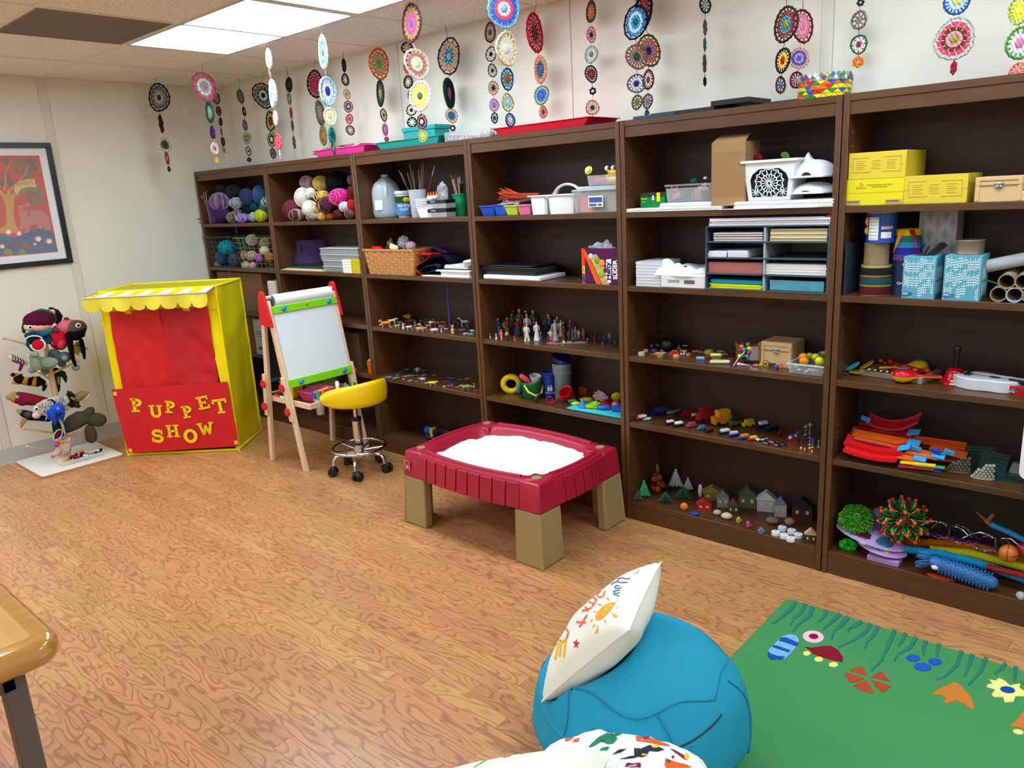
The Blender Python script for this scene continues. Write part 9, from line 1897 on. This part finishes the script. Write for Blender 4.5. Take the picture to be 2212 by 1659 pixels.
for x,y,h,sk,hr,tp,bt2,dr,lb in((185,520,75,'d8a890','1a1414','3a6ab0','e8e8e8',0,'crawling baby in white and blue, far left'),(270,528,90,'e8b898','7a4a28','60c8c0','e8e8e8',1,'seated baby in mint and white'),(298,470,235,'e8b898','e0c020','1a48a0','4a7ab0',0,'blonde girl in blue jacket and jeans'),(342,540,150,'e8b898','d8b838','e05a78','e898a8',0,'small blonde girl in pink'),(392,470,220,'5a3828','1a1210','58b820','3a3a40',0,'boy in lime green hooded jacket'),(418,550,150,'c89070','2a1a10','e0b020','141414',1,'child in yellow and black'),(428,480,265,'b88068','4a3020','8a1820','5a4a38',0,'man in dark red jacket behind the green boy'),(495,455,300,'a87858','241810','1a5a40','1a4a38',0,'figure in dark green overalls'),(515,440,335,'5a4438','141010','0f3038','1a1e20',0,'tall dark figure at the back left'),(535,460,110,'d8a890','2a1a14','b85a70','a84a60',1,'small girl in rose pink'),(525,555,85,'7a4a30','141010','c82020','e8c020',0,'small baby in red and yellow'),(570,485,255,'d8a080','2a1410','8a1428','1a4a98',0,'girl in crimson cardigan and blue skirt'),(600,450,350,'c89880','8a8078','5a5048','3a342e',0,'tall balding man in brown coat at the back'),(585,440,290,'4a3424','100c0a','1a4a3a','141816',0,'man in green blazer behind the cardigan girl'),(685,440,310,'5a3a2a','e8e8e8','2a2a30','1a1a1e',0,'figure with white cap at the back'),(700,470,300,'e0b090','d8a020','e0e4e8','2a3038',0,'blond figure in white top with black strap'),(695,550,245,'e0b090','6a4028','e8e4d8','e8e4d8',1,'woman in white bridal dress at the left'),(665,500,190,'c89070','3a2a18','d8b428','b89a70',0,'figure in yellow top beside the white dress'),(690,570,130,'e8b898','2a98b0','c8d8e0','3a9a40',0,'small elf-like figure with turquoise cap'),(785,450,330,'c0a890','8a8a88','2a6a20','7a6a58',0,'grey haired man in green cardigan'),(800,470,255,'b07850','1a1210','8a1a28','2a2a30',0,'man in red sweater in front of the green cardigan'),(830,540,270,'e8b898','141010','f0f0f0','f0f0f0',1,'woman in long white kimono'),(838,500,190,'e0b090','a88aa0','c89a88','b88a78',1,'lady with lilac hat behind the kimono'),(885,575,155,'e0b898','3a4a5a','1c3448','1c3448',1,'nun-like figure in dark blue robe'),(965,490,225,'5a3828','100c0a','16161a','141416',0,'groom in black tuxedo at the left'),(985,550,125,'e8b898','e0c030','1a1a20','2a6ab0',0,'tiny blonde ballerina on the pink base'),(1022,550,170,'e8b898','8a3018','f0f0f0','e888a8',0,'skating girl with raised arm in white and pink'),(1010,450,260,'c89878','181210','1a68b0','1a4a8a',0,'man in bright blue polo shirt'),(992,420,300,'c8b8a8','7a1818','2a3040','20242c',0,'red haired figure at the back'),(960,450,260,'6a4a38','1c1414','6a5a54','4a3c38',0,'brown clothed woman behind the groom'),(1085,540,300,'e8b8a0','6a3020','d8c8c0','c8bcb4',1,'bride in ivory gown with tiara'),(1115,430,270,'b89888','787470','4a3848','2a2830',0,'grey haired woman in plum suit at the back'),(1165,430,240,'e0b8a0','3a2a20','d8d8d4','c8c8c4',1,'small bride in white at the back'),(1205,450,220,'d8a888','241810','18181c','141418',0,'groom in black tuxedo behind the red dress'),(1200,540,200,'e0a890','5a1810','8a2828','7a2020',1,'woman in brick red evening dress'),(1290,430,250,'c88a60','141010','6a3a6a','5a3058',0,'person in purple suit leaning right'),(1360,520,170,'c8c8c4','a8a8a4','b8b8b4','a8a8a8',1,'silvery statue-like figure'),(1405,520,130,'e0c8b8','5a5048','e0e0e0','d0d0d0',0,'small figure in white suit'),(1320,530,150,'a8a49c','6a6a68','8a8a88','9a9a98',1,'grey winged statue figure'),(1265,540,140,'9a9a98','4a4a4a','6a7078','5a6068',0,'grey suited figure behind the skeleton'),(1462,400,120,'b8a890','b0a060','20222a','1a1c22',0,'long haired blonde figure in black, at the back'),(1470,530,150,'c86a40','c87a28','b87a18','a86a10',0,'figure in ochre raincoat'),(1590,500,130,'2a2a2c','1a1a1c','242428','1c1c20',1,'black wizard figure'),(1635,480,140,'5a4438','3a2c24','4a3830','3a2c24',0,'brown antlered figure'),(1825,480,115,'c8c4b8','d8d4c8','a8a49c','9a968c',0,'pale grey mummy-like figure'),(1525,600,90,'e0b8a0','e8e8e8','2a5aa8','1a3a78',0,'small figure in blue with white cap on black skis'),(1625,590,95,'c83020','e8d8c8','a81c1c','8a1818',0,'small santa-like figure in red'),(1690,570,90,'b02030','801820','a02028','3a1418',0,'little red demon figure'),(1735,660,100,'e0b8a0','a02030','2a4aa0','b02838',0,'tiny superhero figure in blue and red'),(1755,590,95,'2a5a40','1c2420','24402e','1a2a20',0,'small dark green goblin figure'),(1815,590,95,'3a2a28','241a18','40302c','2a201e',0,'dark brown troll figure'),(1905,640,95,'9ab0a0','2a3a34','2a5a48','20302a',0,'small green and grey zombie figure at the right')):
 P,s=spot(FH,x,y,z2);b=B();person(b,h*s,dr,arms=x%3==0)
 one('toy_person',b,[mat(sk,.5),mat(hr,.5),mat(tp,.5),mat(bt2,.5)],lb+' among the toy people','figurine',P,face(P)+random.uniform(-.5,.5),GP)
P,s=spot(FH,1020,590,z2);one('pink_base',B().ball((0,0,.002),(.024,.007,.003),14,4).ball((.004,.012,.002),(.02,.006,.003),12,4),Kp('e85a80'),'pink skate-like base lying at the front of the toy people','toy base',P,face(P))
A=spot(FH,1190,600,z2)[0];t=Kt('toy_skeleton','cream plastic skeleton lying on its back at the shelf front','skeleton',A,face(A)+.1);bn=Kp('c0bc98',.5);mk('skull',B().ball((.004,0,.010),(.0085,.009,.009),12,7),bn,t);b=B()
for k in range(6):b.torus((.02+k*.0045,0,.007),.007,.0009,10,4,ax='x')
b.cyl((.012,0,.003),(.06,0,.003),.0018,n=6).tube([(.055,.004,.004),(.09,.010,.006),(.12,.004,.003)],.0016,5).tube([(.055,-.004,.004),(.085,-.012,.005),(.11,-.016,.003)],.0016,5).tube([(.016,.007,.006),(-.01,.012,.004),(-.045,.006,.003)],.0014,5).tube([(.016,-.007,.006),(.0,-.014,.004),(-.01,-.022,.003)],.0014,5)
mk('bones',b,bn,t)
I1,I2,I3=(1350,720,14.75),(1480,720,13.825),(1620,720,13.01);GF='miniature play food and trinkets'
ln=lambda*p:[tuple(q)for q in p]
def disc(r,h,m2=0,r2=None):return B().lathe([(.001,0),(r*.95,0),(r,h*.15),(r,h*.8),((r2 or r)*.94,h),(.001,h)],18,0)
def trinket(f,x,y,w_,kind,c,c2,lb,dz=0,z=None,rz=0,grp=GF,Y=None):
 z=z2 if z is None else z;P,s=spot(f,x,y,z);L=w_*s;h=L
 if Y:P=aty(Y,f,x,y);P.z=z
 b=B()
 if kind=='disc':b=disc(L/2,L*.5)
 elif kind=='cake':b=disc(L/2,L*.42);b.ball((0,0,L*.42),(L*.2,L*.2,L*.13),8,5,1)
 elif kind=='ball':b.ball((0,0,L/2),L/2,12,8)
 elif kind=='slab':b.cbox((0,0,L*.16),(L,L*.5,L*.22));b.cbox((0,0,L*.3),(L*.92,L*.46,L*.06),1)
 elif kind=='half':b.prism([(L/2*cos(pi*k/12),L/2*sin(pi*k/12)+.0)for k in range(13)],-L*.08,L*.08,'y',0);b.torus((0,0,0),L/2,L*.035,14,5,1,'y',a0=0,a1=180)
 elif kind=='tri':b.prism([(-L/2,0),(L/2,0),(0,L*1.1)],-L*.2,L*.2,'y',0);b.ball((0,-L*.2,L*.35),(L*.22,L*.05,L*.25),8,5,1)
 elif kind=='cup':b.lathe([(.001,0),(L*.38,0),(L*.5,L*.5),(L*.45,L*.5),(L*.3,L*.1),(.001,L*.1)],18,0)
 elif kind=='long':b.blob([(-L*.4,0,L*.1),(L*.4,0,L*.1)],L*.1,8,0);b.blob([(-L*.3,0,L*.16),(L*.3,0,L*.16)],L*.06,6,1)
 elif kind=='cone':b.cyl((-L/2,0,L*.13),(L/2,0,L*.02),L*.15,L*.01,12,0);b.ball((-L/2,0,L*.13),L*.14,10,6,1)
 elif kind=='bear':
  for q in(-1,1):b.ball((q*L*.2,0,L*.12),L*.16,8,5).ball((q*L*.34,-L*.08,L*.5),(L*.13,L*.1,L*.1),8,5).ball((q*L*.22,0,L*1.08),L*.11,7,5)
  b.ball((0,0,L*.4),(L*.28,L*.24,L*.32),10,6).ball((0,0,L*.86),L*.27,10,6)
 elif kind=='blobs':[b.ball((L*.3*cos(k*2.1),L*.15*sin(k*2.1),L*(.12+.08*(k%2))),L*.2,7,5,k%2)for k in range(5)]
 one('trinket',b,[Kp(c,.35),Kp(c2,.35)],lb+(' on the shelf'if len(lb.split())<4 else ''),'miniature',P+V((0,0,dz)),face(P)+rz,grp)
for a in((I1,525,700,215,'disc','c8c098','c8c098','round cream cheese wheel at the front left'),(I1,640,620,170,'slab','a83038','e8e8e8','red and white layered cake slice behind the cheese'),(I1,640,545,190,'long','e8e4ec','8a8ac0','white rolled napkin-like toy'),(I1,850,540,110,'ball','0f7048','0f7048','dark green ball at the back left',.012),(I1,925,580,185,'cake','5a3a98','b83040','purple cake with red top'),(I1,820,690,110,'blobs','1a7a48','2a9a58','green toy broccoli'),(I1,1090,480,150,'disc','a8a89c','787870','grey toy cup lying at the back',.010),(I1,1000,470,110,'ball','a02428','a02428','small dark red apple at the back',.008),(I1,1225,570,190,'cake','e0dcd4','a81828','white frosted cake with red cherries'),(I1,1050,640,190,'long','f0d840','e8e060','yellow toy bananas'),(I1,950,680,130,'long','f09830','f0a848','orange toy carrot'),(I1,1120,760,230,'cup','c08a50','c08a50','tan bowl at the front'),(I1,1240,640,160,'long','e8c8a8','f0e8e0','pale toy hot dog behind the bowl'),(I1,1430,640,150,'slab','a81c28','c83040','dark red toy meat slab'),(I1,1580,660,240,'half','d83020','f0c8a8','watermelon slice standing on its edge'),(I1,1440,700,170,'long','d02838','e05060','bright red toy chili'),(I1,1630,770,205,'cake','e89838','f07ab0','yellow doughnut with pink icing at the front'),(I1,1490,530,170,'cake','c8a8b0','b890a8','pinkish frosted cupcake at the back'),(I1,1720,490,120,'tri','e8e4e0','a02028','white triangular cake slice with red berry'),(I1,1650,540,140,'blobs','8a4a2c','6a3820','brown toy drumstick'),(I1,1860,580,230,'slab','c8b888','24587a','layered blue topped sandwich'),(I1,1910,480,170,'long','c8d4dc','a8b8c8','pale blue bottle lying at the back',.012),(I1,1820,700,190,'blobs','a890d8','e8e8f0','lilac and white orchid-like toy'),(I1,1900,650,110,'ball','e8a040','e8a040','small orange and green fruit'),(I1,2020,710,160,'disc','c87a58','a85838','terracotta round toy pie',0),(I1,2120,670,90,'blobs','1a7a48','2a8a50','small green toy lettuce'),(I1,2050,570,160,'blobs','3a2020','4a2c28','dark brown toy nest at the back'),(I2,340,560,260,'long','d8a868','a83028','toy sub sandwich with red filling'),(I2,500,590,190,'slab','c87030','b86028','orange-brown toy loaf'),(I2,510,510,70,'ball','b01424','b01424','tiny red ball on the loaf',.008),(I2,720,610,270,'cake','c8b83a','d8d060','straw-yellow sombrero hat'),(I2,455,790,240,'slab','2a98d8','a8e0f8','bright blue toy car-shaped box at the front'),(I2,710,720,150,'slab','c02828','c83030','plain red block behind the gold chest'),(I2,1040,540,240,'long','a8a070','e8e4c8','gold and cream braided bracelet at the back'),(I2,1190,640,100,'tri','a81838','c02848','crimson pepper mill shaped toy',.004),(I2,1185,670,170,'slab','a01c30','e8e4e0','red toy with a white band below the crimson mill'),(I2,1430,620,190,'blobs','6a1018','801824','dark red faceted gem ring'),(I2,1370,780,180,'long','c8242c','d83840','bright red oblong box'),(I2,1215,840,100,'ball','18181c','18181c','small black ball beside the gold chest'),(I2,1040,910,600,'long','d8d4b0','a89a50','silvery gold toy sword lying at the front'),(I2,1780,970,360,'cone','f0b0dc','f4d0e8','pink toy cone umbrella lying at the front'),(I2,1910,880,270,'slab','101820','24343c','black open toy laptop'),(I2,2100,990,200,'long','c83030','f0e8e8','white and red toy sneaker'),(I3,325,900,150,'tri','e8e020','f0f040','bright yellow cheese wedge'),(I3,770,1030,130,'bear','4a1ca0','4a1ca0','purple gummy-like bear in the front'),(I3,880,990,135,'bear','f07820','f07820','orange gummy-like bear behind the purple one'),(I3,590,760,220,'half','b8302c','8aa0c0','little painted rainbow arch'),(I3,120,740,190,'slab','14121c','2a2438','dark treasure chest with pirate lid'),(I3,120,640,170,'disc','20201c','6a6440','black pirate hat toy on the dark chest',.02),(I3,1020,830,80,'bear','1a3a88','1a3a88','small dark blue toy behind the clear bin')):
 trinket(*a[:7],a[7],a[8]if len(a)>8 else 0)
for k,(x,y,c,nm)in enumerate(((1690,400,'f06818','orange, topmost'),(1635,515,'a81428','crimson, left'),(1755,490,'3a80c8','sky blue, upper middle'),(1855,470,'0f7a48','dark green, upper right'),(1920,460,'c0c020','olive yellow, far right'),(1910,580,'b01838','raspberry, right'),(1630,680,'d8cc18','yellow, lower left'),(1755,670,'1a7a50','green, lower middle'),(1855,690,'2a80d8','bright blue, lower right'))):
 P=aty(.06,I2,x,y);P.z=max(P.z,z2+.011);one('molecule_ball',B().ball((0,0,0),66*mpx(P,I2),14,9),Kp(c,.2),nm+' ball of the colourful toy balloon bunch','ball',P,0,'toy balloon bunch')
A,C=aty(.055,I2,1790,540),aty(.03,I2,1440,800);C.z=z2+.002;one('white_straw',B().tube([A-A,(C-A)*.5+V((0,0,.006)),C-A],.0016,6),'e8e8e8','thin white stem of the toy balloon bunch','stem',A)
P,s=spot(I2,930,800,z2);t=Kt('treasure_chest','small ornate gold treasure chest','chest',P,face(P));L=265*s;gd=mat('a8984a',.3,metal=.7,bump=.6,bscale=200);mk('chest',B().cbox((0,L*.3,L*.25),(L,L*.6,L*.5)),gd,t,bev=.001);mk('lid',B().blob([(-L*.44,L*.3,L*.5),(L*.44,L*.3,L*.5)],L*.26,12),mat('e0d890',.3,metal=.5,bump=.5,bscale=200),t)
P=aty(.18,I2,1610,520);P.z=z2;one('gold_tower',B().cbox((0,0,.03),(.026,.026,.06)).cbox((0,0,.062),(.034,.034,.006)).cbox((-.013,0,.068),(.007,.03,.008)).cbox((.013,0,.068),(.007,.03,.008)),mat('8a7a34',.4,metal=.5,bump=.4,bscale=120),'gold toy tower standing behind the balloon bunch','tower',P,face(P))
P=aty(.15,I3,150,480);t=Kt('mirror_frame','small ornate gold frame with a mirror leaning on the wooden chest','frame',V((P.x,.14,z2)),face(P)+.1,rx=-.12);gf_=mat('b89858',.4,metal=.3,bump=.4,bscale=100);mk('frame',B().tube([(-.022,0,.004),(.022,0,.004),(.024,0,.072),(-.024,0,.072)],.007,6,close=True).ball((-.024,0,.074),.010,8,5).ball((.024,0,.074),.010,8,5),gf_,t);mk('mirror',B().box((-.017,-.002,.008),(.017,0,.066)),mat('c8c8c4',.15,metal=.6,var=.3),t)
bx_('wooden_chest','plain wooden chest with a silver clasp among the trinkets','chest',I3,310,1180,260,700,z2,.13,lp_w,Y=.10,parts=claspbox)
for f,x,y,c,nm in((I3,440,760,'5a90d0','blue'),(I3,870,790,'e880b0','pink')):
 P,s=spot(f,x,y,z2);t=Kt('toy_pram',nm+' plastic baby pram with round hood','pram',P,face(P));L=300*s;m_=Kp(c)
 mk('basket',B().rings([[(q[0]*L*.36*k,q[1]*L*.2*k,zz)for q in((-1,-1),(1,-1),(1,1),(-1,1))]for k,zz in((.75,L*.18),(1,L*.5),(.88,L*.5),(.7,L*.24))]),m_,t,bev=.001);mk('hood',B().ball((L*.18,0,L*.52),(L*.26,L*.22,L*.34),12,7,lo=0),m_,t);mk('handle',B().tube([(-L*.3,-L*.18,L*.5),(-L*.55,-L*.18,L*.58),(-L*.55,L*.18,L*.58),(-L*.3,L*.18,L*.5)],L*.02,5),m_,t)
 for q in(-.26,.26):
  for r_ in(-.2,.2):mk('wheel',B().cyl((q*L,r_*L-.001,L*.1),(q*L,r_*L+.002,L*.1),L*.1,n=12),m_,t)
P,s=spot(I3,430,1020,z2);one('gold_globe',B().lathe([(.011,0),(.010,.003),(.003,.005),(.003,.012),(.001,.012)],14).torus((0,0,.026),.012,.0016,18,5,ax='y').ball((0,0,.026),.007,8,6),mat('8a7a30',.3,metal=.7),'tiny gold globe on a stand at the shelf front','globe',P,face(P));P,s=spot(I3,630,940,z2);one('binoculars',B().cyl((-.009,0,.008),(-.009,.02,.012),.0075,.006,12).cyl((.009,0,.008),(.009,.02,.012),.0075,.006,12).cbox((0,.01,.012),(.012,.012,.006)),mat('4a5a40',.5),'olive green toy binoculars at the front','binoculars',P,face(P))
P=aty(.17,(1350,690,4.916),450,220);P.z=z2;t=Kt('cauldron','black toy cauldron with thin wire handle in the dark corner','cauldron',P);mk('pot',B().lathe([(.015,0),(.034,.012),(.04,.03),(.034,.048),(.03,.052),(.034,.056),(.030,.056),(.026,.05),(.001,.02)],22),mat('0e1216',.35),t);mk('handle',B().torus((0,0,.054),.034,.0012,16,5,ax='y',a0=0,a1=180),mat('1a1e22',.4),t)
X0,X1,Y,h=Kf(I3,1035,2090,850,1125,z2,.012);tX,wX,hX=lidbox('clear open bin holding orange and yellow plastic eggs and beads',I3,1035,2090,850,1110,z2,.19,.01);mk('rim',B().tube([(q[0]*wX/2,.095+q[1]*.095,hX*.85)for q in((-1,-1),(1,-1),(1,1),(-1,1))],.003,6,close=True),clear('e8ecf0',.6),tX)
for x,y,r_,c,Y,nm in((1500,680,140,'d87a10',.06,'orange egg shell half at the left'),(1520,790,140,'e07f0c',.03,'open orange egg half facing out'),(1680,640,110,'a8a818',.12,'yellow-green egg at the back'),(1850,680,130,'b8b820',.08,'tilted yellow egg in the middle'),(1960,790,140,'d0d018',.04,'bright yellow egg at the front right'),(2080,570,90,'c88a18',.12,'gold egg cut by the divider'),(1990,560,70,'2a78a8',.15,'blue egg at the back right')):
 P=aty(Y,I3,x,y);r=r_*mpx(P,I3)*.95;one('plastic_egg',B().ball((0,0,0),(r,r*.8,r*.95),16,10),Kp(c,.15),nm+' of the clear bin','egg',P,0,'plastic eggs in the clear bin')
b=B();rd_=random.Random(6)
for k in range(50):b.m=k%4;b.ball((rd_.uniform(-wX*.42,wX*.42),rd_.uniform(.01,.16),.008+rd_.random()*.016),(.007,.005,.005),6,4)
o=mk('glass_beads',b,['a0b0c0','d8e0e4','6a8a98','40a070'],tX);o['kind']='stuff'
FJ=(1350,860,4.916);FK=(1350,980,4.916)
def car(x,y,w_,hk,c,c2,lb):
 P,s=spot(FJ,x,y,z3);L=w_*s;H=L*hk;b=B();W_=L*.42;b.box((-L/2,-W_/2,L*.07),(L/2,W_/2,H*.6),0).box((-L*.28,-W_*.44,H*.6),(L*.4,W_*.44,H),1)
 for q in(-.3,.3):b.cyl((q*L,-W_*.54,L*.1),(q*L,W_*.54,L*.1),L*.1,n=10,m=2)
 one('toy_vehicle',b,[Kp(c),Kp(c2),'101012'],lb,'toy vehicle',P,face(P)+.6,'toy vehicles',bev=.001)
for a in((175,225,130,.35,'c81818','e8e8e8','red toy speedboat at the far left'),(240,235,90,.3,'80d8c8','b0e8e0','mint toy speedboat beside the red one'),(360,165,200,.35,'123a90','184aa8','dark blue toy spaceship at the back'),(475,280,110,.42,'141416','e8e8e8','black and white police car at the left'),(565,300,120,.42,'18181a','f0f0f0','second police car beside the first'),(655,190,120,.42,'a81020','8a1018','dark red toy sports car'),(735,215,90,.6,'b81c20','e8e8e8','small red and white toy truck'),(850,235,190,.8,'b02820','8a2018','big red toy rescue van'),(1025,275,210,.75,'d89010','e0a018','yellow toy school bus'),(705,310,110,.5,'98404a','a84c56','dull red toy train carriage'),(815,335,95,.5,'2a6a98','3a7aa8','blue toy train wagon'),(890,360,100,.5,'16161a','8a1c1c','black toy steam engine'),(1170,290,130,.7,'3a7a28','1a1c28','green toy garbage truck'),(1310,300,130,.6,'d0b818','c0a810','yellow toy dump truck'),(1460,320,130,.6,'101c48','c0d0e0','navy toy pickup truck'),(1560,345,150,.35,'0e1838','141e44','dark navy toy muscle car'),(1055,380,140,.38,'1a1a1e','d8d8d8','black toy pickup with white stripe'),(1150,405,120,.45,'2a2a80','c8c8d0','indigo toy hot rod'),(1265,430,120,.4,'2a50b8','e09018','blue and orange toy racer'),(1360,445,110,.4,'c82020','e8c020','red and yellow toy race car'),(1450,450,120,.38,'d0d0d0','202020','white and black toy race car'),(1670,385,90,.6,'8a1820','701418','dark red toy wagon at the back'),(1545,480,130,.15,'b0a8b8','c05878','left grey toy skateboard'),(1655,500,130,.15,'b8b4c0','303038','right grey toy skateboard')):car(*a)
P,s=spot(FJ,490,195,z3);t=Kt('toy_helicopter','olive green toy helicopter with long rotor','helicopter',P,face(P));mk('body',B().blob([(-.012,0,.018),(.008,0,.02)],[.011,.009],10).tube([(.01,0,.022),(.035,0,.032),(.04,0,.042)],[.005,.003,.002],6).cyl((-.015,-.008,.002),(.012,-.008,.002),.0012).cyl((-.015,.008,.002),(.012,.008,.002),.0012),Kp('565c48'),t);mk('rotor',B().cbox((0,0,.034),(.09,.003,.001)),'3a3e34',t)
for x,y,h_,c,k,nm in((1750,535,150,'a82040',1,'parking'),(1775,512,140,'2a2a78',0,'blue round'),(1805,490,120,'d8c020',2,'front yellow warning'),(1872,520,140,'1a2238',0,'dark cross'),(1830,465,130,'38388a',1,'blue crossing'),(1915,390,115,'d8b81a',2,'rear yellow warning'),(1960,375,125,'b0a8ac',1,'tall grey'),(1960,495,100,'c86030',2,'orange edge-on'),(1990,525,110,'2a4aa0',1,'tilted blue'),(2055,520,90,'d09020',2,'rightmost yellow')):
 P,s=spot(FJ,x,y,z3);H=h_*s;t=Kt('toy_sign',nm+' miniature road sign on a round foot','sign',P,face(P),'miniature road signs');mk('post',B().lathe([(.006,0),(.006,.0012),(.0012,.0014),(.0012,H*.6)],10),'c02020'if y>460 and x<1900 else 'd0d0d0',t);w2=H*.19;mk('plate',B().cyl((0,-.001,H*.8),(0,.001,H*.8),w2,n=(16,4,3)[k]),Kp(c),t)
 if k==1 and x==1750:text('lettering','P',H*.3,Kq('fff'),t,(0,-.0015,H*.8))
for x,y in((1870,550),(1910,560),(1960,550),(1985,585)):P,s=spot(FJ,x,y,z3);one('toy_cone',B().lathe([(.007,0),(.007,.001),(.0045,.002),(.004,.006)],8,0).lathe([(.004,.006),(.001,.014)],8,1),['c81c18','f0f0f0'if x<1900 or x==1960 else 'd8c020'],'tiny striped traffic cone at the sign corner','cone',P,0,'tiny traffic cones')
def vil(x,y,w_,h_,kind,c,c2,lb):
 P,s=spot(FK,x,y,z4);W_,H=w_*s/2,h_*s;b=B()
 if kind=='h':b.box((-W_,-W_*.5,0),(W_,W_*.5,H*.6),0).prism([(-W_*1.1,H*.6),(W_*1.1,H*.6),(0,H)],-W_*.6,W_*.6,'y',1);[b.cbox((q*W_*.5,-W_*.5,H*.35),(W_*.3,.002,H*.16),2)for q in(-1,1)]
 elif kind=='t':b.cyl((0,0,0),(0,0,H*.4),.0015,n=6,m=1);[b.tube([(0,0,H*(.2+.1*j)),(W_*(1-j*.12)*cos(a),W_*.6*(1-j*.12)*sin(a),H*(.15+.1*j))],[.004,.0015],4,0)for j in range(8)for a in[q*.7+j for q in range(9)]]
 elif kind=='b':[b.ball((W_*.6*cos(q*2.4)*(q/24),W_*.4*sin(q*2.4),H*(.5+.3*cos(q*1.3))),W_*.3,6,4,q%2)for q in range(24)];b.cyl((0,0,0),(0,0,H*.5),.002,n=6,m=1)
 else:b.ball((0,0,H*.45),(W_,W_*.8,H*.5),12,7,0);b.cyl((0,0,H*.9),(0,0,H*1.05),.002,n=5,m=1)
 one('village_piece',b,[mat(c,.6),mat(c2,.6),'d8d070'],lb+' in the miniature village','miniature',P,face(P),'miniature village pieces')
for a in((345,330,110,260,'t','8a9a98','3a3a38','frosted dark fir tree at the back'),(540,370,170,240,'t','c8c8c4','5a4a3a','tall white fir tree'),(670,370,120,160,'t','b8b8b4','5a4a3a','small leaning white fir'),(350,410,230,240,'b','a83a20','7a2a18','rust red round tree'),(205,470,140,220,'t','1aa860','a04828','bright green plastic tree'),(140,500,110,120,'t','2a4a40','2a4a40','dark succulent plant'),(430,520,180,130,'t','1c4438','1c4438','dark green spiky bush'),(620,480,220,150,'t','1a5a38','7a7a68','long leaved green grass clump'),(630,600,85,90,'o','e07018','3a2a10','orange pumpkin at the front'),(800,455,50,150,'o','e0dcdc','a81828','white and red lighthouse'),(840,590,140,120,'h','c01c28','a81822','red bench'),(930,480,190,150,'h','7a6a30','8a7a38','straw roofed stall'),(1040,560,120,190,'h','8a9098','70767c','grey stone castle'),(1150,640,110,180,'h','3a3430','6a3028','brick roofed well'),(1300,560,180,230,'h','5a5a50','4a5040','grey stone cottage'),(1500,600,190,220,'h','b0b4bc','c0c4cc','pale toy shop with blue windows'),(1650,660,120,220,'h','a8aaa0','7a8088','grey chapel'),(1880,680,200,230,'h','4a2024','16241f','dark red mansion with green roof'),(1080,690,120,70,'o','d0bc90','d0bc90','cream pebble'),(980,650,90,60,'o','b8a088','b8a088','pinkish tan pebble'),(740,645,110,25,'o','1a3a98','1a3a98','cobalt blue dish'),(1210,730,80,60,'b','e8d010','2a7a30','yellow daffodil'),(1310,780,80,70,'b','d0509a','c0408a','magenta flower'),(1450,840,110,50,'b','6a8ad0','2a6a38','blue water lily'),(1570,740,150,80,'o','7a6244','5a4830','brown fire pit'),(1750,760,110,90,'o','9a7858','8a6848','tan watering jug'),(1970,940,120,160,'h','3a2c20','c0a080','bundled stick campfire')):vil(*a)
for x,y in((1600,860),(1670,810),(1690,890),(1770,840),(1760,925),(1840,885)):P,s=spot(FK,x,y,z4);t=Kt('tea_light','white flameless tea light at the right front of the village','candle',P,0,'flameless tea lights');mk('cup',B().lathe([(.017,0),(.017,.014),(.001,.013)],18),'e8e8ec',t);mk('flame',B().ball((0,0,.018),(.003,.003,.006),6,4),'b8bcc4',t)
